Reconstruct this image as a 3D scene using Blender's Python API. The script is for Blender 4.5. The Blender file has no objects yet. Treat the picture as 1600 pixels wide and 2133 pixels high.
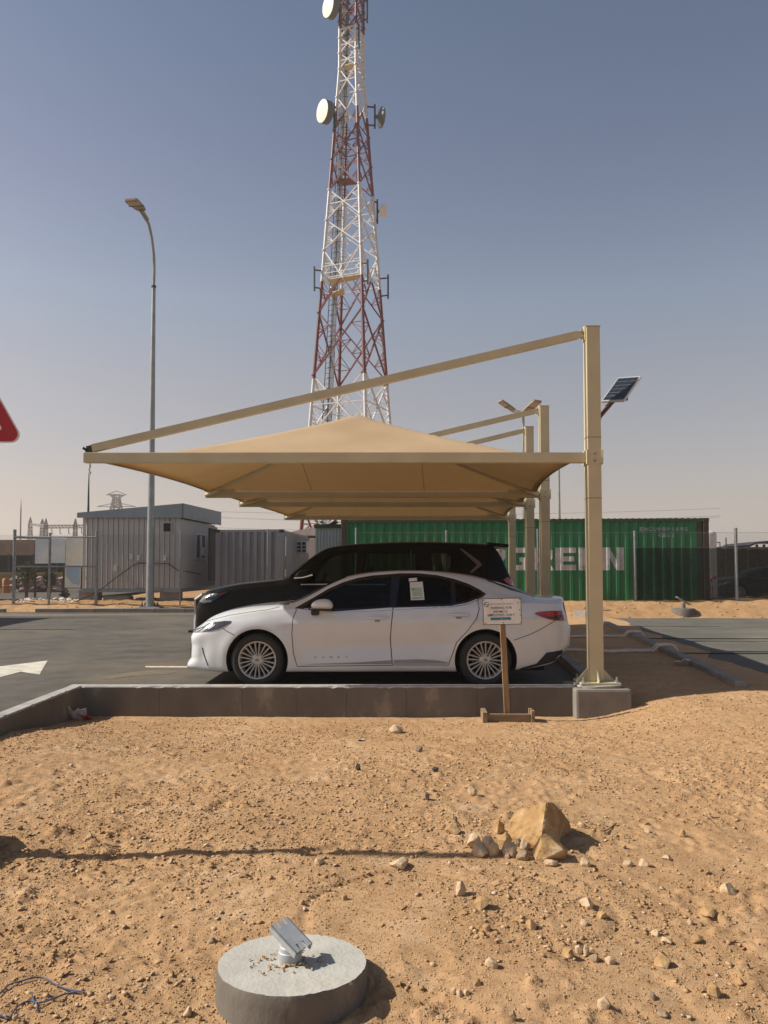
import bpy, bmesh, math, random
import numpy as np
from mathutils import Vector, Matrix, geometry, noise as mnoise
from mathutils.bvhtree import BVHTree
random.seed(7); RNG = np.random.default_rng(7)
R = math.radians
scene = bpy.context.scene
col = scene.collection

# ------------------------------------------------------------------ camera
PITCH, FPX, CX, HORIZON, CAM_Z = R(2.3), 1600.0, 800.0, 1186.0, 1.45
PCY = HORIZON - FPX * math.tan(PITCH)
cam_d = bpy.data.cameras.new('camera'); cam = bpy.data.objects.new('camera', cam_d); col.objects.link(cam)
cam.location = (0, 0, CAM_Z); cam.rotation_euler = (R(90) + PITCH, 0, 0)
cam_d.sensor_fit = 'HORIZONTAL'; cam_d.sensor_width = 36; cam_d.lens = 36 * FPX / 1600
cam_d.shift_y = (PCY - 1066.5) / 1600.0
cam_d.clip_start = 0.05; cam_d.clip_end = 6000
scene.camera = cam

# ------------------------------------------------------------------ world, sun, exposure
SUN_EL, SUN_AZ = R(40), R(1.0)          # sun to the left (-X), a touch behind the picture plane
w = bpy.data.worlds.new('World'); scene.world = w; w.use_nodes = True
nt = w.node_tree; nt.nodes.clear()
out = nt.nodes.new('ShaderNodeOutputWorld'); bg = nt.nodes.new('ShaderNodeBackground')
sky = nt.nodes.new('ShaderNodeTexSky'); sky.sky_type = 'NISHITA'; sky.sun_disc = False
sky.sun_elevation = SUN_EL; sky.sun_rotation = R(270) + SUN_AZ
sky.air_density = 1.0; sky.dust_density = 1.2; sky.ozone_density = 2.0; sky.altitude = 200
# desert dust in the lower sky: the same for every azimuth
geo = nt.nodes.new('ShaderNodeNewGeometry'); sep = nt.nodes.new('ShaderNodeSeparateXYZ')
mr = nt.nodes.new('ShaderNodeMapRange'); mr.inputs[1].default_value = 0.0; mr.inputs[2].default_value = 1.0
ramp = nt.nodes.new('ShaderNodeValToRGB')
mul = nt.nodes.new('ShaderNodeMix'); mul.data_type = 'RGBA'; mul.blend_type = 'MULTIPLY'; mul.inputs[0].default_value = 1.0
tc = nt.nodes.new('ShaderNodeTexCoord')
nt.links.new(tc.outputs['Generated'], sep.inputs[0]); nt.links.new(sep.outputs[2], mr.inputs[0])
nt.links.new(mr.outputs[0], ramp.inputs[0])
els = ramp.color_ramp.elements
SKY_TINT = [(0.0, (0.508, 0.398, 0.427)), (0.035, (0.53, 0.394, 0.38)), (0.085, (0.546, 0.375, 0.308)), (0.235, (0.628, 0.442, 0.346)), (0.33, (0.613, 0.488, 0.401)), (0.44, (0.513, 0.413, 0.37)), (0.58, (0.407, 0.374, 0.348)), (1.0, (0.255, 0.261, 0.275))]
els[0].position, els[0].color = SKY_TINT[0][0], (*SKY_TINT[0][1], 1)
els[1].position, els[1].color = SKY_TINT[-1][0], (*SKY_TINT[-1][1], 1)
for p, c in SKY_TINT[1:-1]:
    e = els.new(p); e.color = (*c, 1)
nt.links.new(sky.outputs[0], mul.inputs[6]); nt.links.new(ramp.outputs[0], mul.inputs[7])
dbl = nt.nodes.new('ShaderNodeMix'); dbl.data_type = 'RGBA'; dbl.blend_type = 'MULTIPLY'; dbl.inputs[0].default_value = 1.0; dbl.inputs[7].default_value = (2, 2, 2, 1)
nt.links.new(mul.outputs[2], dbl.inputs[6]); nt.links.new(dbl.outputs[2], bg.inputs[0]); bg.inputs[1].default_value = 0.10
nt.links.new(bg.outputs[0], out.inputs[0])
sd = bpy.data.lights.new('sun', 'SUN'); sun = bpy.data.objects.new('sun', sd); col.objects.link(sun)
sd.energy = 5.0; sd.angle = R(0.55); sd.color = (1.0, 0.93, 0.82)
SUNV = Vector((-math.cos(SUN_EL) * math.cos(SUN_AZ), math.cos(SUN_EL) * math.sin(SUN_AZ), math.sin(SUN_EL)))
sun.rotation_euler = SUNV.to_track_quat('Z', 'Y').to_euler(); sun.location = (-30, 0, 30)
vs = scene.view_settings
scene.display_settings.display_device = 'sRGB'
vs.view_transform = 'Standard'; vs.look = 'None'; vs.exposure = 0.4; vs.gamma = 1.0; vs.use_curve_mapping = False
scene.render.engine = 'CYCLES'; scene.cycles.use_denoising = True
scene.cycles.max_bounces = 8; scene.cycles.transparent_max_bounces = 24

# ------------------------------------------------------------------ measuring helpers
def ray(px, py):
    a = (px - CX) / FPX; b = -(py - PCY) / FPX; c, s = math.cos(PITCH), math.sin(PITCH)
    return Vector((a, c - b * s, s + b * c))
def pt(px, py, Y):
    d = ray(px, py); t = Y / d.y
    return Vector((d.x * t, Y, CAM_Z + d.z * t))
def gpt(px, py, Z):
    d = ray(px, py); t = (Z - CAM_Z) / d.z
    return Vector((d.x * t, d.y * t, Z))
def smooth(a, b, x):
    t = np.clip((np.asarray(x, float) - a) / (b - a), 0, 1); return t * t * (3 - 2 * t)

# ------------------------------------------------------------------ materials
def srgb(h):
    v = [int(h[i:i + 2], 16) / 255 for i in (0, 2, 4)]
    return tuple(c / 12.92 if c <= .04045 else ((c + .055) / 1.055) ** 2.4 for c in v)
def new_mat(name):
    m = bpy.data.materials.new(name); m.use_nodes = True
    return m, m.node_tree, m.node_tree.nodes['Principled BSDF']
def mat(name, c1, c2=None, rough=.5, metal=0.0, scale=6.0, detail=5, bump=0.0, bscale=40.0, coat=0.0, spec=.5, dirt=None, contrast=(.35, .65), stretch=None):
    m, t, b = new_mat(name); n = t.nodes; L = t.links
    b.inputs['Roughness'].default_value = rough; b.inputs['Metallic'].default_value = metal
    b.inputs['Coat Weight'].default_value = coat; b.inputs['Coat Roughness'].default_value = .04
    b.inputs['Specular IOR Level'].default_value = spec
    co = n.new('ShaderNodeTexCoord'); mp = n.new('ShaderNodeMapping'); L.new(co.outputs['Object'], mp.inputs[0])
    if stretch: mp.inputs['Scale'].default_value = stretch
    if c2 is None: c2 = tuple(x * .86 for x in c1)
    nz = n.new('ShaderNodeTexNoise'); nz.inputs['Scale'].default_value = scale; nz.inputs['Detail'].default_value = detail
    L.new(mp.outputs[0], nz.inputs['Vector'])
    cr = n.new('ShaderNodeValToRGB'); cr.color_ramp.elements[0].position, cr.color_ramp.elements[1].position = contrast
    cr.color_ramp.elements[0].color = (*c2, 1); cr.color_ramp.elements[1].color = (*c1, 1)
    L.new(nz.outputs[0], cr.inputs[0]); last = cr.outputs[0]
    if dirt:
        dc, dscale, lo, hi = dirt
        d = n.new('ShaderNodeTexNoise'); d.inputs['Scale'].default_value = dscale; d.inputs['Detail'].default_value = 8; d.inputs['Roughness'].default_value = .65
        L.new(mp.outputs[0], d.inputs['Vector'])
        r2 = n.new('ShaderNodeMapRange'); r2.inputs[1].default_value = lo; r2.inputs[2].default_value = hi; L.new(d.outputs[0], r2.inputs[0])
        mx = n.new('ShaderNodeMix'); mx.data_type = 'RGBA'; L.new(r2.outputs[0], mx.inputs[0]); L.new(last, mx.inputs[6]); mx.inputs[7].default_value = (*dc, 1)
        last = mx.outputs[2]
    L.new(last, b.inputs['Base Color'])
    if bump:
        bz = n.new('ShaderNodeTexNoise'); bz.inputs['Scale'].default_value = bscale; bz.inputs['Detail'].default_value = 6
        L.new(mp.outputs[0], bz.inputs['Vector'])
        bn = n.new('ShaderNodeBump'); bn.inputs['Strength'].default_value = bump; bn.inputs['Distance'].default_value = .01
        L.new(bz.outputs[0], bn.inputs['Height']); L.new(bn.outputs[0], b.inputs['Normal'])
    return m
def glass_mat(name, tint, gloss=.6):
    m, t, b = new_mat(name); n = t.nodes; L = t.links; n.remove(b)
    o = n['Material Output']; tr = n.new('ShaderNodeBsdfTransparent'); tr.inputs[0].default_value = (*tint, 1)
    gl = n.new('ShaderNodeBsdfGlossy'); gl.inputs['Roughness'].default_value = .03; gl.inputs[0].default_value = (gloss, gloss * .96, gloss * .86, 1)
    fr = n.new('ShaderNodeFresnel'); fr.inputs[0].default_value = 1.33
    mx = n.new('ShaderNodeMixShader'); L.new(fr.outputs[0], mx.inputs[0]); L.new(tr.outputs[0], mx.inputs[1]); L.new(gl.outputs[0], mx.inputs[2])
    L.new(mx.outputs[0], o.inputs[0]); return m
def fabric_mat(name, c1, c2, trans):
    m, t, b = new_mat(name); n = t.nodes; L = t.links; n.remove(b); o = n['Material Output']
    co = n.new('ShaderNodeTexCoord'); nz = n.new('ShaderNodeTexNoise'); nz.inputs['Scale'].default_value = 1.2; nz.inputs['Detail'].default_value = 6
    L.new(co.outputs['Object'], nz.inputs[0])
    cr = n.new('ShaderNodeValToRGB'); cr.color_ramp.elements[0].position = .35; cr.color_ramp.elements[1].position = .7
    cr.color_ramp.elements[0].color = (*c2, 1); cr.color_ramp.elements[1].color = (*c1, 1); L.new(nz.outputs[0], cr.inputs[0])
    wv = n.new('ShaderNodeTexNoise'); wv.inputs['Scale'].default_value = 260; wv.inputs['Detail'].default_value = 2; L.new(co.outputs['Object'], wv.inputs[0])
    bn = n.new('ShaderNodeBump'); bn.inputs['Strength'].default_value = .25; bn.inputs['Distance'].default_value = .003; L.new(wv.outputs[0], bn.inputs['Height'])
    d = n.new('ShaderNodeBsdfDiffuse'); tl = n.new('ShaderNodeBsdfTranslucent'); mx = n.new('ShaderNodeMixShader'); mx.inputs[0].default_value = trans
    L.new(cr.outputs[0], d.inputs[0]); tl.inputs[0].default_value = (.50, .27, .085, 1); L.new(bn.outputs[0], d.inputs['Normal'])
    L.new(d.outputs[0], mx.inputs[1]); L.new(tl.outputs[0], mx.inputs[2]); L.new(mx.outputs[0], o.inputs[0]); return m
def net_mat(name, c, alpha):
    m, t, b = new_mat(name); n = t.nodes; L = t.links; n.remove(b); o = n['Material Output']
    tr = n.new('ShaderNodeBsdfTransparent'); d = n.new('ShaderNodeBsdfDiffuse'); d.inputs[0].default_value = (*c, 1)
    co = n.new('ShaderNodeTexCoord'); nz = n.new('ShaderNodeTexNoise'); nz.inputs['Scale'].default_value = 3; nz.inputs['Detail'].default_value = 6; L.new(co.outputs['Object'], nz.inputs[0])
    r = n.new('ShaderNodeMapRange'); r.inputs[1].default_value = .3; r.inputs[2].default_value = .7; r.inputs[3].default_value = alpha - .06; r.inputs[4].default_value = alpha + .06
    L.new(nz.outputs[0], r.inputs[0]); mx = n.new('ShaderNodeMixShader'); L.new(r.outputs[0], mx.inputs[0]); L.new(tr.outputs[0], mx.inputs[1]); L.new(d.outputs[0], mx.inputs[2])
    L.new(mx.outputs[0], o.inputs[0]); return m

def sand_mat(name, c_main, c_mid, c_pale, scale=1.0):
    m, t, b = new_mat(name); n = t.nodes; L = t.links
    b.inputs['Roughness'].default_value = .95; b.inputs['Specular IOR Level'].default_value = .1
    co = n.new('ShaderNodeTexCoord')
    def nz(s, d=6, r=.6):
        x = n.new('ShaderNodeTexNoise'); x.inputs['Scale'].default_value = s * scale; x.inputs['Detail'].default_value = d; x.inputs['Roughness'].default_value = r
        L.new(co.outputs['Object'], x.inputs[0]); return x.outputs[0]
    def rg(a, lo, hi):
        x = n.new('ShaderNodeMapRange'); x.inputs[1].default_value = lo; x.inputs[2].default_value = hi; L.new(a, x.inputs[0]); return x.outputs[0]
    def mix(f, a, c2):
        x = n.new('ShaderNodeMix'); x.data_type = 'RGBA'; L.new(f, x.inputs[0])
        for s, v in ((6, a), (7, c2)):
            if isinstance(v, tuple): x.inputs[s].default_value = (*v, 1)
            else: L.new(v, x.inputs[s])
        return x.outputs[2]
    base = mix(rg(nz(.8, 8), .36, .66), c_main, c_mid)  # broad random patches of the sand's own two tones
    base = mix(rg(nz(9, 8, .75), .44, .70), base, tuple(x * .80 for x in c_mid)); base = mix(rg(nz(38, 6, .7), .54, .72), base, tuple(x * .74 for x in c_mid))  # brown mottling; the dark flecks also paint tiny shadows between grains
    base = mix(rg(nz(2.2, 9, .7), .55, .78), base, c_pale)
    vor = n.new('ShaderNodeTexVoronoi'); vor.inputs['Scale'].default_value = 70 * scale; L.new(co.outputs['Object'], vor.inputs[0])
    speck = n.new('ShaderNodeMath'); speck.operation = 'LESS_THAN'; L.new(vor.outputs['Distance'], speck.inputs[0]); speck.inputs[1].default_value = .17
    gate = n.new('ShaderNodeMath'); gate.operation = 'MULTIPLY'; L.new(speck.outputs[0], gate.inputs[0]); L.new(rg(nz(5, 4), .5, .62), gate.inputs[1])
    base = mix(gate.outputs[0], base, tuple(min(1, x * 1.25) for x in c_pale))
    L.new(base, b.inputs['Base Color'])
    add = n.new('ShaderNodeMath'); add.operation = 'ADD'; L.new(nz(60, 8, .75), add.inputs[0]); L.new(nz(220, 4), add.inputs[1])
    bn = n.new('ShaderNodeBump'); bn.inputs['Strength'].default_value = .6; bn.inputs['Distance'].default_value = .014
    L.new(add.outputs[0], bn.inputs['Height']); L.new(bn.outputs[0], b.inputs['Normal']); return m

M = {}
M['sand'] = sand_mat('sand', (.54, .345, .186), (.45, .272, .138), (.57, .42, .28))
M['far_sand'] = sand_mat('far_sand', (.47, .295, .155), (.41, .24, .115), (.52, .36, .21), .5)
M['asphalt'] = mat('asphalt', (.118, .107, .090), (.070, .065, .057), .9, scale=2.4, detail=12, contrast=(.3, .7), bump=.5, bscale=160, spec=.25, dirt=((.16, .132, .096), .35, .50, .75))
M['road_asphalt'] = mat('road_asphalt', (.135, .126, .103), (.105, .099, .084), .9, scale=1.2, detail=9, bump=.3, bscale=120, spec=.25, dirt=((.22, .19, .14), .3, .54, .78))
M['road_paint'] = mat('road_paint', (.60, .57, .48), (.40, .37, .30), .8, scale=4, detail=10, contrast=(.32, .6), dirt=((.15, .13, .10), 14, .60, .72))
M['line_paint'] = mat('line_paint', (.62, .55, .42), (.40, .34, .25), .8, scale=9, detail=8)
M['cream'] = mat('cream_paint', (.54, .48, .31), (.48, .425, .275), .42, scale=3, detail=6, bump=.04, bscale=25, dirt=((.42, .33, .2), 1.3, .58, .85))
M['fabric'] = fabric_mat('shade_cloth', (.50, .368, .235), (.425, .31, .192), .13)
M['zinc'] = mat('zinc_bracket', (.44, .46, .475), (.34, .36, .375), .5, .25, scale=14, dirt=((.40, .33, .25), 6, .6, .9))
M['galv'] = mat('galvanised_steel', (.30, .315, .32), (.22, .23, .235), .5, .55, scale=8, dirt=((.30, .24, .17), 2, .6, .9))
M['dark_steel'] = mat('dark_steel', (.035, .038, .042), None, .5, .3)
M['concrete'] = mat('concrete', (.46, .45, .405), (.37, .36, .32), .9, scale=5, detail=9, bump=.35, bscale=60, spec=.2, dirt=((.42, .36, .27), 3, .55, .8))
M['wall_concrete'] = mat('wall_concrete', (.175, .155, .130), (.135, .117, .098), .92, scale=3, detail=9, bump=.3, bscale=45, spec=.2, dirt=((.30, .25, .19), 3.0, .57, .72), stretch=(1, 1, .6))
M['pale_concrete'] = mat('pale_concrete', (.40, .385, .36), (.30, .29, .265), .92, scale=6, detail=9, bump=.3, bscale=70, spec=.2, dirt=((.46, .36, .24), 2, .58, .8))
M['pad_concrete'] = mat('pad_concrete', (.25, .222, .19), (.20, .18, .155), .92, scale=4, detail=9, bump=.3, bscale=50, spec=.2)
M['kerb'] = mat('kerb_concrete', (.30, .275, .245), (.23, .21, .185), .92, scale=4, detail=9, bump=.3, bscale=50, spec=.2, dirt=((.40, .29, .17), 1.5, .55, .8))
M['timber'] = mat('raw_timber', (.36, .235, .125), (.23, .14, .07), .8, scale=5, detail=8, bump=.2, bscale=30, stretch=(6, 6, .7))
M['timber_grey'] = mat('weathered_timber', (.29, .20, .12), (.18, .12, .07), .85, scale=5, detail=8, bump=.2, bscale=30, stretch=(.7, 6, 6))
M['white_paint'] = mat('pearl_white_paint', (.61, .635, .655), (.58, .605, .625), .28, 0, coat=1.0, scale=1.0, dirt=((.55, .53, .49), 1.1, .52, .95))
M['black_paint'] = mat('black_car_paint', (.004, .004, .004), None, .35, 0, coat=.16, spec=.06, dirt=((.010, .009, .007), 1.2, .50, .95))
M['black_gloss'] = mat('black_gloss', (.008, .008, .009), None, .15)
M['black_plastic'] = mat('black_plastic', (.018, .018, .019), None, .6)
M['gap'] = mat('panel_gap', (.012, .012, .012), None, .9)
M['rubber'] = mat('tyre_rubber', (.022, .021, .020), (.030, .028, .025), .85, scale=8, bump=.1, bscale=60)
M['alloy'] = mat('alloy_wheel', (.50, .49, .47), (.42, .41, .39), .4, .35, scale=5)
M['bright_trim'] = mat('bright_trim', (.62, .62, .62), None, .35, .3)
M['chrome'] = mat('chrome', (.72, .72, .72), None, .12, 1.0)
M['rose_chrome'] = mat('satin_chrome', (.19, .16, .145), None, .4, .9)
M['brake'] = mat('brake_disc', (.09, .085, .08), None, .5, .7)
M['interior'] = mat('car_interior', (.045, .045, .048), None, .8)
M['glass'] = glass_mat('car_glass', (.34, .40, .40), .8)
M['dark_glass'] = glass_mat('privacy_glass', (.045, .05, .045))
M['suv_glass'] = glass_mat('suv_privacy_glass', (.26, .27, .22))
M['lamp_glass'] = glass_mat('lamp_lens', (.75, .75, .75))
M['red_lens'] = mat('red_lens', (.36, .008, .010), (.26, .005, .007), .12, coat=1.0)
M['clear_lens'] = mat('clear_lens', (.55, .55, .55), None, .15, .4, coat=1.0)
M['dark_lens'] = mat('headlamp_housing', (.035, .036, .038), (.06, .062, .066), .15, .3, coat=1.0, scale=20)
M['sign_face'] = mat('sign_face', (.80, .80, .77), (.68, .67, .63), .55, scale=7, detail=6, bump=.25, bscale=9, dirt=((.40, .31, .23), 6, .60, .85))
M['ink'] = mat('ink', (.03, .035, .035), None, .7)
M['blue_ink'] = mat('blue_ink', (.045, .20, .33), None, .6)
M['sign_red'] = mat('sign_red', (.40, .008, .016), (.36, .006, .013), .45)
M['sign_white'] = mat('sign_white', (.75, .72, .70), None, .5)
M['green'] = mat('green_container_paint', (.014, .195, .062), (.012, .155, .048), .5, scale=2.5, detail=7, dirt=((.075, .070, .03), 1.3, .55, .82), stretch=(1, 1, .35))
M['green_dark'] = mat('weathered_green_frame', (.030, .070, .028), (.05, .05, .025), .7, scale=3)
M['rust'] = mat('rusty_steel', (.085, .047, .026), (.05, .035, .022), .85, scale=5, bump=.2)
M['code_white'] = mat('code_paint', (.36, .40, .36), (.25, .30, .25), .6, scale=5, detail=8)
M['letter_white'] = mat('letter_paint', (.66, .63, .62), (.52, .49, .48), .6, scale=5, detail=8, dirt=((.16, .22, .16), 2.8, .54, .80))
M['grey_container'] = mat('grey_container_paint', (.235, .235, .255), (.20, .195, .21), .6, scale=3, detail=7, dirt=((.17, .12, .09), 1.3, .55, .85), stretch=(1, 1, .3))
M['cabin'] = mat('cabin_sheet', (.50, .485, .475), (.44, .425, .41), .55, scale=2, detail=7, dirt=((.30, .24, .19), .9, .56, .85), stretch=(1, 1, .4))
M['fence_wire'] = mat('fence_wire', (.13, .13, .125), None, .7)
M['sky_tint_trim'] = mat('sky_tint_trim', (.25, .285, .34), None, .4, 0)  # blue-grey paints the sky's reflection into the chrome sill strip
M['fascia'] = mat('cabin_fascia', (.20, .245, .275), (.17, .21, .24), .5, scale=2)
M['blue_shed'] = mat('blue_grey_sheet', (.33, .385, .40), (.28, .33, .345), .5, scale=2)
M['roof_sheet'] = mat('pale_roof_sheet', (.62, .62, .63), (.5, .5, .5), .5, scale=3)
M['dark_void'] = mat('dark_opening', (.010, .010, .011), None, .8)
M['block'] = mat('concrete_block', (.24, .225, .21), None, .95, scale=4, bump=.2)
def tower_mat():
    m, t, b = new_mat('tower_band_paint'); n = t.nodes; L = t.links; b.inputs['Roughness'].default_value = .5
    co = n.new('ShaderNodeTexCoord'); sp = n.new('ShaderNodeSeparateXYZ'); L.new(co.outputs['Object'], sp.inputs[0])
    mr = n.new('ShaderNodeMapRange'); mr.inputs[1].default_value = 0; mr.inputs[2].default_value = 60; L.new(sp.outputs[2], mr.inputs[0])
    cr = n.new('ShaderNodeValToRGB'); cr.color_ramp.interpolation = 'CONSTANT'; L.new(mr.outputs[0], cr.inputs[0])
    red, wh = (.15, .026, .024, 1), (.62, .62, .61, 1)
    zs = [pt(731, y, 60).z / 60 for y in (1075, 800, 600, 403, 240, 68)]
    cr.color_ramp.elements[0].position = 0; cr.color_ramp.elements[0].color = red
    cr.color_ramp.elements[1].position = zs[0]; cr.color_ramp.elements[1].color = wh
    for i, z in enumerate(zs[1:]):
        e = cr.color_ramp.elements.new(z); e.color = red if i % 2 == 0 else wh
    nz = n.new('ShaderNodeTexNoise'); nz.inputs['Scale'].default_value = 3; nz.inputs['Detail'].default_value = 6; L.new(co.outputs['Object'], nz.inputs[0])
    r2 = n.new('ShaderNodeMapRange'); r2.inputs[1].default_value = .3; r2.inputs[2].default_value = .7; r2.inputs[3].default_value = .8; r2.inputs[4].default_value = 1.05; L.new(nz.outputs[0], r2.inputs[0])
    mx = n.new('ShaderNodeMix'); mx.data_type = 'RGBA'; mx.blend_type = 'MULTIPLY'; mx.inputs[0].default_value = 1; L.new(cr.outputs[0], mx.inputs[6]); L.new(r2.outputs[0], mx.inputs[7])
    L.new(mx.outputs[2], b.inputs['Base Color']); return m
M['tower'] = tower_mat()
M['dish_white'] = mat('dish_radome', (.72, .69, .60), None, .5)
M['dish_dark'] = mat('dish_back', (.10, .115, .12), None, .6)
M['solar'] = mat('solar_cells', (.012, .018, .030), (.018, .024, .036), .25, .1, coat=.35, spec=.3, scale=3)
M['solar_frame'] = mat('solar_frame', (.60, .60, .60), None, .4, .5)
M['red_oxide'] = mat('red_oxide_paint', (.09, .035, .025), None, .6)
M['rock'] = mat('ochre_rock', (.44, .285, .14), (.31, .19, .085), .95, scale=7, detail=10, bump=.9, bscale=22, spec=.1, dirt=((.58, .46, .31), 5, .52, .72))
M['pale_rock'] = mat('pale_limestone', (.54, .41, .27), (.42, .30, .185), .95, scale=9, detail=9, bump=.6, bscale=45, spec=.1)
M['grey_rock'] = mat('grey_stone', (.32, .235, .155), (.23, .165, .105), .95, scale=9, detail=9, bump=.6, bscale=45, spec=.1)
M['dark_rock'] = mat('dark_stone', (.055, .045, .035), None, .95, scale=9, bump=.6)
M['pebble'] = mat('pebble', (.52, .36, .205), (.36, .225, .118), .95, scale=3, detail=6, spec=.1)
M['brown_wall'] = mat('brown_boundary_wall', (.21, .16, .125), (.18, .14, .11), .9, scale=2)
M['brown_panel'] = mat('brown_wall_panel', (.17, .125, .10), (.15, .11, .088), .9, scale=2)
M['ochre_wall'] = mat('ochre_low_wall', (.30, .19, .075), (.25, .155, .06), .9, scale=2)
M['hoard'] = mat('faded_board_print', (.74, .76, .74), (.56, .66, .72), .7, scale=1.2, detail=6, contrast=(.42, .6))
M['hoard_b'] = mat('faded_board_print_yellow', (.74, .71, .58), (.62, .66, .64), .7, scale=1.5, detail=6)
M['hoard_blue'] = mat('faded_blue_print', (.26, .40, .52), (.34, .46, .56), .7, scale=2, detail=6)
M['orange'] = mat('orange_plastic', (.50, .19, .03), (.36, .12, .02), .6, scale=4)
M['bag'] = mat('pink_white_sack', (.42, .31, .28), (.24, .15, .13), .85, scale=6, detail=6, contrast=(.42, .56))
M['leaf'] = mat('dry_green_leaf', (.075, .085, .038), (.05, .06, .025), .8, scale=5)
M['twig'] = mat('dry_twig', (.09, .06, .04), None, .9)
M['cable'] = mat('black_cable', (.012, .012, .012), None, .7)
M['conduit'] = mat('pinkish_conduit', (.80, .66, .55), (.66, .52, .43), .6, scale=8)
M['blue_wire'] = mat('blue_wire', (.065, .085, .15), (.045, .06, .11), .5, scale=20)
M['drift'] = mat('thin_sand_film', (.175, .130, .082), (.11, .095, .072), .95, scale=5, detail=8)
M['paper'] = mat('white_paper', (.70, .67, .63), (.6, .57, .53), .8)
M['red_print'] = mat('red_print', (.45, .06, .03), None, .7)
M['net'] = net_mat('shade_net', (.010, .017, .014), .74)
M['far_steel'] = mat('far_grey_steel', (.21, .205, .205), None, .7)
M['tank'] = mat('white_tank', (.60, .60, .60), None, .5)
M['red_paint'] = mat('red_car_paint', (.22, .03, .022), None, .4, coat=.8)
M['green_print'] = mat('green_print', (.30, .42, .30), (.42, .50, .38), .7, scale=30)
M['lamp_face'] = mat('lamp_lens_face', (.40, .34, .26), None, .4)
M['lamp_head'] = mat('lamp_housing', (.30, .25, .19), None, .5)
M['lamp_pole'] = mat('lamp_pole_galvanised', (.34, .36, .36), (.27, .285, .285), .45, .5, scale=3)
M['tarp'] = mat('pale_tarp', (.33, .36, .34), None, .8)

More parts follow.
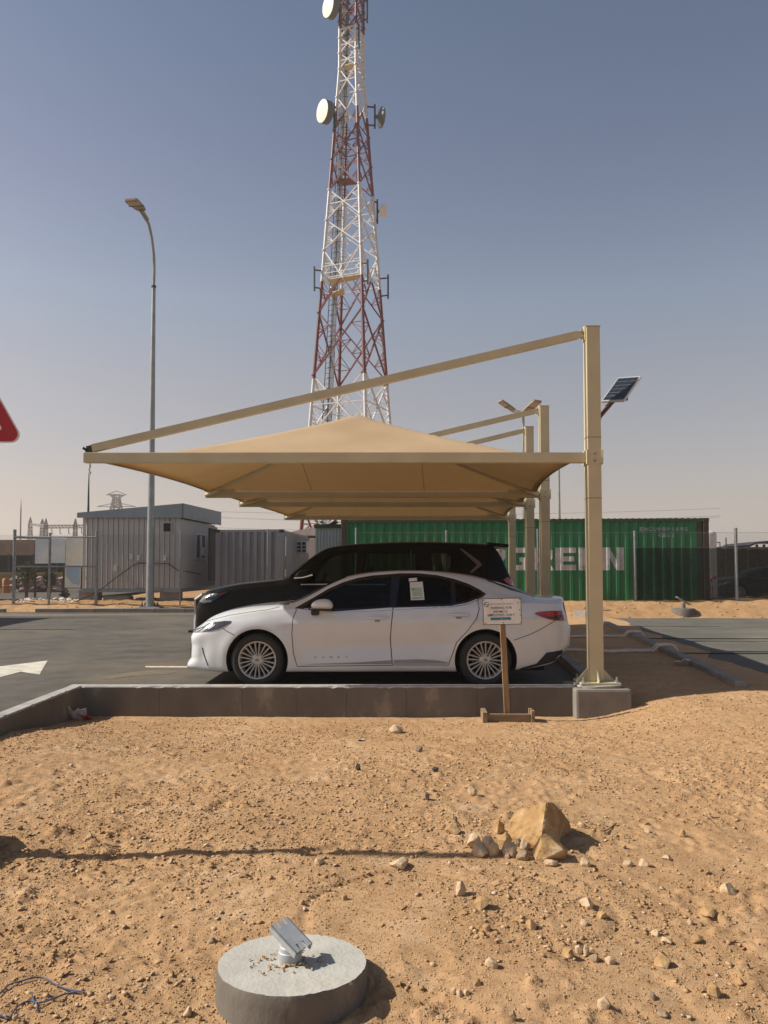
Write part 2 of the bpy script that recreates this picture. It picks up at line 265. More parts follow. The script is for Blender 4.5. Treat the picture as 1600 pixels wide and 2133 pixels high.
# ------------------------------------------------------------------ mesh builder
ORG = {}
class MB:
    def __init__(s): s.v, s.f = [], []
    def add(s, vs, fs):
        k = len(s.v); s.v += [tuple(v) for v in vs]; s.f += [tuple(i + k for i in f) for f in fs]; return s
    def box(s, c, size, rot=None):
        hx, hy, hz = [x / 2 for x in size]
        vs = [Vector((x * hx, y * hy, z * hz)) for x in (-1, 1) for y in (-1, 1) for z in (-1, 1)]
        if rot is not None: vs = [rot @ v for v in vs]
        c = Vector(c)
        return s.add([v + c for v in vs], [(0, 1, 3, 2), (4, 6, 7, 5), (0, 4, 5, 1), (2, 3, 7, 6), (0, 2, 6, 4), (1, 5, 7, 3)])
    def bbox(s, c, size, b=.01, rot=None):            # box with chamfered vertical and horizontal edges
        bm = bmesh.new(); bmesh.ops.create_cube(bm, size=1.0)
        for v in bm.verts: v.co = Vector((v.co.x * size[0], v.co.y * size[1], v.co.z * size[2]))
        bmesh.ops.bevel(bm, geom=bm.edges[:], offset=b, segments=2, profile=.6, affect='EDGES')
        c = Vector(c); bm.verts.index_update()
        s.add([((rot @ v.co) if rot is not None else v.co) + c for v in bm.verts], [[v.index for v in f.verts] for f in bm.faces]); bm.free(); return s
    def bar(s, a, b, w, h=None, up=(0, 0, 1)):
        a, b = Vector(a), Vector(b); h = h or w; d = (b - a); L = d.length
        if L < 1e-6: return s
        z = d / L; u = Vector(up)
        if abs(z.dot(u)) > .98: u = Vector((1, 0, 0))
        x = u.cross(z).normalized(); y = z.cross(x)
        vs = [p + x * (sx * w / 2) + y * (sy * h / 2) for p in (a, b) for sx, sy in ((-1, -1), (1, -1), (1, 1), (-1, 1))]
        return s.add(vs, [(3, 2, 1, 0), (4, 5, 6, 7), (0, 1, 5, 4), (1, 2, 6, 5), (2, 3, 7, 6), (3, 0, 4, 7)])
    def tube(s, pts, r, n=8, cap=True):
        pts = [Vector(p) for p in pts]; rs = r if isinstance(r, (list, tuple)) else [r] * len(pts); rings = []; prev = None
        for i, p in enumerate(pts):
            d = (pts[min(i + 1, len(pts) - 1)] - pts[max(i - 1, 0)]).normalized()
            u = prev if prev is not None else (Vector((0, 0, 1)) if abs(d.z) < .9 else Vector((1, 0, 0)))
            x = (u - d * u.dot(d)).normalized(); y = d.cross(x); prev = x
            rings.append([p + (x * math.cos(t) + y * math.sin(t)) * rs[i] for t in [2 * math.pi * k / n for k in range(n)]])
        vs = [v for r_ in rings for v in r_]; fs = []
        for i in range(len(pts) - 1):
            for k in range(n): fs.append((i * n + k, i * n + (k + 1) % n, (i + 1) * n + (k + 1) % n, (i + 1) * n + k))
        if cap: fs += [tuple(reversed(range(n))), tuple(range((len(pts) - 1) * n, len(pts) * n))]
        return s.add(vs, fs)
    def lathe(s, prof, n=32, c=(0, 0, 0), axis='z', a0=0.0, a1=2 * math.pi):
        c = Vector(c); full = abs(a1 - a0 - 2 * math.pi) < 1e-6; k = n if full else n + 1; vs = []
        for r, h in prof:
            for i in range(k):
                t = a0 + (a1 - a0) * i / n; p = (r * math.cos(t), r * math.sin(t), h)
                vs.append(c + Vector(p if axis == 'z' else (p[0], p[2], p[1])))
        fs = []
        for j in range(len(prof) - 1):
            for i in range(n):
                q = (j * k + i, j * k + (i + 1) % k, (j + 1) * k + (i + 1) % k, (j + 1) * k + i)
                fs.append(q if axis == 'z' else tuple(reversed(q)))
        return s.add(vs, fs)
    def prism(s, poly, d):                            # poly: list of 3-D points (flat), d: thickness vector
        n = len(poly); d = Vector(d); vs = [Vector(p) for p in poly] + [Vector(p) + d for p in poly]
        return s.add(vs, [tuple(reversed(range(n))), tuple(range(n, 2 * n))] + [(i, (i + 1) % n, n + (i + 1) % n, n + i) for i in range(n)])
    def build(s, name, m, parent=None, smooth_=False, sharp=35, origin=None, recalc=True):
        me = bpy.data.meshes.new(name)
        if parent is not None: o3 = Vector(ORG[parent.name])
        elif origin is not None: o3 = Vector(origin)
        else:
            a = np.array(s.v); o3 = Vector(((a[:, 0].min() + a[:, 0].max()) / 2, (a[:, 1].min() + a[:, 1].max()) / 2, a[:, 2].min()))
        me.from_pydata([tuple(Vector(v) - o3) for v in s.v], [], s.f)
        if recalc:
            bm = bmesh.new(); bm.from_mesh(me); bmesh.ops.recalc_face_normals(bm, faces=bm.faces); bm.to_mesh(me); bm.free()
        if smooth_:
            me.shade_smooth(); me.set_sharp_from_angle(angle=R(sharp))
        me.update(); return link(name, me, m, parent, o3)
def link(name, me, m, parent=None, o3=(0, 0, 0)):
    o = bpy.data.objects.new(name, me); col.objects.link(o)
    for x in (m if isinstance(m, (list, tuple)) else [m]):
        if x is not None: me.materials.append(M[x] if isinstance(x, str) else x)
    if parent is not None: o.parent = parent; ORG[o.name] = ORG[parent.name]
    else: o.location = o3; ORG[o.name] = tuple(o3)
    return o
def np_mesh(name, V, F, m, smooth_=False, parent=None):
    me = bpy.data.meshes.new(name); V = np.asarray(V, np.float32); F = np.asarray(F, np.int32); k = F.shape[1]
    me.vertices.add(len(V)); me.vertices.foreach_set('co', V.ravel())
    me.loops.add(F.size); me.loops.foreach_set('vertex_index', F.ravel())
    me.polygons.add(len(F)); me.polygons.foreach_set('loop_start', np.arange(0, F.size, k, dtype=np.int32)); me.polygons.foreach_set('loop_total', np.full(len(F), k, np.int32))
    me.update(calc_edges=True); me.validate()
    if smooth_: me.shade_smooth()
    return link(name, me, m, parent)
def tag(o, label=None, cat=None, group=None, kind=None):
    if label: o['label'] = label
    if cat: o['category'] = cat
    if group: o['group'] = group
    if kind: o['kind'] = kind
    return o
def empty(name, loc, label=None, cat=None, group=None, kind=None):
    o = bpy.data.objects.new(name, None); col.objects.link(o); o.location = loc; o.empty_display_size = .2; ORG[o.name] = tuple(loc)
    return tag(o, label, cat, group, kind)
def kids(o): return [c for c in bpy.data.objects if c.parent is o]
def copy_tree(o, parent=None):
    ch = kids(o); c = o.copy(); col.objects.link(c)
    if parent is not None: c.parent = parent
    for x in ch: copy_tree(x, c)
    return c
def text_faces(s, size, bold=0.0, space=1.0):
    cu = bpy.data.curves.new('t', 'FONT'); cu.body = s; cu.size = size; cu.offset = bold; cu.space_character = space; cu.align_x = 'LEFT'; cu.resolution_u = 3
    o = bpy.data.objects.new('t', cu); me = o.to_mesh(); vs = [v.co.copy() for v in me.vertices]; fs = [tuple(p.vertices) for p in me.polygons]
    o.to_mesh_clear(); bpy.data.objects.remove(o); bpy.data.curves.remove(cu)
    return vs, fs
def flat_text(mb, s, size, place, bold=0.0, space=1.0, center=None, width=None):
    vs, fs = text_faces(s, size, bold, space)
    x0, x1 = min(v.x for v in vs), max(v.x for v in vs); k = (width / (x1 - x0)) if width else 1.0
    off = -(x0 + x1) / 2 * k if center else -x0 * k
    mb.add([place(v.x * k + off, v.y) for v in vs], fs)

# ------------------------------------------------------------------ numpy noise
def rand_grid(seed, n=256): return np.random.default_rng(seed).random((n, n)).astype(np.float32)
def vnoise(x, y, seed):
    g = rand_grid(seed); n = g.shape[0]; xi, yi = np.floor(x).astype(int), np.floor(y).astype(int); fx, fy = x - xi, y - yi
    fx = fx * fx * fx * (fx * (fx * 6 - 15) + 10); fy = fy * fy * fy * (fy * (fy * 6 - 15) + 10)
    a, b, c, d = g[yi % n, xi % n], g[yi % n, (xi + 1) % n], g[(yi + 1) % n, xi % n], g[(yi + 1) % n, (xi + 1) % n]
    return (a * (1 - fx) + b * fx) * (1 - fy) + (c * (1 - fx) + d * fx) * fy - .5
def fbm(x, y, freq, octs, seed, gain=.5):
    t, a = 0, 1.0
    for i in range(octs):
        c, s = math.cos(i * 1.1), math.sin(i * 1.1)
        t = t + a * vnoise((x * c - y * s) * freq + 37.1 * i, (x * s + y * c) * freq + 11.7 * i, seed + i); freq *= 2.03; a *= gain
    return t
def interp(xs, ys):                                   # monotone cubic interpolation
    xs, ys = np.array(xs, float), np.array(ys, float); h = np.diff(xs); d = np.diff(ys) / h; m = np.zeros(len(xs))
    m[0], m[-1] = d[0], d[-1]
    for i in range(1, len(xs) - 1):
        if d[i - 1] * d[i] > 0:
            w1, w2 = 2 * h[i] + h[i - 1], h[i] + 2 * h[i - 1]; m[i] = (w1 + w2) / (w1 / d[i - 1] + w2 / d[i])
    def f(x):
        x = np.clip(np.asarray(x, float), xs[0], xs[-1]); i = np.clip(np.searchsorted(xs, x) - 1, 0, len(h) - 1); t = (x - xs[i]) / h[i]
        return ((2 * t**3 - 3 * t**2 + 1) * ys[i] + (t**3 - 2 * t**2 + t) * h[i] * m[i] + (-2 * t**3 + 3 * t**2) * ys[i + 1] + (t**3 - t**2) * h[i] * m[i + 1])
    return f
# ================================================================== GROUND
def sand_base(x, y):
    x, y = np.asarray(x, float), np.asarray(y, float)
    z = -.15 - .13 * smooth(5.6, 9.0, y)
    z = z + .12 * smooth(-1.6, -3.4, x) * smooth(4.5, 6.2, y) * smooth(9.0, 7.2, y)
    return z + .255 * smooth(2.1, 3.7, x) * smooth(6.3, 9.0, y) + .05 * smooth(3.5, 4.3, x) * smooth(8.0, 9.0, y)
FOOT = [(1.42, 2.95, 2.5), (1.78, 3.35, 2.7), (-.35, 4.4, .7), (2.0, 4.7, 1.9), (-1.1, 5.2, 1.4), (.5, 5.6, 1.1), (2.3, 6.0, 1.6), (-1.7, 3.7, .4), (1.6, 2.75, 2.9)]
def sand_z(x, y):
    x, y = np.asarray(x, float), np.asarray(y, float); k = (1 - .45 * smooth(4.2, 7.0, y)) * (1 - .55 * smooth(8.2, 9.4, y))
    n = .050 * fbm(x, y, .55, 2, 3) + .022 * fbm(x, y, 2.1, 2, 11) + .007 * fbm(x, y, 7.0, 2, 23) + .016 * fbm(x, y, 24.0, 2, 29) * smooth(-.45, .25, fbm(x, y, 1.7, 3, 33))
    clod = np.maximum(0, fbm(x, y, 14.0, 3, 41) - .06) * .050 * smooth(-.35, .25, fbm(x, y, 1.1, 2, 51))
    rut = -.012 * np.exp(-((fbm(x, y, 1.6, 2, 71)) / .05) ** 2)
    for fx, fy, fa in FOOT:
        c, s_ = math.cos(fa), math.sin(fa); u, v = ((x - fx) * c + (y - fy) * s_) / .15, (-(x - fx) * s_ + (y - fy) * c) / .055
        q = u * u + v * v * (1 + .35 * np.sin(u * 2.2)); g_ = np.exp(-q ** 3); n = n * (1 - .8 * g_) - g_ * (.005 + .003 * np.sin(u * 14)) + .004 * np.exp(-((q - 1.5) / .5) ** 2); clod = clod * (1 - g_)
    return sand_base(x, y) + (n + clod + rut) * k
def grid_mesh(name, xs, ys, zf, m):
    X, Y = np.meshgrid(xs, ys); Z = zf(X, Y); V = np.stack([X, Y, Z], -1).reshape(-1, 3); nx, ny = len(xs), len(ys)
    i = (np.arange(ny - 1)[:, None] * nx + np.arange(nx - 1)[None, :]).ravel()
    return np_mesh(name, V, np.stack([i, i + 1, i + nx + 1, i + nx], -1), m, True)
def sgz(x, y): return float(sand_z(np.array([x]), np.array([y]))[0])
def on_sand(px, py):
    p = gpt(px, py, -.2)
    for _ in range(6): p = gpt(px, py, sgz(p.x, p.y))
    return p
ys = np.concatenate([np.arange(1.6, 4.5, .011), np.arange(4.5, 9.16, .018)])
tag(grid_mesh('ground_sand', np.arange(-3.60, 7.6, .0155), ys, sand_z, 'sand'), kind='structure')
def kx(y): return 4.20 + .135 * (np.asarray(y, float) - 8.55)      # outer kerb line
def px_kerb(y): return 2.55 + .10 * (np.asarray(y, float) - 9.43)  # kerb behind the parked cars
def strip_z(x, y):
    z = .035 + .022 * fbm(x, y, 1.3, 3, 5) + .008 * fbm(x, y, 9, 3, 9)
    f = smooth(10.2, 9.1, y); return z * (1 - f) + sand_z(x, y) * f
def strip_mesh():
    ys_, u = np.arange(9.12, 24, .06), np.linspace(0, 1, 60); Y, U = np.meshgrid(ys_, u, indexing='ij'); a, b = px_kerb(Y) + .06, kx(Y) + .02
    b = b + 3.6 * smooth(10.2, 9.12, Y); X = a + (b - a) * U; Z = strip_z(X, Y); V = np.stack([X, Y, Z], -1).reshape(-1, 3); n = 60
    i = (np.arange(len(ys_) - 1)[:, None] * n + np.arange(n - 1)[None, :]).ravel()
    return np_mesh('sand_strip', V, np.stack([i, i + 1, i + n + 1, i + n], -1), 'sand', True)
tag(strip_mesh(), kind='structure')
def sheet(name, poly, z, m, drop=.25):
    mb = MB(); mb.prism([(x, y, z - drop) for x, y in poly], (0, 0, drop)); o = mb.build(name, m); return tag(o, kind='structure')
sheet('car_park_asphalt', [(-70, -12), (-3.60, -12), (-3.60, 9.16), (2.66, 9.16), (3.95, 26.3), (-70, 26.3)], 0.0, 'asphalt')
sheet('road_asphalt', [(kx(9.3) + .14, 9.3), (75, 9.3), (75, 23.1), (kx(23.1) + .14, 23.1)], -.004, 'road_asphalt')
# far sand bank, then open desert to the horizon
def far_z(x, y):
    e = 26.15 + (22.75 - 26.15) * smooth(-.5, 4.0, x); d = y - e
    top = .30 + .15 * smooth(0, 5, x) - .10 * smooth(13, 16, x) + .06 * fbm(x, y * 0 + 3, .25, 3, 8)
    z = -.05 + (top + .05) * smooth(-.15, 1.7, d) - (top - .22) * smooth(1.9, 4.5, d)
    return z + (.07 * fbm(x, y, .9, 3, 17) + .05 * fbm(x, y, 3.2, 3, 19)) * smooth(-.1, .5, d) * smooth(60, 30, y)
def fgz(x, y): return float(far_z(np.array([x]), np.array([y]))[0])
tag(grid_mesh('far_sand_bank', np.arange(-34, 34, .11), np.concatenate([np.arange(22.4, 29, .09), np.arange(29, 62, 1.2)]), far_z, 'far_sand'), kind='structure')
g = MB(); g.add([(-1500, -400, -.36), (1500, -400, -.36), (1500, 2500, -.36), (-1500, 2500, -.36)], [(0, 1, 2, 3)]); tag(g.build('desert_ground', 'far_sand'), kind='structure')
g = MB(); g.add([(-600, 55, .10), (600, 55, .10), (900, 1500, .12), (-900, 1500, .12)], [(0, 1, 2, 3)]); tag(g.build('far_ground', 'far_sand'), kind='structure')
g = MB(); g.add([(-60, 29.2, .32), (-12.2, 29.2, .32), (-12.2, 56, .32), (-60, 56, .32)], [(0, 1, 2, 3)]); tag(g.build('site_track', 'asphalt'), kind='structure')
# painted arrow and bay line
def paint(name, pix, m, z=.004):
    P = [gpt(x, y, z) for x, y in pix]; mb = MB(); mb.prism([(p.x, p.y, z - .003) for p in P], (0, 0, .003)); return tag(mb.build(name, m), kind='structure')
paint('road_marking_arrow', [(99, 1376), (82.5, 1404.5), (43.7, 1398.7), (-80, 1432), (-300, 1478), (-300, 1447), (-60, 1399), (-20, 1390.5)], 'road_paint')
paint('bay_line', [(303, 1387.3), (560, 1387.6), (560, 1391), (303, 1390.2)], 'line_paint')
# drifted sand on the asphalt beside the wall and along the verge
def drift(name, pix, m='drift'):
    P = [gpt(x, y, .0) for x, y in pix]; c = sum(P, Vector()) / len(P); mb = MB(); n = len(P)
    mb.add([(p.x, p.y, .003) for p in P] + [(c.x + (p.x - c.x) * .6, c.y + (p.y - c.y) * .6, .010) for p in P] + [(c.x, c.y, .014)],
           [(i, (i + 1) % n, n + (i + 1) % n, n + i) for i in range(n)] + [(n + i, n + (i + 1) % n, 2 * n) for i in range(n)])
    return tag(mb.build(name, m, smooth_=True), kind='structure')
drift('sand_drift', [(205, 1412), (245, 1405), (290, 1399), (330, 1396), (372, 1399), (352, 1404), (300, 1407), (262, 1411), (225, 1415)])
drift('sand_drift', [(0, 1486), (40, 1469), (80, 1453), (110, 1443), (95, 1453), (52, 1471), (0, 1494)])
drift('sand_drift', [(-40, 1279), (80, 1279.5), (260, 1278.5), (420, 1278), (420, 1281), (250, 1282), (90, 1284), (-40, 1283)])
sp = MB(); sy = np.arange(9.5, 23, .25)
for i in range(len(sy) - 1):
    w0, w1 = [.75 + .45 * float(fbm(np.array([0.]), np.array([q]), .8, 3, 77)[0]) for q in (sy[i], sy[i + 1])]
    sp.add([(kx(sy[i]) + .1, sy[i], .006), (kx(sy[i]) + .1 + w0, sy[i], .002), (kx(sy[i + 1]) + .1 + w1, sy[i + 1], .002), (kx(sy[i + 1]) + .1, sy[i + 1], .006)], [(0, 1, 2, 3)])
tag(sp.build('spilled_sand', 'sand'), kind='structure')

# ================================================================== KERBS AND THE RETAINING WALL
def kerb_run(name, a, b, n, wdt, z0, z1, miss=()):
    root = empty(name, (a[0], a[1], 0), kind='structure'); a, b = Vector((*a, 0)), Vector((*b, 0)); d = (b - a) / n; L = d.length
    rot = Matrix.Rotation(math.atan2(d.y, d.x), 3, 'Z'); shared = None
    for i in range(n):
        if i in miss: continue
        c = a + d * (i + .5)
        if shared is None:
            mb = MB(); mb.bbox((0, 0, 0), (L - .014, wdt, z1 - z0), .014); me_o = mb.build('kerb_stone', 'kerb', origin=(0, 0, 0)); shared = me_o
            o = me_o
        else: o = shared.copy(); col.objects.link(o)
        o.parent = root; o.location = c - a + Vector((0, random.uniform(-.006, .006), (z0 + z1) / 2 + random.uniform(-.006, .006)))
        o.rotation_euler = (0, random.uniform(-.003, .003), math.atan2(d.y, d.x) + random.uniform(-.003, .003))
    return root
kerb_run('far_kerb', (-34, 26.0), (2.4, 26.0), 36, .15, -.1, .13, miss=(21,))
kerb_run('road_kerb', (float(kx(9.3)), 9.3), (float(kx(21.4)), 21.4), 13, .15, -.1, .11)
kerb_run('bay_kerb', (float(px_kerb(9.75)), 9.75), (float(px_kerb(22)), 22.0), 12, .15, -.1, .12)
wall = empty('retaining_wall', (-.5, 9.17, -.3), 'low grey concrete retaining wall of stained sections between the sand and the parking bay', 'retaining wall')
WZ, WT, WY = .078, .15, 9.10
def wall_piece(a, b, dirv, nrm, z0, seed):
    # one cast section with slightly chipped top edge; a,b ground points on the visible face, nrm points away from the face
    a, b = Vector((*a, 0)), Vector((*b, 0)); nrm = Vector((*nrm, 0)); n = max(6, int((b - a).length / .05)); mb = MB(); rr = random.Random(seed); rows = []
    for i in range(n + 1):
        p = a.lerp(b, i / n); ch = rr.uniform(0, .003); ed = .010 + (rr.random() < .10) * rr.uniform(.004, .016)
        if i in (0, n): ed += .010
        rows.append([(p.x, p.y, z0), (p.x, p.y, WZ - ed - .005), (p + nrm * ed).to_tuple()[:2] + (WZ - ch,), (p + nrm * (WT - .012)).to_tuple()[:2] + (WZ,), (p + nrm * WT).to_tuple()[:2] + (WZ - .012,), (p + nrm * WT).to_tuple()[:2] + (z0,)])
    vs = [v for r_ in rows for v in r_]; fs = [(i * 6 + j, (i + 1) * 6 + j, (i + 1) * 6 + j + 1, i * 6 + j + 1) for i in range(n) for j in range(5)]
    fs += [tuple(range(6)), tuple(reversed(range(n * 6, n * 6 + 6)))]; mb.add(vs, fs)
    o = mb.build('wall_section', ['wall_concrete', 'pale_concrete'], wall)
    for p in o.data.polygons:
        if p.normal.z > .5: p.material_index = 1  # up-facing faces take paler concrete, painting sunlight onto the wall top
    return o
cuts = [172, 336, 507, 620, 722, 846, 992, 1062, 1197]
for i in range(len(cuts) - 1):
    x0, x1 = [(c - 800) / 1600 * WY for c in cuts[i:i + 2]]
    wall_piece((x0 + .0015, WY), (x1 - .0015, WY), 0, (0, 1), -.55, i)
# return wall running towards the viewer on the left
c0 = (-3.57, 9.098); ycuts = [9.098, 8.35, 7.3, 6.05, 4.8, 3.5, 2.2]
for i in range(len(ycuts) - 1):
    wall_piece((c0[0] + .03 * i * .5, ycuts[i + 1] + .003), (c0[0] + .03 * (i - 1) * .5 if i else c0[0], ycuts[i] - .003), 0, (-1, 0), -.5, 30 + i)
cr_ = MB(); cr_.box((c0[0] - WT / 2 - .001, WY + WT / 2, WZ / 2 - .25), (WT, WT, WZ + .498)); cr_.build('wall_corner', 'pale_concrete', wall)

# ================================================================== SHADE CANOPIES
BEAM_Z, POST_H = 2.79, 4.37
def frame(root, Y, xl, xp, base=True):
    o = MB(); o.bbox((xp, Y, (POST_H + .12) / 2), (.166, .166, POST_H - .12), .010); post = o.build('post', 'cream', root)
    o = MB(); o.box((xp, Y, POST_H + .0045), (.176, .176, .009)); o.build('post_cap', 'cream', root)
    o = MB(); o.box((xp, Y, BEAM_Z), (.184, .184, .165))
    for dx in (-.092, .092): o.box((xp + dx, Y, BEAM_Z), (.012, .205, .172))
    collar = o.build('beam_collar', 'cream', root)
    for dz in (.042, -.042):
        b = MB(); b.lathe([(.0, -.016), (.014, -.016), (.016, -.008), (.016, 0)], 8, (xp, Y - .093, BEAM_Z + dz), 'y'); b.build('bolt', 'galv', collar)
    for zz in (2.30, 3.03):
        b = MB(); b.box((xp, Y, zz), (.1685, .1685, .006)); b.build('weld_seam', 'rust', post)
    o = MB(); o.bbox(((xl + xp - .09) / 2, Y, BEAM_Z), (xp - .09 - xl, .10, .122), .008); o.build('beam', 'cream', root)
    a, b_ = Vector((xl + .10, Y, BEAM_Z + .115)), Vector((xp - .17, Y, POST_H - .085)); d = (b_ - a).normalized()
    o = MB(); o.bar(a, b_, .08, .090); rod = o.build('tie_rod', 'cream', root)
    o = MB(); o.bar(b_ - d * .01, b_ + d * .06, .045, .075); o.box((xp - .105, Y, POST_H - .07), (.05, .014, .13)); o.box((xp - .09, Y, POST_H - .07), (.014, .12, .17)); o.build('tie_bracket', 'cream', root)
    o = MB(); o.lathe([(.0, -.034), (.016, -.034), (.016, .034), (0, .034)], 8, (xp - .115, Y, POST_H - .055), 'y'); o.build('bolt', 'galv', root)
    o = MB(); o.bar(a - d * .07, a + d * .01, .05, .08); o.box((xl + .035, Y, BEAM_Z + .075), (.05, .014, .07)); o.lathe([(0, -.03), (.015, -.03), (.015, .03), (0, .03)], 8, (xl + .03, Y, BEAM_Z + .098), 'y')
    o.bar((xl - .012, Y - .02, BEAM_Z + .12), (xl + .06, Y - .02, BEAM_Z + .07), .02, .03); o.build('tie_bracket', 'dark_steel' if Y < 10 else 'cream', root)
    if base:
        o = MB(); o.bbox((xp + .02, Y, .114), (.47, .38, .024), .005); pl = o.build('base_plate', 'cream', root)
        for sx, sy in ((1, 0), (-1, 0), (0, 1), (0, -1)):
            L = .135 if sx else .10; o = MB(); p0 = Vector((xp + sx * .082, Y + sy * .082, .126)); dv = Vector((sx, sy, 0)); pr = Vector((-sy, sx, 0)) * .006
            o.prism([p0 - pr, p0 + dv * L - pr, p0 + dv * L - pr + Vector((0, 0, .015)), p0 - pr + Vector((0, 0, .16))], pr * 2); o.build('gusset', 'cream', root)
        for sx in (-1, 1):
            for sy in (-1, 1):
                o = MB(); c = (xp + .02 + sx * .195, Y + sy * .145, .126); o.lathe([(.0, 0), (.026, 0), (.026, .020), (.013, .020), (.013, .062), (0, .062)], 8, c); o.build('anchor_bolt', 'galv', root)
def canopy(origin, label, frames, cloths, apex_z=3.76, group='fabric shade canopies over the parking bays'):
    root = empty('shade_canopy', origin, label, 'shade canopy', group)
    for f in frames: frame(root, *f)
    for c in cloths: cloth_panel(root, c, apex_z if abs(c[1][0] - c[0][0]) > 3 else apex_z - .25)
    return root
def cloth_panel(root, cloth, apex_z):
    (Y0, a0, b0), (Y1, a1, b1) = cloth; n = 44; first = abs(Y0 - 9.27) < .1
    V, F = [], []
    for j in range(n + 1):
        for i in range(n + 1):
            u, v = i / n, j / n; Y = Y0 + (Y1 - Y0) * v; xa = a0 + (a1 - a0) * v; xb = b0 + (b1 - b0) * v
            sc = 4 * v * (1 - v); sr = 4 * u * (1 - u)
            uu = u + (.5 - u) * 2 * abs(u - .5) * .03 * sc                      # scalloped free ends
            X = xa + (xb - xa) * uu; r = max(abs(2 * u - 1), abs(2 * v - 1)); h = 1 - r
            ez = BEAM_Z + .06 - (.085 * (1 - v) ** 2 if first else 0)
            z = ez + (apex_z - ez) * (h ** 1.08) - .05 * math.sin(math.pi * min(1, h)) * (1 - .5 * abs(u - v))
            cd = min(math.hypot(u - a_, (v - b_) * .8) for a_ in (0, 1) for b_ in (0, 1)); an = math.atan2(abs(v - round(v)), abs(u - round(u)) + 1e-6)
            z += .010 * math.sin(an * 16 + u * 5) * math.exp(-(cd / .22) ** 2) * min(1, h * 12) + .006 * math.sin(u * 23 + v * 7) * min(1, h * 6) * max(0, 1 - h * 1.5)
            if h < 1e-6: z -= .012 * (sr if j in (0, n) else sc)
            p = min(1, (1 - h) / .06); z = z if h < .94 else ez + (apex_z - ez) * .985 - .02
            V.append((X, Y, z)); 
    for j in range(n):
        for i in range(n): F.append((j * (n + 1) + i, j * (n + 1) + i + 1, (j + 1) * (n + 1) + i + 1, (j + 1) * (n + 1) + i))
    mb = MB(); mb.add(V, F); cl = mb.build('shade_cloth', 'fabric', root, True, 40)
    P = lambda i, j: Vector(V[j * (n + 1) + i])
    # hem along the free edges, seams, hip rafters with bright end clamps
    for i in (0, n):
        mb = MB(); mb.tube([P(i, j) - Vector((0, 0, .008)) for j in range(0, n + 1, 2)], .014, 6); mb.build('hem', 'fabric', cl)
        s_ = 1 if i == 0 else -1; k = 9
        mb = MB(); vs = []; 
        for j in range(n + 1): vs += [P(i, j) - Vector((0, 0, .004)), P(i, j) + Vector((s_ * .10, 0, -.026))]
        mb.add(vs, [(2 * j, 2 * j + 1, 2 * j + 3, 2 * j + 2) for j in range(n)]); mb.build('hem_band', 'fabric', cl)
    for q in (.33, .67):
        i = int(n * q); mb = MB()
        mb.tube([P(i, j) - Vector((0, 0, .004)) for j in range(n + 1)], .004, 4); mb.build('seam', 'fabric', cl)
    ap = P(n // 2, n // 2) - Vector((0, 0, .10))
    for ci, cj in ((0, n), (n, n)):
        c = P(ci, cj); d = (ap - c).normalized(); a = c + d * .10 - Vector((0, 0, .07))
        mb = MB(); mb.tube([a, ap], .030, 10); rf = mb.build('hip_rafter', 'cream', root, True)
        mb = MB(); mb.tube([a - d * .12, a + d * .22], .042, 10); mb.build('end_clamp', 'cream', rf, True)
        sx = 1 if ci == 0 else -1
        mb = MB(); mb.bar(a + Vector((sx * .02, 0, .03)), a + Vector((sx * .42, 0, .035)), .05, .06); mb.build('corner_bracket', 'cream', rf)
    mb = MB(); mb.lathe([(0, -.14), (.16, -.14), (.18, -.10), (.18, -.05), (0, .0)], 20, ap + Vector((0, 0, .085))); mb.build('ridge_plate', 'cream', root)
    return root
D1, D2, D3, D4 = 9.2, 13.7, 15.7, 19.8
X = lambda px, D: (px - 800) / 1600 * D
canopy((2.51, D1, 0), 'beige fabric shade canopy on cream posts over the two parked cars',
       [(D1, X(173, D1), X(1237, D1)), (D2, X(427, D2), X(1135, D2))], [((D1 + .07, X(203, D1), X(1196, D1)), (D2 - .07, X(432, D2), X(1118, D2)))])
canopy((2.93, D3, 0), 'second beige shade canopy farther back, behind the black car and before the containers',
       [(D3, X(498, D3), X(1104, D3)), (D4, X(592, D4), X(1067, D4))], [((D2 + .07, X(432, D2), X(1118, D2)), (D3 - .07, X(504, D3), X(1090, D3))), ((D3 + .07, X(502, D3), X(1090, D3)), (D4 - .07, X(597, D4), X(1055, D4)))])
# a row across the aisle stands outside the picture; its shadow falls on the asphalt at the left edge
canopy((-12.8, 18.6, 0), 'shade canopy across the aisle beyond the left edge, shading the asphalt', [(18.7, -18.9, -12.75), (23.1, -19.3, -13.1)], [((18.77, -18.6, -12.95), (23.03, -19.0, -13.3))], group='fabric shade canopies over the parking bays')
for i, (yy, xx) in enumerate(((D2, X(1135, D2)), (D3, X(1104, D3)), (D4, X(1067, D4)), (18.7, -12.75), (23.1, -13.1))):
    mb = MB(); mb.bbox((xx + .02, yy, -.08), (.62, .52, .36), .02)
    tag(mb.build('post_footing', 'pad_concrete'), ['concrete footing under the second cream post behind the white sedan', 'concrete footing under the third cream post from the camera', 'concrete footing under the farthest cream post', 'concrete footing of the nearer canopy post across the aisle', 'concrete footing of the farther canopy post across the aisle'][i], 'footing', 'footings of the farther canopy posts')
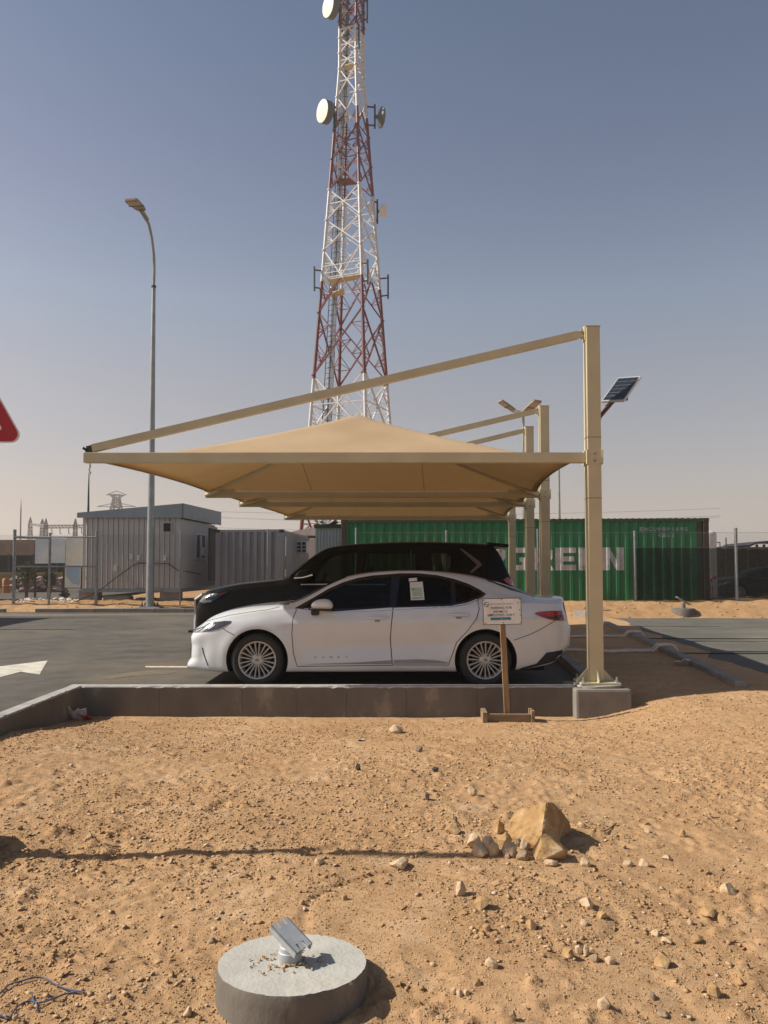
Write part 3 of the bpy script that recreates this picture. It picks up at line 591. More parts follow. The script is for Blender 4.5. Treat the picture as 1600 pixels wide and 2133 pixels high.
# concrete pedestal with rough grout under the nearest post
ped = empty('post_footing', (2.51, 9.2, -.4), 'pale concrete pedestal under the nearest cream canopy post, beside the wall end', 'footing')
xa, xb = X(1197, 8.93), X(1313, 8.93); mb = MB(); rr = random.Random(5)
mb.bbox(((xa + xb) / 2, 9.27, -.235), (xb - xa, .68, .60), .03); mb.build('block', 'pad_concrete', ped)
bm = bmesh.new()
for k in range(70):
    a = rr.uniform(0, 2 * math.pi); q = rr.uniform(.85, 1); bmesh.ops.create_vert(bm, co=(2.53 + .27 * q * math.copysign(min(1, abs(1.3 * math.cos(a))), math.cos(a)), 9.19 + .21 * q * math.copysign(min(1, abs(1.3 * math.sin(a))), math.sin(a)), rr.uniform(.055, .105)))
hull = bmesh.ops.convex_hull(bm, input=bm.verts); me = bpy.data.meshes.new('grout_pad'); bm.to_mesh(me); bm.free()
for v in me.vertices: v.co -= Vector(ORG[ped.name])
link('grout_pad', me, 'pale_concrete', ped)
# ================================================================== CARS
def inpoly(x, y, P):
    r = False; n = len(P)
    for i in range(n):
        x1, y1 = P[i]; x2, y2 = P[(i + 1) % n]
        if (y1 > y) != (y2 > y) and x < (x2 - x1) * (y - y1) / (y2 - y1) + x1: r = not r
    return r
def resample(P, step, closed=True):
    o = []; n = len(P)
    for i in range(n if closed else n - 1):
        a, b = Vector(P[i]), Vector(P[(i + 1) % n]); k = max(1, int(math.ceil((b - a).length / step)))
        o += [tuple(a.lerp(b, t / k)) for t in range(k)]
    if not closed: o.append(tuple(P[-1]))
    return o
def round_poly(P, it=2, keep=()):
    for _ in range(it):
        Q = []; n = len(P)
        for i in range(n):
            a, b = Vector(P[i]), Vector(P[(i + 1) % n]); Q += [tuple(a.lerp(b, .25)), tuple(a.lerp(b, .75))]
        P = Q
    return P
def inset(P, d):
    # shrink a polygon towards its inside
    n = len(P); area = sum(P[i][0] * P[(i + 1) % n][1] - P[(i + 1) % n][0] * P[i][1] for i in range(n)); s = 1 if area > 0 else -1; Q = []
    for i in range(n):
        p, a, b = Vector(P[i]), Vector(P[i - 1]), Vector(P[(i + 1) % n]); t1, t2 = (p - a), (b - p)
        if t1.length < 1e-9 or t2.length < 1e-9: Q.append(tuple(p)); continue
        t1.normalize(); t2.normalize(); nn = (Vector((-t1.y, t1.x)) + Vector((-t2.y, t2.x))) * s
        if nn.length < 1e-6: Q.append(tuple(p)); continue
        nn.normalize(); k = max(.45, nn.dot(Vector((-t1.y, t1.x)) * s)); Q.append(tuple(p + nn * d / k))
    return Q
class Car:
    def __init__(s, name, Yc, tab, label, cat, paint):
        s.Yc = Yc; s.root = empty(name, (0.0, Yc, 0), label, cat); s.f = {k: interp(*zip(*v)) for k, v in tab.items()}; s.paint = paint
        f = s.f; x0, x1 = tab['top'][0][0], tab['top'][-1][0]
        xs = np.concatenate([np.linspace(x0, x0 + .35, 22)[:-1], np.linspace(x0 + .35, x1 - .35, 92)[:-1], np.linspace(x1 - .35, x1, 22)])
        rings = []
        for x in xs:
            W, bot, top, bz, by, rz, ry = [float(f[k](x)) for k in ('W', 'bot', 'top', 'bz', 'by', 'rz', 'ry')]
            h = bz - bot
            c = [(0, bot), (.70 * W, bot), (.945 * W, bot + .02), (.985 * W, bot + .10), (W, bot + .42 * h), (.995 * W, bot + .66 * h), (.985 * W, bot + .86 * h), (by * W, bz),
                 (by * W + (ry - by * W) * .5, bz + (rz - bz) * .52), (ry, rz), (ry * .80, rz + .70 * (top - rz)), (ry * .42, rz + .94 * (top - rz)), (0, top)]
            P = [Vector(q) for q in c]; pts = []
            for i in range(len(P) - 1):
                p0, p1, p2, p3 = (P[i - 1] if i else Vector((-P[1].x, P[1].y))), P[i], P[i + 1], (P[i + 2] if i + 2 < len(P) else Vector((-P[i].x, P[i].y)))
                if i == 7: p0 = p1 - (p2 - p1)
                if i == 6: p3 = p2 + (p2 - p1)
                for k in range(4):
                    t = k / 4; T = .40
                    m1, m2 = (p2 - p0) * T, (p3 - p1) * T; L = (p2 - p1).length
                    for m_ in (m1, m2):
                        if m_.length > L * 1.2: m_ *= L * 1.2 / m_.length
                    pts.append((2 * t**3 - 3 * t**2 + 1) * p1 + (t**3 - 2 * t**2 + t) * m1 + (-2 * t**3 + 3 * t**2) * p2 + (t**3 - t**2) * m2)
            pts.append(P[-1]); half = pts
            ring = [(x, Yc - q.x, q.y) for q in half] + [(x, Yc + q.x, q.y) for q in reversed(half[1:-1])]
            rings.append(ring)
        if hasattr(s, 'sculpt'): pass
        n = len(rings[0]); V = [v for r_ in rings for v in r_]; F = []
        V = [s.shape(v) for v in V]
        for j in range(len(rings) - 1):
            for i in range(n): F.append((j * n + i, j * n + (i + 1) % n, (j + 1) * n + (i + 1) % n, (j + 1) * n + i))
        F += [tuple(reversed(range(n))), tuple(range((len(rings) - 1) * n, len(rings) * n))]
        s.V, s.F = V, F; s.bvh = BVHTree.FromPolygons([Vector(v) for v in V], F)
    def shape(s, v): return v
    def hit(s, x, z):
        h = s.bvh.ray_cast(Vector((x, s.Yc - 4, z)), Vector((0, 1, 0)))
        if h[0] is None or h[0].y > s.Yc - .15:
            h = s.bvh.find_nearest(Vector((x, s.Yc - 1.0, z)))
        return h[0], h[1]
    def hit_top(s, x, y):
        h = s.bvh.ray_cast(Vector((x, s.Yc + y, 4)), Vector((0, 0, -1)))
        if h[0] is None: h = s.bvh.find_nearest(Vector((x, s.Yc + y, 1.2)))
        return h[0], h[1]
    def tri(s, outer, holes, step):
        rs = [resample(outer, step)] + [resample(h, step) for h in holes]; vs, es = [], []
        for r_ in rs:
            k = len(vs); vs += [Vector(p) for p in r_]; es += [(k + i, k + (i + 1) % len(r_)) for i in range(len(r_))]
        xa, xb = min(p[0] for p in outer), max(p[0] for p in outer); ya, yb = min(p[1] for p in outer), max(p[1] for p in outer)
        for i, x in enumerate(np.arange(xa, xb, step)):
            for y in np.arange(ya + (i % 2) * step / 2, yb, step):
                if inpoly(x, y, outer) and not any(inpoly(x, y, h) for h in holes): vs.append(Vector((x, y)))
        v2, _, fc, *_ = geometry.delaunay_2d_cdt(vs, es, [], 0, 1e-5); keep = []
        for f in fc:
            c = sum((v2[i] for i in f), Vector((0, 0))) / len(f)
            if inpoly(c.x, c.y, outer) and not any(inpoly(c.x, c.y, h) for h in holes): keep.append(tuple(f))
        return v2, keep
    def shell(s, name, m, outer, holes=(), off=.003, thick=.008, step=.05, axis='y', parent=None, both=False, label=None):
        v2, fs = s.tri(outer, holes, step); obs = []
        for side in ((1, -1) if both else (1,)):
            A, B = [], []
            for p in v2:
                h, nrm = s.hit(p.x, p.y) if axis == 'y' else s.hit_top(p.x, p.y)
                d = Vector((0, -1, 0)) if axis == 'y' else Vector((0, 0, 1))
                if nrm.dot(d) < 0: nrm = -nrm
                d = (d + nrm).normalized(); a, b = h + d * off, h + d * (off - thick)
                if side < 0: a.y, b.y = 2 * s.Yc - a.y, 2 * s.Yc - b.y
                A.append(a); B.append(b)
            ec = {}
            for f in fs:
                for i in range(len(f)):
                    e = (f[i], f[(i + 1) % len(f)]); k = tuple(sorted(e)); ec.setdefault(k, []).append(e)
            rim = [e[0] for e in ec.values() if len(e) == 1]; n = len(A); mb = MB()
            mb.add(A + B, list(fs) + [(e[1], e[0], e[0] + n, e[1] + n) for e in rim])
            o = mb.build(name, m, parent or s.root, True, 50); obs.append(o)
            if label: o['label'] = label
        return obs[0]
    def line(s, name, m, pts, w=.006, off=.0035, parent=None, axis='y', step=.03):
        P = resample(pts, step, closed=False); mb = MB(); L = []
        for i, p in enumerate(P):
            a, b = Vector(P[max(0, i - 1)]), Vector(P[min(len(P) - 1, i + 1)]); d = (b - a).normalized(); nn = Vector((-d.y, d.x)) * w / 2
            for q in (Vector(p) + nn, Vector(p) - nn):
                h, nrm = s.hit(q.x, q.y) if axis == 'y' else s.hit_top(q.x, q.y); dd = Vector((0, -1, 0)) if axis == 'y' else Vector((0, 0, 1)); L.append(h + dd * off)
        mb.add(L, [(2 * i, 2 * i + 1, 2 * i + 3, 2 * i + 2) for i in range(len(P) - 1)]); return mb.build(name, m, parent or s.root)
    def finish_body(s, axles, r_arch, y_in, openings, cav):
        mb = MB(); mb.add(s.V, s.F); body = mb.build('body', s.paint, s.root)
        cut = MB()
        for ax, az in axles:
            for sd in (-1, 1):
                cut.lathe([(0, y_in), (r_arch, y_in), (r_arch, 1.3), (0, 1.3)], 48, (ax, s.Yc, az), 'y') if sd > 0 else cut.lathe([(0, -1.3), (r_arch, -1.3), (r_arch, -y_in), (0, -y_in)], 48, (ax, s.Yc, az), 'y')
        cc = MB(); rings = []
        for x in np.linspace(cav[0], cav[1], 14):
            f = s.f; ry, rz, by, bz = float(f['ry'](x)), float(f['rz'](x)), float(f['by'](x) * f['W'](x)), float(f['bz'](x))
            zt = min(rz - .03, float(f['top'](x)) - .05); zt = max(zt, bz + .02)
            rings.append([(x, s.Yc + y, z) for y, z in ((-by + .09, .42), (-by + .07, bz), (-ry + .045, zt), (ry - .045, zt), (by - .07, bz), (by - .09, .42))])
        cc.add([v for r_ in rings for v in r_], [(j * 6 + i, j * 6 + (i + 1) % 6, (j + 1) * 6 + (i + 1) % 6, (j + 1) * 6 + i) for j in range(13) for i in range(6)] + [tuple(reversed(range(6))), tuple(range(78, 84))])
        for P in openings: cc2 = MB(); cc2.prism([(p[0], s.Yc - 1.5, p[1]) for p in P], (0, 3.0, 0)); s._boolean(body, cc2)
        s._boolean(body, cc); s._boolean(body, cut)
        body.data.shade_smooth(); body.data.set_sharp_from_angle(angle=R(32)); s.body = body
        for ax, az in axles:
            for sd in (-1, 1):
                w_ = MB(); a0, a1 = R(-18), R(198); yy = (y_in - .02, .80 if sd else 0)
                w_.lathe([(r_arch - .012, sd * (y_in + .005)), (r_arch - .012, sd * (float(s.f['W'](ax)) - .045))], 36, (ax, s.Yc, az), 'y', a0, a1)
                w_.lathe([(.0, sd * (y_in + .006)), (r_arch - .010, sd * (y_in + .006))], 36, (ax, s.Yc, az), 'y'); w_.build('wheel_liner', 'gap', s.root)
        return body
    def _boolean(s, body, mb):
        me = bpy.data.meshes.new('cut'); o3 = ORG[s.root.name]; me.from_pydata([tuple(Vector(v) - Vector(o3)) for v in mb.v], [], mb.f)
        bm = bmesh.new(); bm.from_mesh(me); bmesh.ops.recalc_face_normals(bm, faces=bm.faces); bm.to_mesh(me); bm.free(); me.materials.append(M['interior'])
        c = bpy.data.objects.new('cut', me); col.objects.link(c); c.location = o3
        md = body.modifiers.new('b', 'BOOLEAN'); md.operation = 'DIFFERENCE'; md.object = c; md.solver = 'EXACT'
        try: md.material_mode = 'TRANSFER'
        except Exception: pass
        bpy.context.view_layer.update(); dg = bpy.context.evaluated_depsgraph_get(); nm = bpy.data.meshes.new_from_object(body.evaluated_get(dg)); old = body.data
        body.modifiers.clear(); body.data = nm; nm.name = 'body'; bpy.data.objects.remove(c); bpy.data.meshes.remove(me)
def make_wheel(root, ax, y, az, r, rr, wd, spokes, proto=None, yaw=0.0, spin=0.0):
    if proto is not None:
        c = copy_tree(proto, root); c.location = Vector((ax, y, az)) - Vector(ORG[root.name]); c.rotation_euler = (0, spin, R(180) if yaw else 0); return c
    wq = empty('tmp', (ax, y, az)); h = wd / 2
    t = MB(); t.lathe([(rr, -h * .86), (rr + .012, -h * .97), (rr + (r - rr) * .55, -h * 1.02), (r - .018, -h * .90), (r - .004, -h * .72), (r, -h * .5), (r, -h * .17), (r - .007, -h * .16), (r - .007, -h * .13), (r, -h * .12), (r, h * .12), (r - .007, h * .13), (r - .007, h * .16), (r, h * .17), (r, h * .5), (r - .004, h * .72), (r - .018, h * .9), (rr + (r - rr) * .55, h * 1.02), (rr + .012, h * .97), (rr, h * .86)], 56, (ax, y, az), 'y')
    ORG['__w'] = (ax, y, az); tyre = t.build('wheel', 'rubber', None, True, 30, origin=(ax, y, az)); tyre.parent = root; tyre.location = Vector((ax, y, az)) - Vector(ORG[root.name]); ORG[tyre.name] = (ax, y, az)
    b = MB(); f = -h * .80
    b.lathe([(rr + .004, -h * .84), (rr + .002, -h * .92), (rr - .012, -h * .90), (rr - .022, -h * .72), (rr - .03, h * .7), (rr + .002, h * .84)], 56, (ax, y, az), 'y')
    for k in range(spokes):
        a = 2 * math.pi * (k + .5) / spokes + (.045 if k % 2 else -.045); a2 = 2 * math.pi * (k + .5) / spokes + (-.02 if k % 2 else .02)
        p0 = Vector((ax + .058 * math.cos(a), y + f + .018, az + .058 * math.sin(a))); p1 = Vector((ax + (rr - .012) * math.cos(a2), y + f - .004, az + (rr - .012) * math.sin(a2)))
        d = (p1 - p0).normalized(); u = Vector((0, -1, 0)); sd = d.cross(u).normalized(); q = []
        for p, w_, dp in ((p0, .0075, .034), (p0.lerp(p1, .5), .0082, .030), (p1, .0105, .026)):
            q += [p - sd * w_, p - sd * w_ * .6 + u * .008, p + sd * w_ * .6 + u * .008, p + sd * w_, p + sd * w_ - u * dp, p - sd * w_ - u * dp]
        b.add(q, [(i + j * 6, (i + 1) % 6 + j * 6, (i + 1) % 6 + j * 6 + 6, i + j * 6 + 6) for j in range(2) for i in range(6)] + [(5, 4, 3, 2, 1, 0), (12, 13, 14, 15, 16, 17)])
    b.lathe([(.078, f + .05), (.075, f + .016), (.060, f + .004), (.034, f + .0), (.033, f - .004), (0, f - .006)], 40, (ax, y, az), 'y'); b.build('rim', 'alloy', tyre, True, 30)
    b = MB()
    for k in range(5):
        a = math.pi / 2 + 2 * math.pi * k / 5; b.lathe([(.0, f - .002), (.0155, f - .002), (.0155, f + .02)], 12, (ax + .054 * math.cos(a), y + .006, az + .054 * math.sin(a)), 'y')
    b.build('lug_recess', 'gap', tyre)
    b = MB()
    for k in range(5):
        a = math.pi / 2 + 2 * math.pi * k / 5; b.lathe([(0, f - .010), (.007, f - .010), (.0085, f - .002), (.0085, f + .02)], 6, (ax + .054 * math.cos(a), y + .006, az + .054 * math.sin(a)), 'y')
    b.build('lug_nut', 'chrome', tyre)
    b = MB()
    for (ra, rb_, cz) in ((.022, .015, 0), (.008, .014, 0), (.015, .006, .005)):
        P = [(ax + ra * math.cos(t), y + f - .0065, az + cz + rb_ * math.sin(t)) for t in [2 * math.pi * i / 20 for i in range(21)]]; b.tube(P, .0014, 4, False)
    b.build('hub_emblem', 'gap', tyre)
    b = MB(); b.lathe([(0, .012), (.155, .012), (.155, -.010), (0, -.010)], 40, (ax, y, az), 'y'); b.build('brake_disc', 'brake', tyre)
    b = MB(); b.lathe([(0, .03), (rr - .025, .03)], 40, (ax, y, az), 'y'); b.build('wheel_back', 'gap', tyre)
    bpy.data.objects.remove(wq); return tyre
def seat(root, x, y, z, wdt):
    mb = MB(); mb.bbox((x, y, z + .08), (.50, wdt, .18), .05); mb.bbox((x + .29, y, z + .42), (.15, wdt, .62), .05, Matrix.Rotation(R(18), 3, 'Y')); mb.bbox((x + .42, y, z + .80), (.09, wdt * .5, .17), .03, Matrix.Rotation(R(12), 3, 'Y'))
    return mb.build('seat', 'interior', root)

# ------------------------------------------------------------------ white sedan
def zf(x0, y0, s_, depth):
    def g(zx, zy):
        p = pt(x0 + zx / s_, y0 + zy / s_, depth); return (p.x, p.z)
    return g
TS = dict(
    top=[(-2.56, .60), (-2.53, .66), (-2.46, .725), (-2.38, .78), (-2.26, .85), (-2.1, .905), (-1.92, .945), (-1.68, .98), (-1.4, 1.003), (-1.22, 1.02), (-1.05, 1.10), (-.85, 1.205), (-.65, 1.30), (-.46, 1.372), (-.25, 1.412), (0, 1.436), (.25, 1.445), (.55, 1.44), (.88, 1.418), (1.15, 1.38), (1.4, 1.322), (1.617, 1.25), (1.85, 1.165), (2.02, 1.108), (2.1, 1.098), (2.25, 1.096), (2.36, 1.09), (2.40, 1.075), (2.42, 1.05)],
    rz=[(-2.56, .58), (-2.53, .635), (-2.46, .70), (-2.38, .75), (-2.26, .815), (-2.1, .87), (-1.92, .915), (-1.68, .953), (-1.4, .985), (-1.22, 1.0), (-1.05, 1.035), (-.907, 1.10), (-.716, 1.21), (-.526, 1.295), (-.335, 1.35), (-.145, 1.382), (.12, 1.402), (.45, 1.41), (.68, 1.388), (.89, 1.345), (1.08, 1.285), (1.28, 1.21), (1.6, 1.125), (1.85, 1.08), (2.05, 1.063), (2.25, 1.06), (2.36, 1.05), (2.42, 1.01)],
    ry=[(-2.56, .46), (-2.5, .54), (-2.2, .64), (-1.8, .70), (-1.4, .735), (-1.15, .74), (-.9, .72), (-.6, .67), (-.3, .625), (.2, .605), (.8, .605), (1.2, .63), (1.6, .67), (2.0, .70), (2.3, .67), (2.42, .56)],
    bz=[(-2.56, .53), (-2.53, .59), (-2.46, .645), (-2.38, .69), (-2.26, .75), (-2.1, .805), (-1.92, .855), (-1.68, .90), (-1.4, .94), (-1.2, .955), (-.8, .962), (0, .968), (.6, .98), (1.0, .995), (1.3, 1.015), (1.6, 1.03), (1.9, 1.025), (2.2, 1.015), (2.36, 1.0), (2.42, .96)],
    by=[(-2.56, .93), (-1.4, .935), (-1.0, .955), (1.2, .955), (1.7, .935), (2.42, .93)],
    W=[(-2.56, .66), (-2.53, .72), (-2.46, .775), (-2.36, .815), (-2.2, .855), (-2.0, .885), (-1.7, .912), (-1.3, .92), (0, .92), (1.2, .92), (1.6, .912), (1.9, .89), (2.15, .855), (2.3, .82), (2.38, .785), (2.42, .73)],
    bot=[(-2.56, .235), (-2.5, .195), (-2.2, .165), (-1.2, .165), (1.2, .17), (1.6, .185), (1.9, .215), (2.19, .27), (2.32, .37), (2.42, .46)])
class Sedan(Car):
    def shape(s, v):
        x, y, z = v; d = y - s.Yc; sg = 1 if d > 0 else -1
        if abs(d) > .5 and z < 1.0:
            # concave sweep along the doors, crisp line above it, flared arches
            zc = .46 + .10 * (x + 1.2) / 2.4; k = math.exp(-((z - zc) / .13) ** 2) * float(smooth(-1.25, -.7, x) * smooth(1.1, .55, x)); d -= sg * .042 * k
            zl = .80 + .012 * x; d += sg * .020 * math.exp(-((z - zl) / .030) ** 2) * float(smooth(-1.5, -1.0, x))
            for ax in (-1.568, 1.256):
                q = math.hypot(x - ax, z - .33); d += sg * .014 * math.exp(-((q - .42) / .07) ** 2)
            # bumper corner scoop
            d -= sg * .022 * math.exp(-((x + 2.30) / .10) ** 2 - ((z - .42) / .14) ** 2)
            d -= sg * .018 * math.exp(-((x - 2.10 + (z - .5) * .5) / .09) ** 2 - ((z - .50) / .18) ** 2)
        if x > 2.15:
            k = float(smooth(2.15, 2.40, x)); z += .016 * k * float(smooth(.98, 1.05, z))
            x += k * float(np.interp(z, [.2, .44, .50, .74, .79, .90, .99, 1.05, 1.09], [-.02, .0, .045, .045, -.01, -.03, -.045, .02, .035]))
        if x < -2.25:
            k = float(smooth(-2.25, -2.5, x)); x -= k * float(np.interp(z, [.17, .24, .27, .33, .50, .58, .62, .68, .74], [.03, .045, .03, -.03, -.035, .0, .015, .03, .0]))
        if x < -2.0: x = -2.0 + (x + 2.0) * .835
        if x > 1.75: x = 1.75 + (x - 1.75) * .835
        return (x, s.Yc + d, z)
SY = 10.44
sedan = Sedan('white_sedan', SY, TS, 'white four-door sedan parked side-on under the near beige canopy behind the parking sign', 'car', 'white_paint')
A, B = zf(370, 1100, 3.2, 9.56), zf(780, 1100, 3.2, 9.56)           # lower body
G1, G2 = zf(370, 1100, 3.2, 9.72), zf(780, 1100, 3.2, 9.72)         # greenhouse
FW, RW = [G1(828, 527), G1(905, 478), G1(1000, 421), G1(1100, 376), G1(1200, 346), G1(1300, 329), G1(1436, 318), G1(1420, 528), G1(1040, 545)], [G2(132, 527), G2(166, 312), G2(300, 313), G2(420, 326), G2(520, 350), G2(518, 508)]
QW = [G2(532, 353), G2(630, 386), G2(700, 421), G2(732, 437), G2(700, 455), G2(620, 488), G2(530, 506)]
DLO = [G1(790, 530), G1(895, 470), G1(1000, 408), G1(1100, 362), G1(1200, 333), G1(1300, 316), G1(1440, 306), G2(166, 302), G2(300, 302), G2(420, 314), G2(530, 338), G2(635, 374), G2(705, 411), G2(742, 438), G2(705, 462), G2(620, 497), G2(500, 519), G2(125, 537), G1(1430, 538), G1(1040, 556)]
op = [inset(FW, .012), inset(RW, .012), inset(QW, .012)]
sedan.finish_body([(-1.568, .33), (1.256, .33)], .385, .55, op, (-.98, 1.25))
sedan.shell('window_trim', 'black_gloss', DLO, [inset(FW, .017), inset(RW, .017), inset(QW, .017)], .003, .02, .045, both=True)
line_ = [G1(790, 534)] + [G1(1040, 560), G1(1430, 542), G2(125, 541), G2(500, 523), G2(620, 501), G2(705, 466), G2(744, 438)]
sedan.line('chrome_strip', 'chrome', line_, .009, .006)
fd = [A(800, 543), A(775, 600), A(768, 700), A(778, 830), A(803, 915), A(1428, 909), A(1414, 740), A(1421, 640), A(1432, 530), A(1040, 557)]
rd = [B(125, 532), B(112, 640), B(104, 740), B(120, 905), B(487, 905), B(517, 830), B(542, 760), B(617, 680), B(676, 600), B(694, 540), B(687, 474), B(620, 499), B(500, 521)]
fdo = sedan.shell('front_door', 'white_paint', fd, (), .004, .012, .05, both=True)
rdo = sedan.shell('rear_door', 'white_paint', rd, (), .004, .012, .05, both=True)
sedan.line('panel_gap', 'gap', [A(797, 536), A(771, 600), A(764, 700), A(774, 830), A(799, 920), A(1432, 914), B(122, 911), B(491, 911), B(521, 830), B(546, 760), B(621, 680), B(680, 600), B(698, 540), B(690, 468)], .008, .002)
sedan.line('panel_gap', 'gap', [A(1438, 530), A(1425, 640), A(1418, 740), A(1432, 908)], .009, .0055)
for nm, P, pa in (('window_glass', FW, fdo), ('window_glass', RW, rdo), ('quarter_glass', QW, sedan.root)):
    sedan.shell(nm, 'glass' if P is FW else 'dark_glass', P, (), -.004, .004, .06, both=True, parent=pa)
sedan.shell('chrome_sill_trim', 'sky_tint_trim', [A(830, 907), A(1200, 893), A(1428, 879), A(1428, 905)], (), .008, .01, .06, parent=fdo)
sedan.shell('chrome_sill_trim', 'sky_tint_trim', [B(128, 877), B(300, 872), B(420, 880), B(490, 893), B(486, 901), B(128, 903)], (), .008, .01, .06, parent=rdo)
for f_, par, dx in ((A, fdo, (1270, 1410, 580, 612)), (B, rdo, (498, 638, 562, 592))):
    x0, x1, y0, y1 = dx; ym = (y0 + y1) / 2
    sedan.line('handle_recess', 'gap', [f_(x0 + 45, y1 + 6), f_(x0 + 80, y1 + 6)], .012, .006, par)
    pa, pb = f_(x0, ym), f_(x1, ym); ha, hb = sedan.hit(*pa)[0], sedan.hit(*pb)[0]; mb = MB(); d = (hb - ha); N = 8; q = []
    mb.tube([ha.lerp(hb, t / N) + Vector((0, -.004 - .026 * math.sin(math.pi * t / N) ** .6, 0)) for t in range(N + 1)], [.008 + .011 * math.sin(math.pi * t / N) ** .5 for t in range(N + 1)], 8); mb.build('door_handle', 'white_paint', par, True)
# lettering on the lower front door
mb = MB(); x0, z0 = A(912, 864); x1, _ = A(1136, 864); x = x0
for i, ch in enumerate('CAMRY'):
    xx = x0 + (x1 - x0) * (i / 4) * .92
    flat_text(mb, ch, .027, lambda u, v, xx=xx: (lambda h: h + Vector((0, -.0065, 0)))(sedan.hit(xx + u, z0 + v)[0]), .001, width=.034)
mb.build('door_lettering', 'galv', fdo)
# lamps, bumpers, grille
A2 = zf(380, 1220, 6.1538, 9.68)
hl = sedan.shell('headlight', 'dark_lens', [A2(100, 575), A2(160, 560), A2(270, 525), A2(330, 490), A2(430, 462), A2(560, 446), A2(650, 447), A2(640, 470), A2(580, 505), A2(480, 552), A2(380, 575), A2(250, 592), A2(120, 605)], (), .006, .014, .03, both=True)
sedan.shell('light_strip', 'clear_lens', [A2(340, 545), A2(390, 508), A2(432, 490), A2(440, 500), A2(405, 528), A2(360, 555)], (), .010, .008, .03, parent=hl)
B3 = zf(960, 1220, 4.2105, 9.75)
tl = sedan.shell('tail_light', 'red_lens', [B3(618, 236), B3(650, 225), B3(720, 218), B3(800, 216), B3(870, 218), B3(895, 235), B3(905, 295), B3(860, 300), B3(790, 297), B3(720, 280), B3(660, 258)], (), .010, .018, .03, both=True)
sedan.shell('light_band', 'dark_lens', [B3(720, 262), B3(790, 268), B3(850, 250), B3(860, 262), B3(850, 285), B3(790, 288), B3(735, 276)], (), .014, .008, .03, parent=tl)
sedan.shell('reverse_lens', 'clear_lens', [B3(868, 226), B3(893, 228), B3(902, 290), B3(882, 292)], (), .014, .008, .03, parent=tl)
sedan.line('panel_gap', 'gap', [A2(540, 535), A2(600, 575), A2(700, 622)], .007, .003)
sedan.line('panel_gap', 'gap', [A2(265, 790), A2(290, 880), A2(345, 1015)], .012, .003)
sedan.line('panel_gap', 'gap', [B(925, 746), B(1020, 714), B(1100, 680), B(1215, 615)], .007, .003)
sedan.line('panel_gap', 'gap', [A2(270, 470), A2(400, 430), A2(620, 375), A2(900, 330), A2(1100, 305), A2(1250, 270)], .005, .003)
sedan.shell('rear_diffuser', 'black_plastic', [B(1150, 832), B(1200, 826), B(1266, 816), B(1258, 862), B(1200, 894), B(1080, 921), B(975, 942), B(972, 934), B(1080, 905)], (), .006, .02, .04, both=True)
gr = MB()
for k in range(9):
    z = .285 + k * .038; gr.bbox((-2.462 + .004 * abs(k - 4), SY, z), (.04, 1.22 - .03 * k, .018), .004)
gr.box((-2.448, SY, .45), (.02, 1.15, .36)); g_ = gr.build('grille', 'black_plastic', sedan.root)
mb = MB(); mb.box((-2.492, SY, .50), (.012, .36, .12)); mb.build('number_plate', 'black_plastic', g_)
mb = MB(); mb.bbox((-2.478, SY, .655), (.06, 1.15, .03), .01); mb.build('grille_bar', 'black_gloss', sedan.root)
mb = MB(); mb.bbox((-2.462, SY, .215), (.09, 1.26, .05), .015); mb.build('front_lip', 'white_paint', sedan.root)
# mirror, screens, roof glass, spoiler, underbody
h = sedan.hit(*G1(985, 515))[0]; 
def mirror(car, poly, y0, y1, m_top, name='door_mirror', cut=None):
    bm = bmesh.new(); P = round_poly(poly, 2); n = len(P); c = Vector((sum(p[0] for p in P) / n, sum(p[1] for p in P) / n)); rings = []
    for t, k in ((0, .45), (.12, .78), (.35, .97), (.65, 1.0), (.9, .93), (1, .80)):
        rings.append([(c.x + (p[0] - c.x) * k, y0 + (y1 - y0) * t, c.y + (p[1] - c.y) * k) for p in P])
    mb = MB(); mb.add([v for r_ in rings for v in r_], [(j * n + i, j * n + (i + 1) % n, (j + 1) * n + (i + 1) % n, (j + 1) * n + i) for j in range(5) for i in range(n)] + [tuple(reversed(range(n))), tuple(range(5 * n, 6 * n))])
    return mb.build(name, m_top, car.root, True, 45)
Mz = zf(370, 1100, 3.2, 9.42)
mi = mirror(sedan, [Mz(885, 536), Mz(893, 500), Mz(925, 478), Mz(980, 470), Mz(1020, 480), Mz(1038, 508), Mz(1034, 536), Mz(990, 542)], 9.31, 9.53, 'white_paint')
mb = MB(); q = Mz(912, 565); mb.bbox((q[0], 9.56, q[1]), (.10, .16, .075), .025); mb.build('mirror_arm', 'black_plastic', mi)
mb = MB(); q0, q1 = Mz(890, 541), Mz(1030, 541); mb.tube([(q0[0], 9.345, q0[1]), (q1[0], 9.345, q1[1])], .010, 6); mb.build('mirror_trim', 'black_plastic', mi)
wsx = [(-1.17, .66), (-1.2, .3), (-1.21, 0), (-1.2, -.3), (-1.17, -.66), (-.80, -.62), (-.50, -.55), (-.47, 0), (-.50, .55), (-.80, .62)]
sedan.shell('windscreen', 'dark_glass', wsx, (), .004, .008, .06, 'z')
sedan.shell('rear_window', 'black_gloss', [(1.34, .50), (1.33, 0), (1.34, -.50), (1.62, -.585), (1.93, -.60), (1.98, 0), (1.93, .60), (1.62, .585)], (), .005, .008, .06, 'z')
sedan.shell('roof_glass', 'black_gloss', [(-.34, .42), (-.34, -.42), (.20, -.42), (.20, .42)], (), .004, .008, .06, 'z')
sedan.shell('cowl', 'black_plastic', [(-1.33, .64), (-1.37, 0), (-1.33, -.64), (-1.20, -.69), (-1.22, 0), (-1.20, .69)], (), .003, .008, .05, 'z')
mb = MB()
for sg in (-1, 1): mb.bar((-1.29, SY + sg * .1 - .25, 1.035), (-1.10, SY + sg * .1 + .25, 1.085), .012, .012)
mb.build('wiper', 'black_plastic', sedan.root)
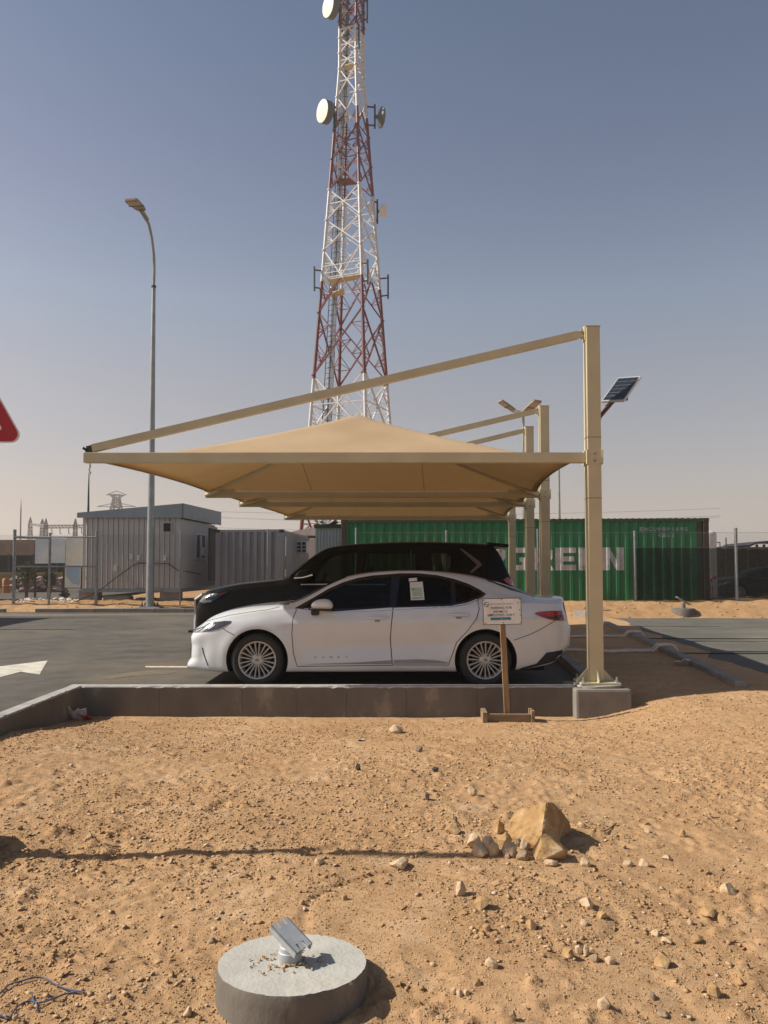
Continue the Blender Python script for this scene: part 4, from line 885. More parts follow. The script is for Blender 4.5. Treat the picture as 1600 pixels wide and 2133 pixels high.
mb = MB(); mb.box((-.1, SY, .26), (4.3, 1.10, .20)); mb.box((-.1, SY, .20), (1.9, 1.55, .06)); mb.build('underbody', 'gap', sedan.root)  # near-black box added so the underside stays as dark as shade
pr_ = make_wheel(sedan.root, -1.568, SY - .795, .328, .328, .232, .225, 20)
make_wheel(sedan.root, 1.256, SY - .795, .328, 0, 0, 0, 0, pr_, 0, .5); make_wheel(sedan.root, -1.568, SY + .795, .328, 0, 0, 0, 0, pr_, 1); make_wheel(sedan.root, 1.256, SY + .795, .328, 0, 0, 0, 0, pr_, 1)
for x, y, wd in ((-.35, -.37, .48), (-.35, .37, .48), (.55, 0, 1.25)): seat(sedan.root, x, SY + y, .40, wd)
mb = MB(); mb.bbox((-.98, SY, .86), (.42, 1.36, .20), .05); mb.build('dashboard', 'interior', sedan.root)
mb = MB(); mb.tube([(-.70 + .06 * math.sin(t), SY - .37 + .18 * math.cos(t), .92 + .18 * math.sin(t)) for t in [2 * math.pi * i / 24 for i in range(25)]], .014, 6, False); mb.build('steering_wheel', 'black_plastic', sedan.root)
# window stickers in the rear door glass
def sticker(car, name, m, P, off=.004): return car.shell(name, m, P, (), off, .003, .05, parent=rdo)
st = sticker(sedan, 'window_label', 'paper', [G2(236, 362), G2(322, 358), G2(331, 476), G2(241, 479)])
sticker(sedan, 'window_label', 'paper', [G2(230, 336), G2(284, 332), G2(286, 353), G2(231, 357)])
sticker(sedan, 'label_print', 'green_print', [G2(246, 398), G2(314, 394), G2(319, 452), G2(256, 456)], .0055)
sticker(sedan, 'label_print', 'ink', [G2(252, 464), G2(322, 461), G2(322, 466), G2(252, 469)], .0055)
sticker(sedan, 'label_print', 'ink', [G2(247, 406), G2(272, 404), G2(272, 409), G2(247, 411)], .0065)

# ------------------------------------------------------------------ black SUV
TU = dict(
    top=[(-3.05, .95), (-3.02, 1.0), (-2.95, 1.07), (-2.875, 1.125), (-2.75, 1.165), (-2.625, 1.19), (-2.265, 1.243), (-1.77, 1.29), (-1.6, 1.31), (-1.35, 1.50), (-1.1, 1.67), (-.9, 1.775), (-.72, 1.828), (-.31, 1.876), (.55, 1.905), (1.06, 1.893), (1.56, 1.872), (1.70, 1.85), (1.80, 1.76), (1.88, 1.60), (1.96, 1.42), (2.03, 1.25), (2.07, 1.15), (2.09, 1.05)],
    rz=[(-3.05, .91), (-2.95, 1.03), (-2.875, 1.08), (-2.625, 1.15), (-2.265, 1.21), (-1.77, 1.26), (-1.6, 1.28), (-1.35, 1.43), (-1.11, 1.63), (-.88, 1.76), (-.6, 1.80), (-.37, 1.815), (.55, 1.835), (1.2, 1.825), (1.6, 1.795), (1.72, 1.76), (1.82, 1.64), (1.92, 1.43), (2.0, 1.24), (2.09, .98)],
    ry=[(-3.05, .60), (-2.9, .72), (-2.5, .80), (-1.8, .85), (-1.5, .86), (-1.1, .80), (-.6, .745), (.5, .73), (1.2, .735), (1.7, .74), (1.95, .77), (2.09, .70)],
    bz=[(-3.05, .86), (-2.95, .96), (-2.85, 1.02), (-2.6, 1.09), (-2.2, 1.15), (-1.7, 1.20), (-1.2, 1.22), (0, 1.225), (1.3, 1.24), (1.7, 1.22), (1.9, 1.15), (2.0, 1.05), (2.09, .9)],
    by=[(-3.05, .94), (2.09, .95)],
    W=[(-3.05, .70), (-3.02, .77), (-2.95, .85), (-2.8, .92), (-2.6, .96), (-2.3, .985), (0, .99), (1.4, .985), (1.75, .96), (1.95, .91), (2.05, .86), (2.09, .78)],
    bot=[(-3.05, .36), (-2.9, .30), (-2.4, .27), (1.4, .28), (1.8, .36), (2.09, .46)])
UY = 12.75
class Suv(Car):
    def shape(s, v):
        x, y, z = v
        if x < -2.2: x = -2.2 + (x + 2.2) * .875
        return (x, y, z)
suv = Suv('black_suv', UY, TU, 'large black dusty SUV parked beyond the white sedan under the canopy', 'car', 'black_paint')
C1, C2 = zf(370, 1100, 3.2, 11.98), zf(780, 1100, 3.2, 11.98)
L1 = zf(370, 1100, 3.2, 11.85)
UF = [C1(842, 372), C1(880, 300), C1(930, 225), C1(1000, 172), C1(1080, 153), C1(1212, 148), C1(1190, 372)]
UR = [C1(1236, 148), C2(250, 150), C2(302, 152), C2(312, 372), C1(1215, 372)]
UQ = [C2(372, 158), C2(395, 150), C2(540, 150), C2(570, 175), C2(572, 240), C2(540, 330), C2(385, 330)]
suv.finish_body([(-2.08, .40), (.77, .40)], .46, .60, [inset(UF, .012), inset(UR, .012), inset(UQ, .012)], (-1.2, 1.72))
sd_ = suv.shell('front_door', 'black_paint', [L1(775, 378), L1(760, 480), L1(765, 640), L1(800, 760), L1(1190, 760), L1(1195, 500), L1(1200, 378)], (), .004, .012, .07, both=True)
sr_ = suv.shell('rear_door', 'black_paint', [L1(1212, 378), L1(1207, 500), L1(1202, 760), C2(270, 760), C2(330, 640), C2(345, 500), C2(318, 378)], (), .004, .012, .07, both=True)
for P, pa in ((UF, sd_), (UR, sr_), (UQ, suv.root)): suv.shell('window_glass', 'suv_glass', P, (), -.004, .004, .07, both=True, parent=pa)
suv.line('chrome_strip', 'bright_trim', [L1(822, 376), L1(1010, 374), L1(1210, 376), C2(300, 376)], .016, .008)
suv.line('window_bar', 'black_plastic', [C2(243, 150), C2(246, 372)], .03, .004, sr_)
suv.shell('pillar_garnish', 'rose_chrome', [C2(568, 138), C2(585, 138), C2(690, 218), C2(714, 246), C2(648, 298), C2(628, 296), C2(680, 246), C2(655, 222)], (), .012, .02, .03)
H1 = zf(370, 1100, 3.2, 11.95)
uh = suv.shell('headlight', 'lamp_glass', [H1(122, 512), H1(128, 482), H1(160, 442), H1(210, 424), H1(285, 428), H1(362, 412), H1(335, 438), H1(285, 468), H1(245, 494), H1(180, 505)], (), .014, .012, .04, both=True)
suv.shell('lamp_housing', 'dark_lens', [H1(126, 508), H1(132, 484), H1(163, 446), H1(210, 428), H1(285, 432), H1(350, 418), H1(280, 466), H1(242, 490), H1(180, 501)], (), .005, .010, .04, parent=uh)
suv.shell('lamp_reflector', 'clear_lens', [H1(150, 490), H1(175, 452), H1(225, 438), H1(285, 436), H1(270, 452), H1(215, 462), H1(190, 480), H1(235, 478), H1(240, 490), H1(180, 498)], (), .010, .008, .03, parent=uh)
suv.shell('turn_signal', 'red_lens', [H1(292, 430), H1(350, 420), H1(320, 440), H1(285, 452)], (), .010, .008, .03, parent=uh)
B2 = zf(780, 1100, 3.2, 12.2)
suv.shell('tail_light', 'red_lens', [B2(835, 345), B2(870, 325), B2(905, 355), B2(915, 385), B2(880, 378)], (), .012, .02, .04, both=True)
mb = MB()
for sg in (-1, 1): mb.tube([(-2.83, UY + sg * .70, 1.06), (-2.95, UY + sg * .66, .98), (-2.97, UY + sg * .58, .80), (-2.96, UY + sg * .62, .60), (-2.94, UY + sg * .70, .42)], .032, 8)
g2 = mb.build('grille_surround', 'chrome', suv.root, True)
mb = MB()
for k in range(9): mb.bbox((-2.94, UY, .46 + k * .062), (.05, 1.05, .035), .008)
mb.build('grille', 'black_gloss', suv.root)
mb = MB(); mb.box((-3.0, UY, .72), (.02, .5, .14)); mb.build('number_plate', 'dark_steel', g2)
Mu = zf(370, 1100, 3.2, 11.62)
um = mirror(suv, [Mu(778, 335), Mu(790, 300), Mu(830, 278), Mu(880, 278), Mu(906, 300), Mu(902, 326), Mu(840, 338)], 11.50, 11.78, 'black_paint')
mb = MB(); a_, b_ = Mu(782, 334), Mu(904, 312); mb.tube([(a_[0], 11.50, a_[1]), ((a_[0] + b_[0]) / 2, 11.49, (a_[1] + b_[1]) / 2 - .012), (b_[0], 11.50, b_[1])], .016, 6); mb.build('mirror_chrome', 'chrome', um, True)
suv.shell('windscreen', 'dark_glass', [(-1.57, .74), (-1.59, 0), (-1.57, -.74), (-1.1, -.70), (-.84, -.62), (-.82, 0), (-.84, .62), (-1.1, .70)], (), .004, .008, .08, 'z')
mb = MB(); mb.bbox((1.79, UY, 1.835), (.34, 1.42, .055), .02, Matrix.Rotation(R(5), 3, 'Y')); mb.build('roof_spoiler', 'black_paint', suv.root)
mb = MB()
pass
mb = MB(); mb.box((-.5, UY, .40), (4.6, 1.2, .22)); mb.build('underbody', 'gap', suv.root)  # near-black colour stands for the shade beneath the SUV
pr2 = make_wheel(suv.root, -2.08, UY - .84, .40, .40, .255, .27, 14); 
for ax, yy, f_ in ((.77, -.84, 0), (-2.08, .84, 1), (.77, .84, 1)): make_wheel(suv.root, ax, UY + yy, .40, 0, 0, 0, 0, pr2, f_)
for x, y, wd in ((-.65, -.42, .5), (-.65, .42, .5), (.25, 0, 1.3)): seat(suv.root, x, UY + y, .62, wd)
mb = MB(); mb.bbox((-1.25, UY, 1.08), (.42, 1.4, .24), .05); mb.build('dashboard', 'interior', suv.root)
mb = MB(); mb.tube([(-1.0 + .07 * math.sin(t), UY - .42 + .19 * math.cos(t), 1.20 + .19 * math.sin(t)) for t in [2 * math.pi * i / 24 for i in range(25)]], .015, 6, False); mb.build('steering_wheel', 'black_plastic', suv.root)
# ================================================================== CONTAINERS, CABIN, SHED
def corr_profile(L, period, depth, flank=.28):
    P = [(0, 0)]; x = .06
    while x + period < L - .03:
        a = period * (1 - 2 * flank) / 2; f = period * flank
        P += [(x, 0), (x + f, depth), (x + f + a, depth), (x + 2 * f + a, 0)]; x += period
    P.append((L, 0)); return P
def corr_panel(name, o, ux, nrm, L, z0, z1, period, depth, m, parent, flank=.22):
    P = corr_profile(L, period, depth, flank); ux, nrm, o = Vector(ux), Vector(nrm), Vector(o); mb = MB(); vs = []
    for z in (z0, z1): vs += [o + ux * p[0] - nrm * p[1] + Vector((0, 0, z)) for p in P]
    n = len(P); mb.add(vs, [(i, i + 1, n + i + 1, n + i) for i in range(n - 1)]); return mb.build(name, m, parent), P
def corr_depth(P, x):
    for (a, da), (b, db) in zip(P[:-1], P[1:]):
        if a <= x <= b: return da + (db - da) * ((x - a) / (b - a) if b > a else 0)
    return 0
def on_corr(name, vs2, fs, P, o, ux, nrm, m, parent, off=.004):
    bm = bmesh.new(); bv = [bm.verts.new((v[0], v[1], 0)) for v in vs2]
    for f in fs:
        try: bm.faces.new([bv[i] for i in f])
        except ValueError: pass
    for px_, _ in P: bmesh.ops.bisect_plane(bm, geom=bm.verts[:] + bm.edges[:] + bm.faces[:], plane_co=(px_, 0, 0), plane_no=(1, 0, 0))
    bm.verts.index_update(); ux, nrm, o = Vector(ux), Vector(nrm), Vector(o); mb = MB()
    mb.add([o + ux * v.co.x + Vector((0, 0, v.co.y)) + nrm * (off - corr_depth(P, v.co.x)) for v in bm.verts], [[v.index for v in f.verts] for f in bm.faces]); bm.free()
    return mb.build(name, m, parent, recalc=False)
def turned(o, ang): c, s_ = math.cos(ang), math.sin(ang); return Vector((c, s_, 0)), Vector((s_, -c, 0)), Vector((-s_, c, 0))
GY = 25.4; zb = .22; zt = 3.12
Gl, Gr = pt(711, 1186, 26.0), pt(1478, 1186, 25.05); Gl.z = Gr.z = 0; GL = (Gr - Gl).length; gang = math.atan2(Gr.y - Gl.y, Gr.x - Gl.x)
gu, gn, gin = turned(Gl, gang); rg_ = Matrix.Rotation(gang, 3, 'Z')
gc = empty('green_container', tuple((Gl + Gr) / 2 + Vector((0, 0, zb))), 'long green steel shipping container with big white lettering behind the fence', 'shipping container')
inn = .16; GP_ = lambda x, d, z: Gl + gu * x + gin * d + Vector((0, 0, z))
def gbox(name, m, x, d, z, size, parent=None):
    mb = MB(); mb.box(GP_(x, d, z), size, rg_); return mb.build(name, m, parent or gc)
_, GP = corr_panel('side_panel', GP_(inn, .03, 0), gu, gn, GL - 2 * inn - .1, zb + .16, zt - .10, .300, .055, 'green', gc, .20)
gbox('top_rail', 'green_dark', GL / 2, .05, zt - .05, (GL - .3, .10, .10)); gbox('bottom_rail', 'green_dark', GL / 2, .05, zb + .08, (GL - .3, .10, .16)); gbox('end_plate', 'green_dark', GL - inn - .14, .042, (zb + zt) / 2, (.17, .04, zt - zb - .24))
for xx in (.08, GL - .08):
    mb = MB(); mb.bbox(GP_(xx, .08, (zb + zt) / 2), (.17, .17, zt - zb - .02), .01, rg_); cp = mb.build('corner_post', 'rust', gc)
    for zz in (zb + .06, zt - .05):
        mb = MB(); mb.bbox(GP_(xx, .085, zz), (.19, .19, .125), .008, rg_); mb.build('corner_casting', 'rust', cp)
mb = MB(); n = 60; vs = []
for i in range(n * 4 + 1):
    x = .1 + (GL - .2) * i / (n * 4); zz = zt + (.018 if (i % 4) in (1, 2) else 0); vs += [GP_(x, .05, zz), GP_(x, 2.4, zz)]
mb.add(vs, [(2 * i, 2 * i + 2, 2 * i + 3, 2 * i + 1) for i in range(n * 4)]); mb.build('roof_panel', 'green', gc)
gbox('end_wall', 'green_dark', GL - .05, 1.25, (zb + zt) / 2, (.06, 2.2, zt - zb - .1)); gbox('end_wall', 'green_dark', .05, 1.25, (zb + zt) / 2, (.06, 2.2, zt - zb - .1)); gbox('back_wall', 'green_dark', GL / 2, 2.42, (zb + zt) / 2, (GL - .1, .05, zt - zb - .1))
def on_green(px, py):      # distance along the side and height where the sight line meets it
    d = ray(px, py); c = Vector((0, 0, CAM_Z)); t = (Gl - c).dot(gn) / d.dot(gn); p = c + d * t; return (p - Gl).dot(gu) - inn, p.z
# block letters, drawn as strokes in a 5 x 6 cell
LT = {'E': [[(0, 0), (5, 0), (5, 1.45), (1.9, 1.45), (1.9, 2.35), (4.6, 2.35), (4.6, 3.65), (1.9, 3.65), (1.9, 4.55), (5, 4.55), (5, 6), (0, 6)]],
      'V': [[(0, 6), (1.9, 6), (2.6, 2.3), (3.3, 6), (5.2, 6), (3.6, 0), (1.6, 0)]],
      'R': [[(0, 0), (1.8, 0), (1.8, 2.0), (2.5, 2.0), (3.4, 0), (5.3, 0), (4.1, 2.4), (5, 3.2), (5, 5.2), (4.2, 6), (0, 6), (0, 3.4), (3.2, 3.4), (3.2, 4.7), (1.8, 4.7), (1.8, 3.4), (0, 3.4)]],
      'G': [[(1, 0), (5, 0), (5, 3.4), (2.7, 3.4), (2.7, 2.2), (3.3, 2.2), (3.3, 1.4), (1.8, 1.4), (1.8, 4.6), (5, 4.6), (5, 6), (1, 6), (0, 5.2), (0, .8)]],
      'N': [[(0, 0), (1.8, 0), (1.8, 3.3), (3.4, 0), (5.2, 0), (5.2, 6), (3.4, 6), (3.4, 2.7), (1.8, 6), (0, 6)]]}
z_top, z_bot = on_green(1280, 1140)[1], on_green(1280, 1188)[1]; lh = z_top - z_bot; orig = GP_(inn, .03, 0)
for i, ch in enumerate('EVERGREEN'):
    x0 = on_green(1255 - (8 - i) * 49, 1160)[0]; wl = 44 / 1600 * GY; P = LT[ch][0]
    vs, _, fs, *_ = geometry.delaunay_2d_cdt([Vector(p) for p in P], [(k, (k + 1) % len(P)) for k in range(len(P))], [], 1, 1e-6) if ch != 'R' else ([Vector(p) for p in P], 0, [(0, 1, 2, 12 + 2)], 0)
    if ch == 'R':
        rects = [[(0, 0), (1.8, 0), (1.8, 6), (0, 6)], [(1.8, 4.7), (4.4, 4.7), (4.0, 6), (1.8, 6)], [(3.2, 3.4), (5, 3.2), (5, 5.2), (4.4, 5.7), (4.0, 6), (3.2, 4.7)], [(1.8, 2.1), (4.2, 2.1), (5, 3.2), (3.2, 3.4), (1.8, 3.4)], [(2.5, 2.1), (3.4, 0), (5.3, 0), (4.2, 2.1)]]
        vs, fs = [], []
        for r_ in rects: k = len(vs); vs += [Vector(p) for p in r_]; fs.append(tuple(range(k, k + len(r_))))
    on_corr('letter', [(x0 + v.x / 5.1 * wl, z_bot + v.y / 6 * lh) for v in vs], fs, GP, orig, gu, gn, 'letter_white', gc)
def code(s, pxs, py0, py1):
    for ch, px_ in zip(s, pxs):
        vs, fs = text_faces(ch, 1.0, .03); xa, xb = min(v.x for v in vs), max(v.x for v in vs); ya, yb = min(v.y for v in vs), max(v.y for v in vs); a, b = on_green(px_, py1)[1], on_green(px_, py0)[1]
        wd = .115 if ch not in '1I' else .035; x0 = on_green(px_, py0)[0]
        on_corr('code_letter', [(x0 + ((v.x - xa) / (xb - xa) - .5) * wd, a + (v.y - ya) / (yb - ya) * (b - a)) for v in vs], fs, GP, orig, gu, gn, 'code_white', gc)
code('EMCU9891895', [1337.5, 1346, 1356, 1365, 1374.5, 1383.5, 1393, 1402.5, 1411.5, 1421.5, 1430.5], 1098, 1106.5)
code('45G1', [1375, 1384, 1393.5, 1403], 1111, 1119)
# grey container, turned a little, its end to the viewer
CY = 28.5; oc = pt(449, 1186, CY); oc.z = 0; ux, nr, uy = turned(oc, R(-3.5)); cw, cl, cb, ct = 2.52, 6.05, .30, pt(520, 1103.5, CY).z
ec = empty('grey_container', tuple(oc + ux * cw / 2 + Vector((0, 0, cb))), 'old grey corrugated shipping container with its end beside the cabin', 'shipping container')
corr_panel('end_panel', oc + ux * .12, ux, nr, cw - .24, cb + .12, ct - .10, .272, .07, 'grey_container', ec, .12)
corr_panel('side_panel', oc + ux * cw + uy * .12, uy, ux, cl - .24, cb + .12, ct - .08, .272, .036, 'grey_container', ec, .2)
rz_ = Matrix.Rotation(R(-3.5), 3, 'Z')
mb = MB(); mb.box(oc + ux * cw / 2 + uy * .05 + Vector((0, 0, ct - .05)), (cw - .1, .10, .10), rz_); mb.box(oc + ux * (cw - .05) + uy * cl / 2 + Vector((0, 0, ct - .05)), (.1, cl - .1, .08), rz_); mb.box(oc + ux * cw / 2 + uy * .05 + Vector((0, 0, cb + .06)), (cw - .1, .10, .12), rz_); mb.build('frame_rail', 'grey_container', ec)
for q in (oc + ux * .06 + uy * .06, oc + ux * (cw - .06) + uy * .06, oc + ux * (cw - .06) + uy * (cl - .06)):
    mb = MB(); mb.box(q + Vector((0, 0, (cb + ct) / 2)), (.13, .13, ct - cb - .02), rz_); mb.build('corner_post', 'grey_container', ec)
    mb = MB(); mb.bbox(q + Vector((0, 0, ct - .05)), (.17, .17, .12), .006, rz_); mb.build('corner_casting', 'rust', ec)
mb = MB(); mb.box(oc + ux * cw / 2 + uy * cl / 2 + Vector((0, 0, ct - .03)), (cw - .12, cl - .12, .04), rz_); mb.box(oc + ux * .04 + uy * cl / 2 + Vector((0, 0, (ct + cb) / 2)), (.05, cl - .2, ct - cb - .1), rz_); mb.build('roof_panel', 'grey_container', ec)
mb = MB(); mb.box(oc + ux * (cw + .01) + uy * .42 + Vector((0, 0, (cb + ct) / 2)), (.02, .22, ct - cb - .5), rz_); mb.build('warning_strip', 'hoard_b', ec)
mb = MB(); mb.box(oc + ux * (cw + .02) + uy * .42 + Vector((0, 0, 1.7)), (.02, .12, .5), rz_); mb.build('strip_mark', 'gap', ec)
# air conditioner on the side of the grey container
ap = oc + ux * (cw + .20) + uy * 3.2 + Vector((0, 0, 2.35)); ac = empty('air_conditioner', tuple(ap - Vector((0, 0, .3))), 'small white window air conditioner on the side of the grey container', 'air conditioner')
mb = MB(); mb.bbox(ap, (.42, .60, .48), .02, rz_); mb.build('casing', 'roof_sheet', ac)
for i in range(2):
    for j in range(3): mb = MB(); mb.box(ap + ux * (-.10 + i * .20) + Vector((0, 0, -.15 + j * .15)) - uy * .301, (.15, .02, .11), rz_); mb.build('vent', 'gap', ac)
# pale cabin farther behind with a shallow sheet roof
fx0, fx1, FY = X(575, 44), X(690, 44), 44
fb = empty('storage_cabin', ((fx0 + fx1) / 2, FY, .2), 'distant pale hut with a shallow light metal roof behind the grey container', 'hut')
mb = MB(); mb.box(((fx0 + fx1) / 2, FY + 2, 1.7), (fx1 - fx0, 4, 3.0)); mb.build('wall', 'cabin', fb)
mb = MB(); zz = pt(640, 1103, FY).z; mb.prism([(fx0 - .2, FY - .2, zz - .35), (fx1 + .2, FY - .2, zz - .35), ((fx0 + fx1) / 2 + .6, FY - .2, zz + .12)], (0, 4.4, 0)); mb.build('roof', 'roof_sheet', fb)
# blue-grey shed with loose roof sheets
SY_ = 27.9; sx0, sx1, st_ = X(657, SY_), X(657, SY_) + 2.3, pt(680, 1093, SY_).z
shd = empty('metal_shed', ((sx0 + sx1) / 2, SY_, .25), 'narrow blue-grey corrugated shed with loose pale roof sheets between the two containers', 'shed')
corr_panel('front_panel', (sx0, SY_, 0), (1, 0, 0), (0, -1, 0), sx1 - sx0, .25, st_ - .12, .115, .022, 'blue_shed', shd, .2)
corr_panel('side_panel', (sx0, SY_ + 1.8, 0), (0, -1, 0), (-1, 0, 0), 1.8, .25, st_ - .12, .115, .022, 'blue_shed', shd, .2)
mb = MB(); mb.box(((sx0 + sx1) / 2, SY_ + .9, st_ - .05), (sx1 - sx0 + .1, 2.0, .13)); mb.build('eave_board', 'green_dark', shd)
for k in range(4):
    mb = MB(); vs = []; m_ = 14; xa = sx0 + .15 + k * .52
    for i in range(m_ + 1):
        t = i / m_; x = xa + .62 * t; z = st_ + .05 + .035 * k * .4 + .05 * math.sin(t * 9 + k) + .12 * t * ((k % 2) * .7)
        vs += [(x, SY_ - .25, z), (x + .1, SY_ + 1.9, z + .10)]
    mb.add(vs, [(2 * i, 2 * i + 2, 2 * i + 3, 2 * i + 1) for i in range(m_)]); mb.add([(v[0], v[1], v[2] + .012) for v in vs], [(2 * i, 2 * i + 2, 2 * i + 3, 2 * i + 1) for i in range(m_)]); mb.build('roof_sheet', 'roof_sheet', shd)
# site cabin on blocks
KY = 28.0; ok = pt(375, 1186, KY); ok.z = 0; kb = pt(375, 1225.7, KY).z; kt = pt(375, 1078, KY).z; ang = R(-3.5); ux, nr, uy = turned(ok, ang); rk = Matrix.Rotation(ang, 3, 'Z')
KW, KL = 3.66, 4.75
cab = empty('site_cabin', tuple(ok - ux * KW / 2 + Vector((0, 0, kb))), 'pale grey ribbed site cabin on blocks with a blue-grey roof fascia behind the street lamp', 'cabin')
npan = 19; pw = KW / npan; share = None
def panel_mesh(wd, hgt):
    mb = MB(); mb.box((0, 0, hgt / 2), (wd - .012, .03, hgt)); k = wd / 2; mb.prism([(k - .050, -.015, 0), (k - .026, -.042, 0), (k - .012, -.042, 0), (k - .006, -.015, 0)], (0, 0, hgt)); return mb
for i in range(npan):
    p = ok - ux * (KW - pw * (i + .5)) + uy * .015 + Vector((0, 0, kb))
    if share is None: share = panel_mesh(pw, kt - kb).build('wall_panel', 'cabin', None, origin=(0, 0, 0)); o = share
    else: o = share.copy(); col.objects.link(o)
    o.parent = cab; o.location = p - Vector(ORG[cab.name]); o.rotation_euler = (0, random.uniform(-.003, .003), ang)
ns = 32; ps = KL / ns; share2 = None
for i in range(ns):
    p = ok + uy * (ps * (i + .5) + .03) - ux * .015 + Vector((0, 0, kb))
    if share2 is None: share2 = panel_mesh(ps, kt - kb - .1).build('side_wall_panel', 'cabin', None, origin=(0, 0, 0)); o = share2
    else: o = share2.copy(); col.objects.link(o)
    o.parent = cab; o.location = p - Vector(ORG[cab.name]); o.rotation_euler = (0, 0, ang + R(90))
mb = MB(); mb.box(ok - ux * KW / 2 + uy * (KL / 2 + .05) + Vector((0, 0, (kb + kt) / 2)), (KW - .12, KL - .12, kt - kb - .05), rk); mb.build('inner_wall', 'cabin', cab)
# fascia: deep at the right end, shallow at the left
zl0, zl1, zr1 = kt - .02, pt(170, 1067.5, KY).z, pt(375, 1049, KY).z; e = .14
pa, pb = ok - ux * (KW + .16) - uy * e, ok + ux * e - uy * e; pc = ok + ux * e + uy * (KL + .2); zc1 = zr1 + .06
def vz(p, z): return Vector((p.x, p.y, z))
mb = MB(); mb.prism([vz(pa, zl0 + .02), vz(pb, zl0), vz(pb, zr1), vz(pa, zl1)], uy * .04); mb.build('fascia', 'fascia', cab)
mb = MB(); mb.prism([vz(pb, zl0), vz(pc, zl0 + .02), vz(pc, zc1), vz(pb, zr1)], ux * -.04); mb.build('fascia', 'fascia', cab)
mb = MB(); pd = ok - ux * (KW + .16) + uy * (KL + .2); mb.add([vz(pa, zl1 - .03), vz(pb, zr1 - .03), vz(pc, zc1 - .03), vz(pd, zl1 + .02)], [(0, 1, 2, 3)]); mb.add([vz(pa, zl0 + .05), vz(pb, zl0 + .05), vz(pc, zl0 + .05), vz(pd, zl0 + .05)], [(3, 2, 1, 0)]); mb.build('roof', 'fascia', cab)
mb = MB(); mb.box(ok - ux * KW / 2 - uy * .005 + Vector((0, 0, kb - .07)), (KW, .08, .14), rk); mb.box(ok + uy * KL / 2 - ux * .03 + Vector((0, 0, kb - .07)), (.08, KL, .14), rk); mb.build('base_frame', 'fascia', cab)
def on_front(px, py):   # point on the front face of the cabin
    d = ray(px, py); t = (ok - Vector((0, 0, CAM_Z))).dot(nr) / d.dot(nr); p = Vector((0, 0, CAM_Z)) + d * t; return p
def front_rect(name, x0, y0, x1, y1, m, off, dep, parent):
    a, b = on_front(x0, y1), on_front(x1, y0); mb = MB(); mb.box((a + b) / 2 + nr * off, ((b - a).dot(ux), dep, b.z - a.z), rk); return mb.build(name, m, parent)
wn = front_rect('window', 340, 1087.5, 359, 1110, 'cabin', .035, .06, cab); front_rect('pane', 342, 1090, 357, 1107.5, 'dark_void', .06, .03, wn)
def on_side(px, py):
    d = ray(px, py); t = (ok - Vector((0, 0, CAM_Z))).dot(ux) / d.dot(ux); return Vector((0, 0, CAM_Z)) + d * t
def side_rect(name, x0, y0, x1, y1, m, off, dep, parent, yb=None):
    a, b = on_side(x0, y1), on_side(x1, y0); mb = MB(); mb.box((a + b) / 2 + ux * off, (dep, (b - a).dot(uy), abs(on_side((x0 + x1) / 2, y0).z - on_side((x0 + x1) / 2, y1).z)), rk); return mb.build(name, m, parent)
w2 = side_rect('window', 404, 1112, 426, 1166, 'cabin', .04, .06, cab); side_rect('pane', 406.5, 1115, 423.5, 1163, 'dark_void', .07, .03, w2); side_rect('pane_bar', 412, 1116, 416, 1162, 'cabin', .085, .03, w2); side_rect('notice', 413, 1140, 421, 1157, 'paper', .095, .02, w2)
side_rect('door', 433, 1102, 448, 1212, 'dark_void', .03, .06, cab)
for px_ in (182, 352):
    p = on_front(px_, 1240); p.z = 0; q = MB(); q.bbox(p + uy * .25 + Vector((0, 0, (kb - .14) / 2 + .05)), (.72, .42, kb - .14 + .1), .015, rk)
    tag(q.build('support_block', 'block'), 'grey concrete block under the %s end of the site cabin front' % ('far lamp-side' if px_ > 300 else 'board-side'), 'concrete block', 'blocks under the site cabin')
mb = MB(); pts = [on_front(*q) + nr * f for q, f in (((432, 1197), .05), ((405, 1195), .08), ((372, 1188), .09), ((352, 1174), .07), ((344, 1174), .06), ((292, 1173), .06), ((278, 1178), .07), ((262, 1191), .12), ((245, 1204), .2), ((225, 1222), .32), ((200, 1240), .5), ((178, 1253), .8))]
pts[0] = on_side(415, 1196) + ux * .05; pts[1] = on_side(395, 1192) + ux * .06
pts[-1].z = fgz(pts[-1].x, pts[-1].y) + .03; mb.tube(pts, .020, 6); tag(mb.build('power_cable', 'cable'), 'black cable sagging along the cabin wall down to the ground', 'cable')
for (px_, py_) in ((275, 1160), (290, 1163), (345, 1163), (243, 1185)):
    mb = MB(); p = on_front(px_, py_); mb.bbox(p + nr * .05, (.09, .08, .16), .01, rk @ Matrix.Rotation(R(random.uniform(-25, 25)), 3, 'Y')); mb.box(p + nr * .07 + Vector((0, 0, .09)), (.12, .05, .04), rk); tag(mb.build('cable_clip', 'paper'), {275: 'tilted white socket box left of the pair on the cabin wall', 290: 'upright white socket box just left of the lamp pole', 345: 'white socket box right of the lamp pole on the cabin wall', 243: 'lowest white socket box on the cabin wall, above the cable'}[px_], 'socket box', 'socket boxes on the cabin wall')
mb = MB(); p = on_front(237, 1246); mb.bbox((p.x, p.y + .5, .34), (1.0, .6, .3), .12); mb.bbox((p.x + 1.0, p.y + .6, .30), (.7, .5, .2), .08); tag(mb.build('rubble_bundle', 'tarp'), 'pale crumpled bundle lying in the shade under the site cabin', 'bundle')
mb = MB(); a = on_front(322, 1243); mb.tube([a + Vector((0, -.2, 0)), a + Vector((.02, -.2, .25)), a + Vector((.25, -.15, .27)), a + Vector((.38, -.1, -.05))], .02, 6); tag(mb.build('bent_pipe', 'galv'), 'bent grey pipe end beside the lamp foot under the cabin', 'pipe')
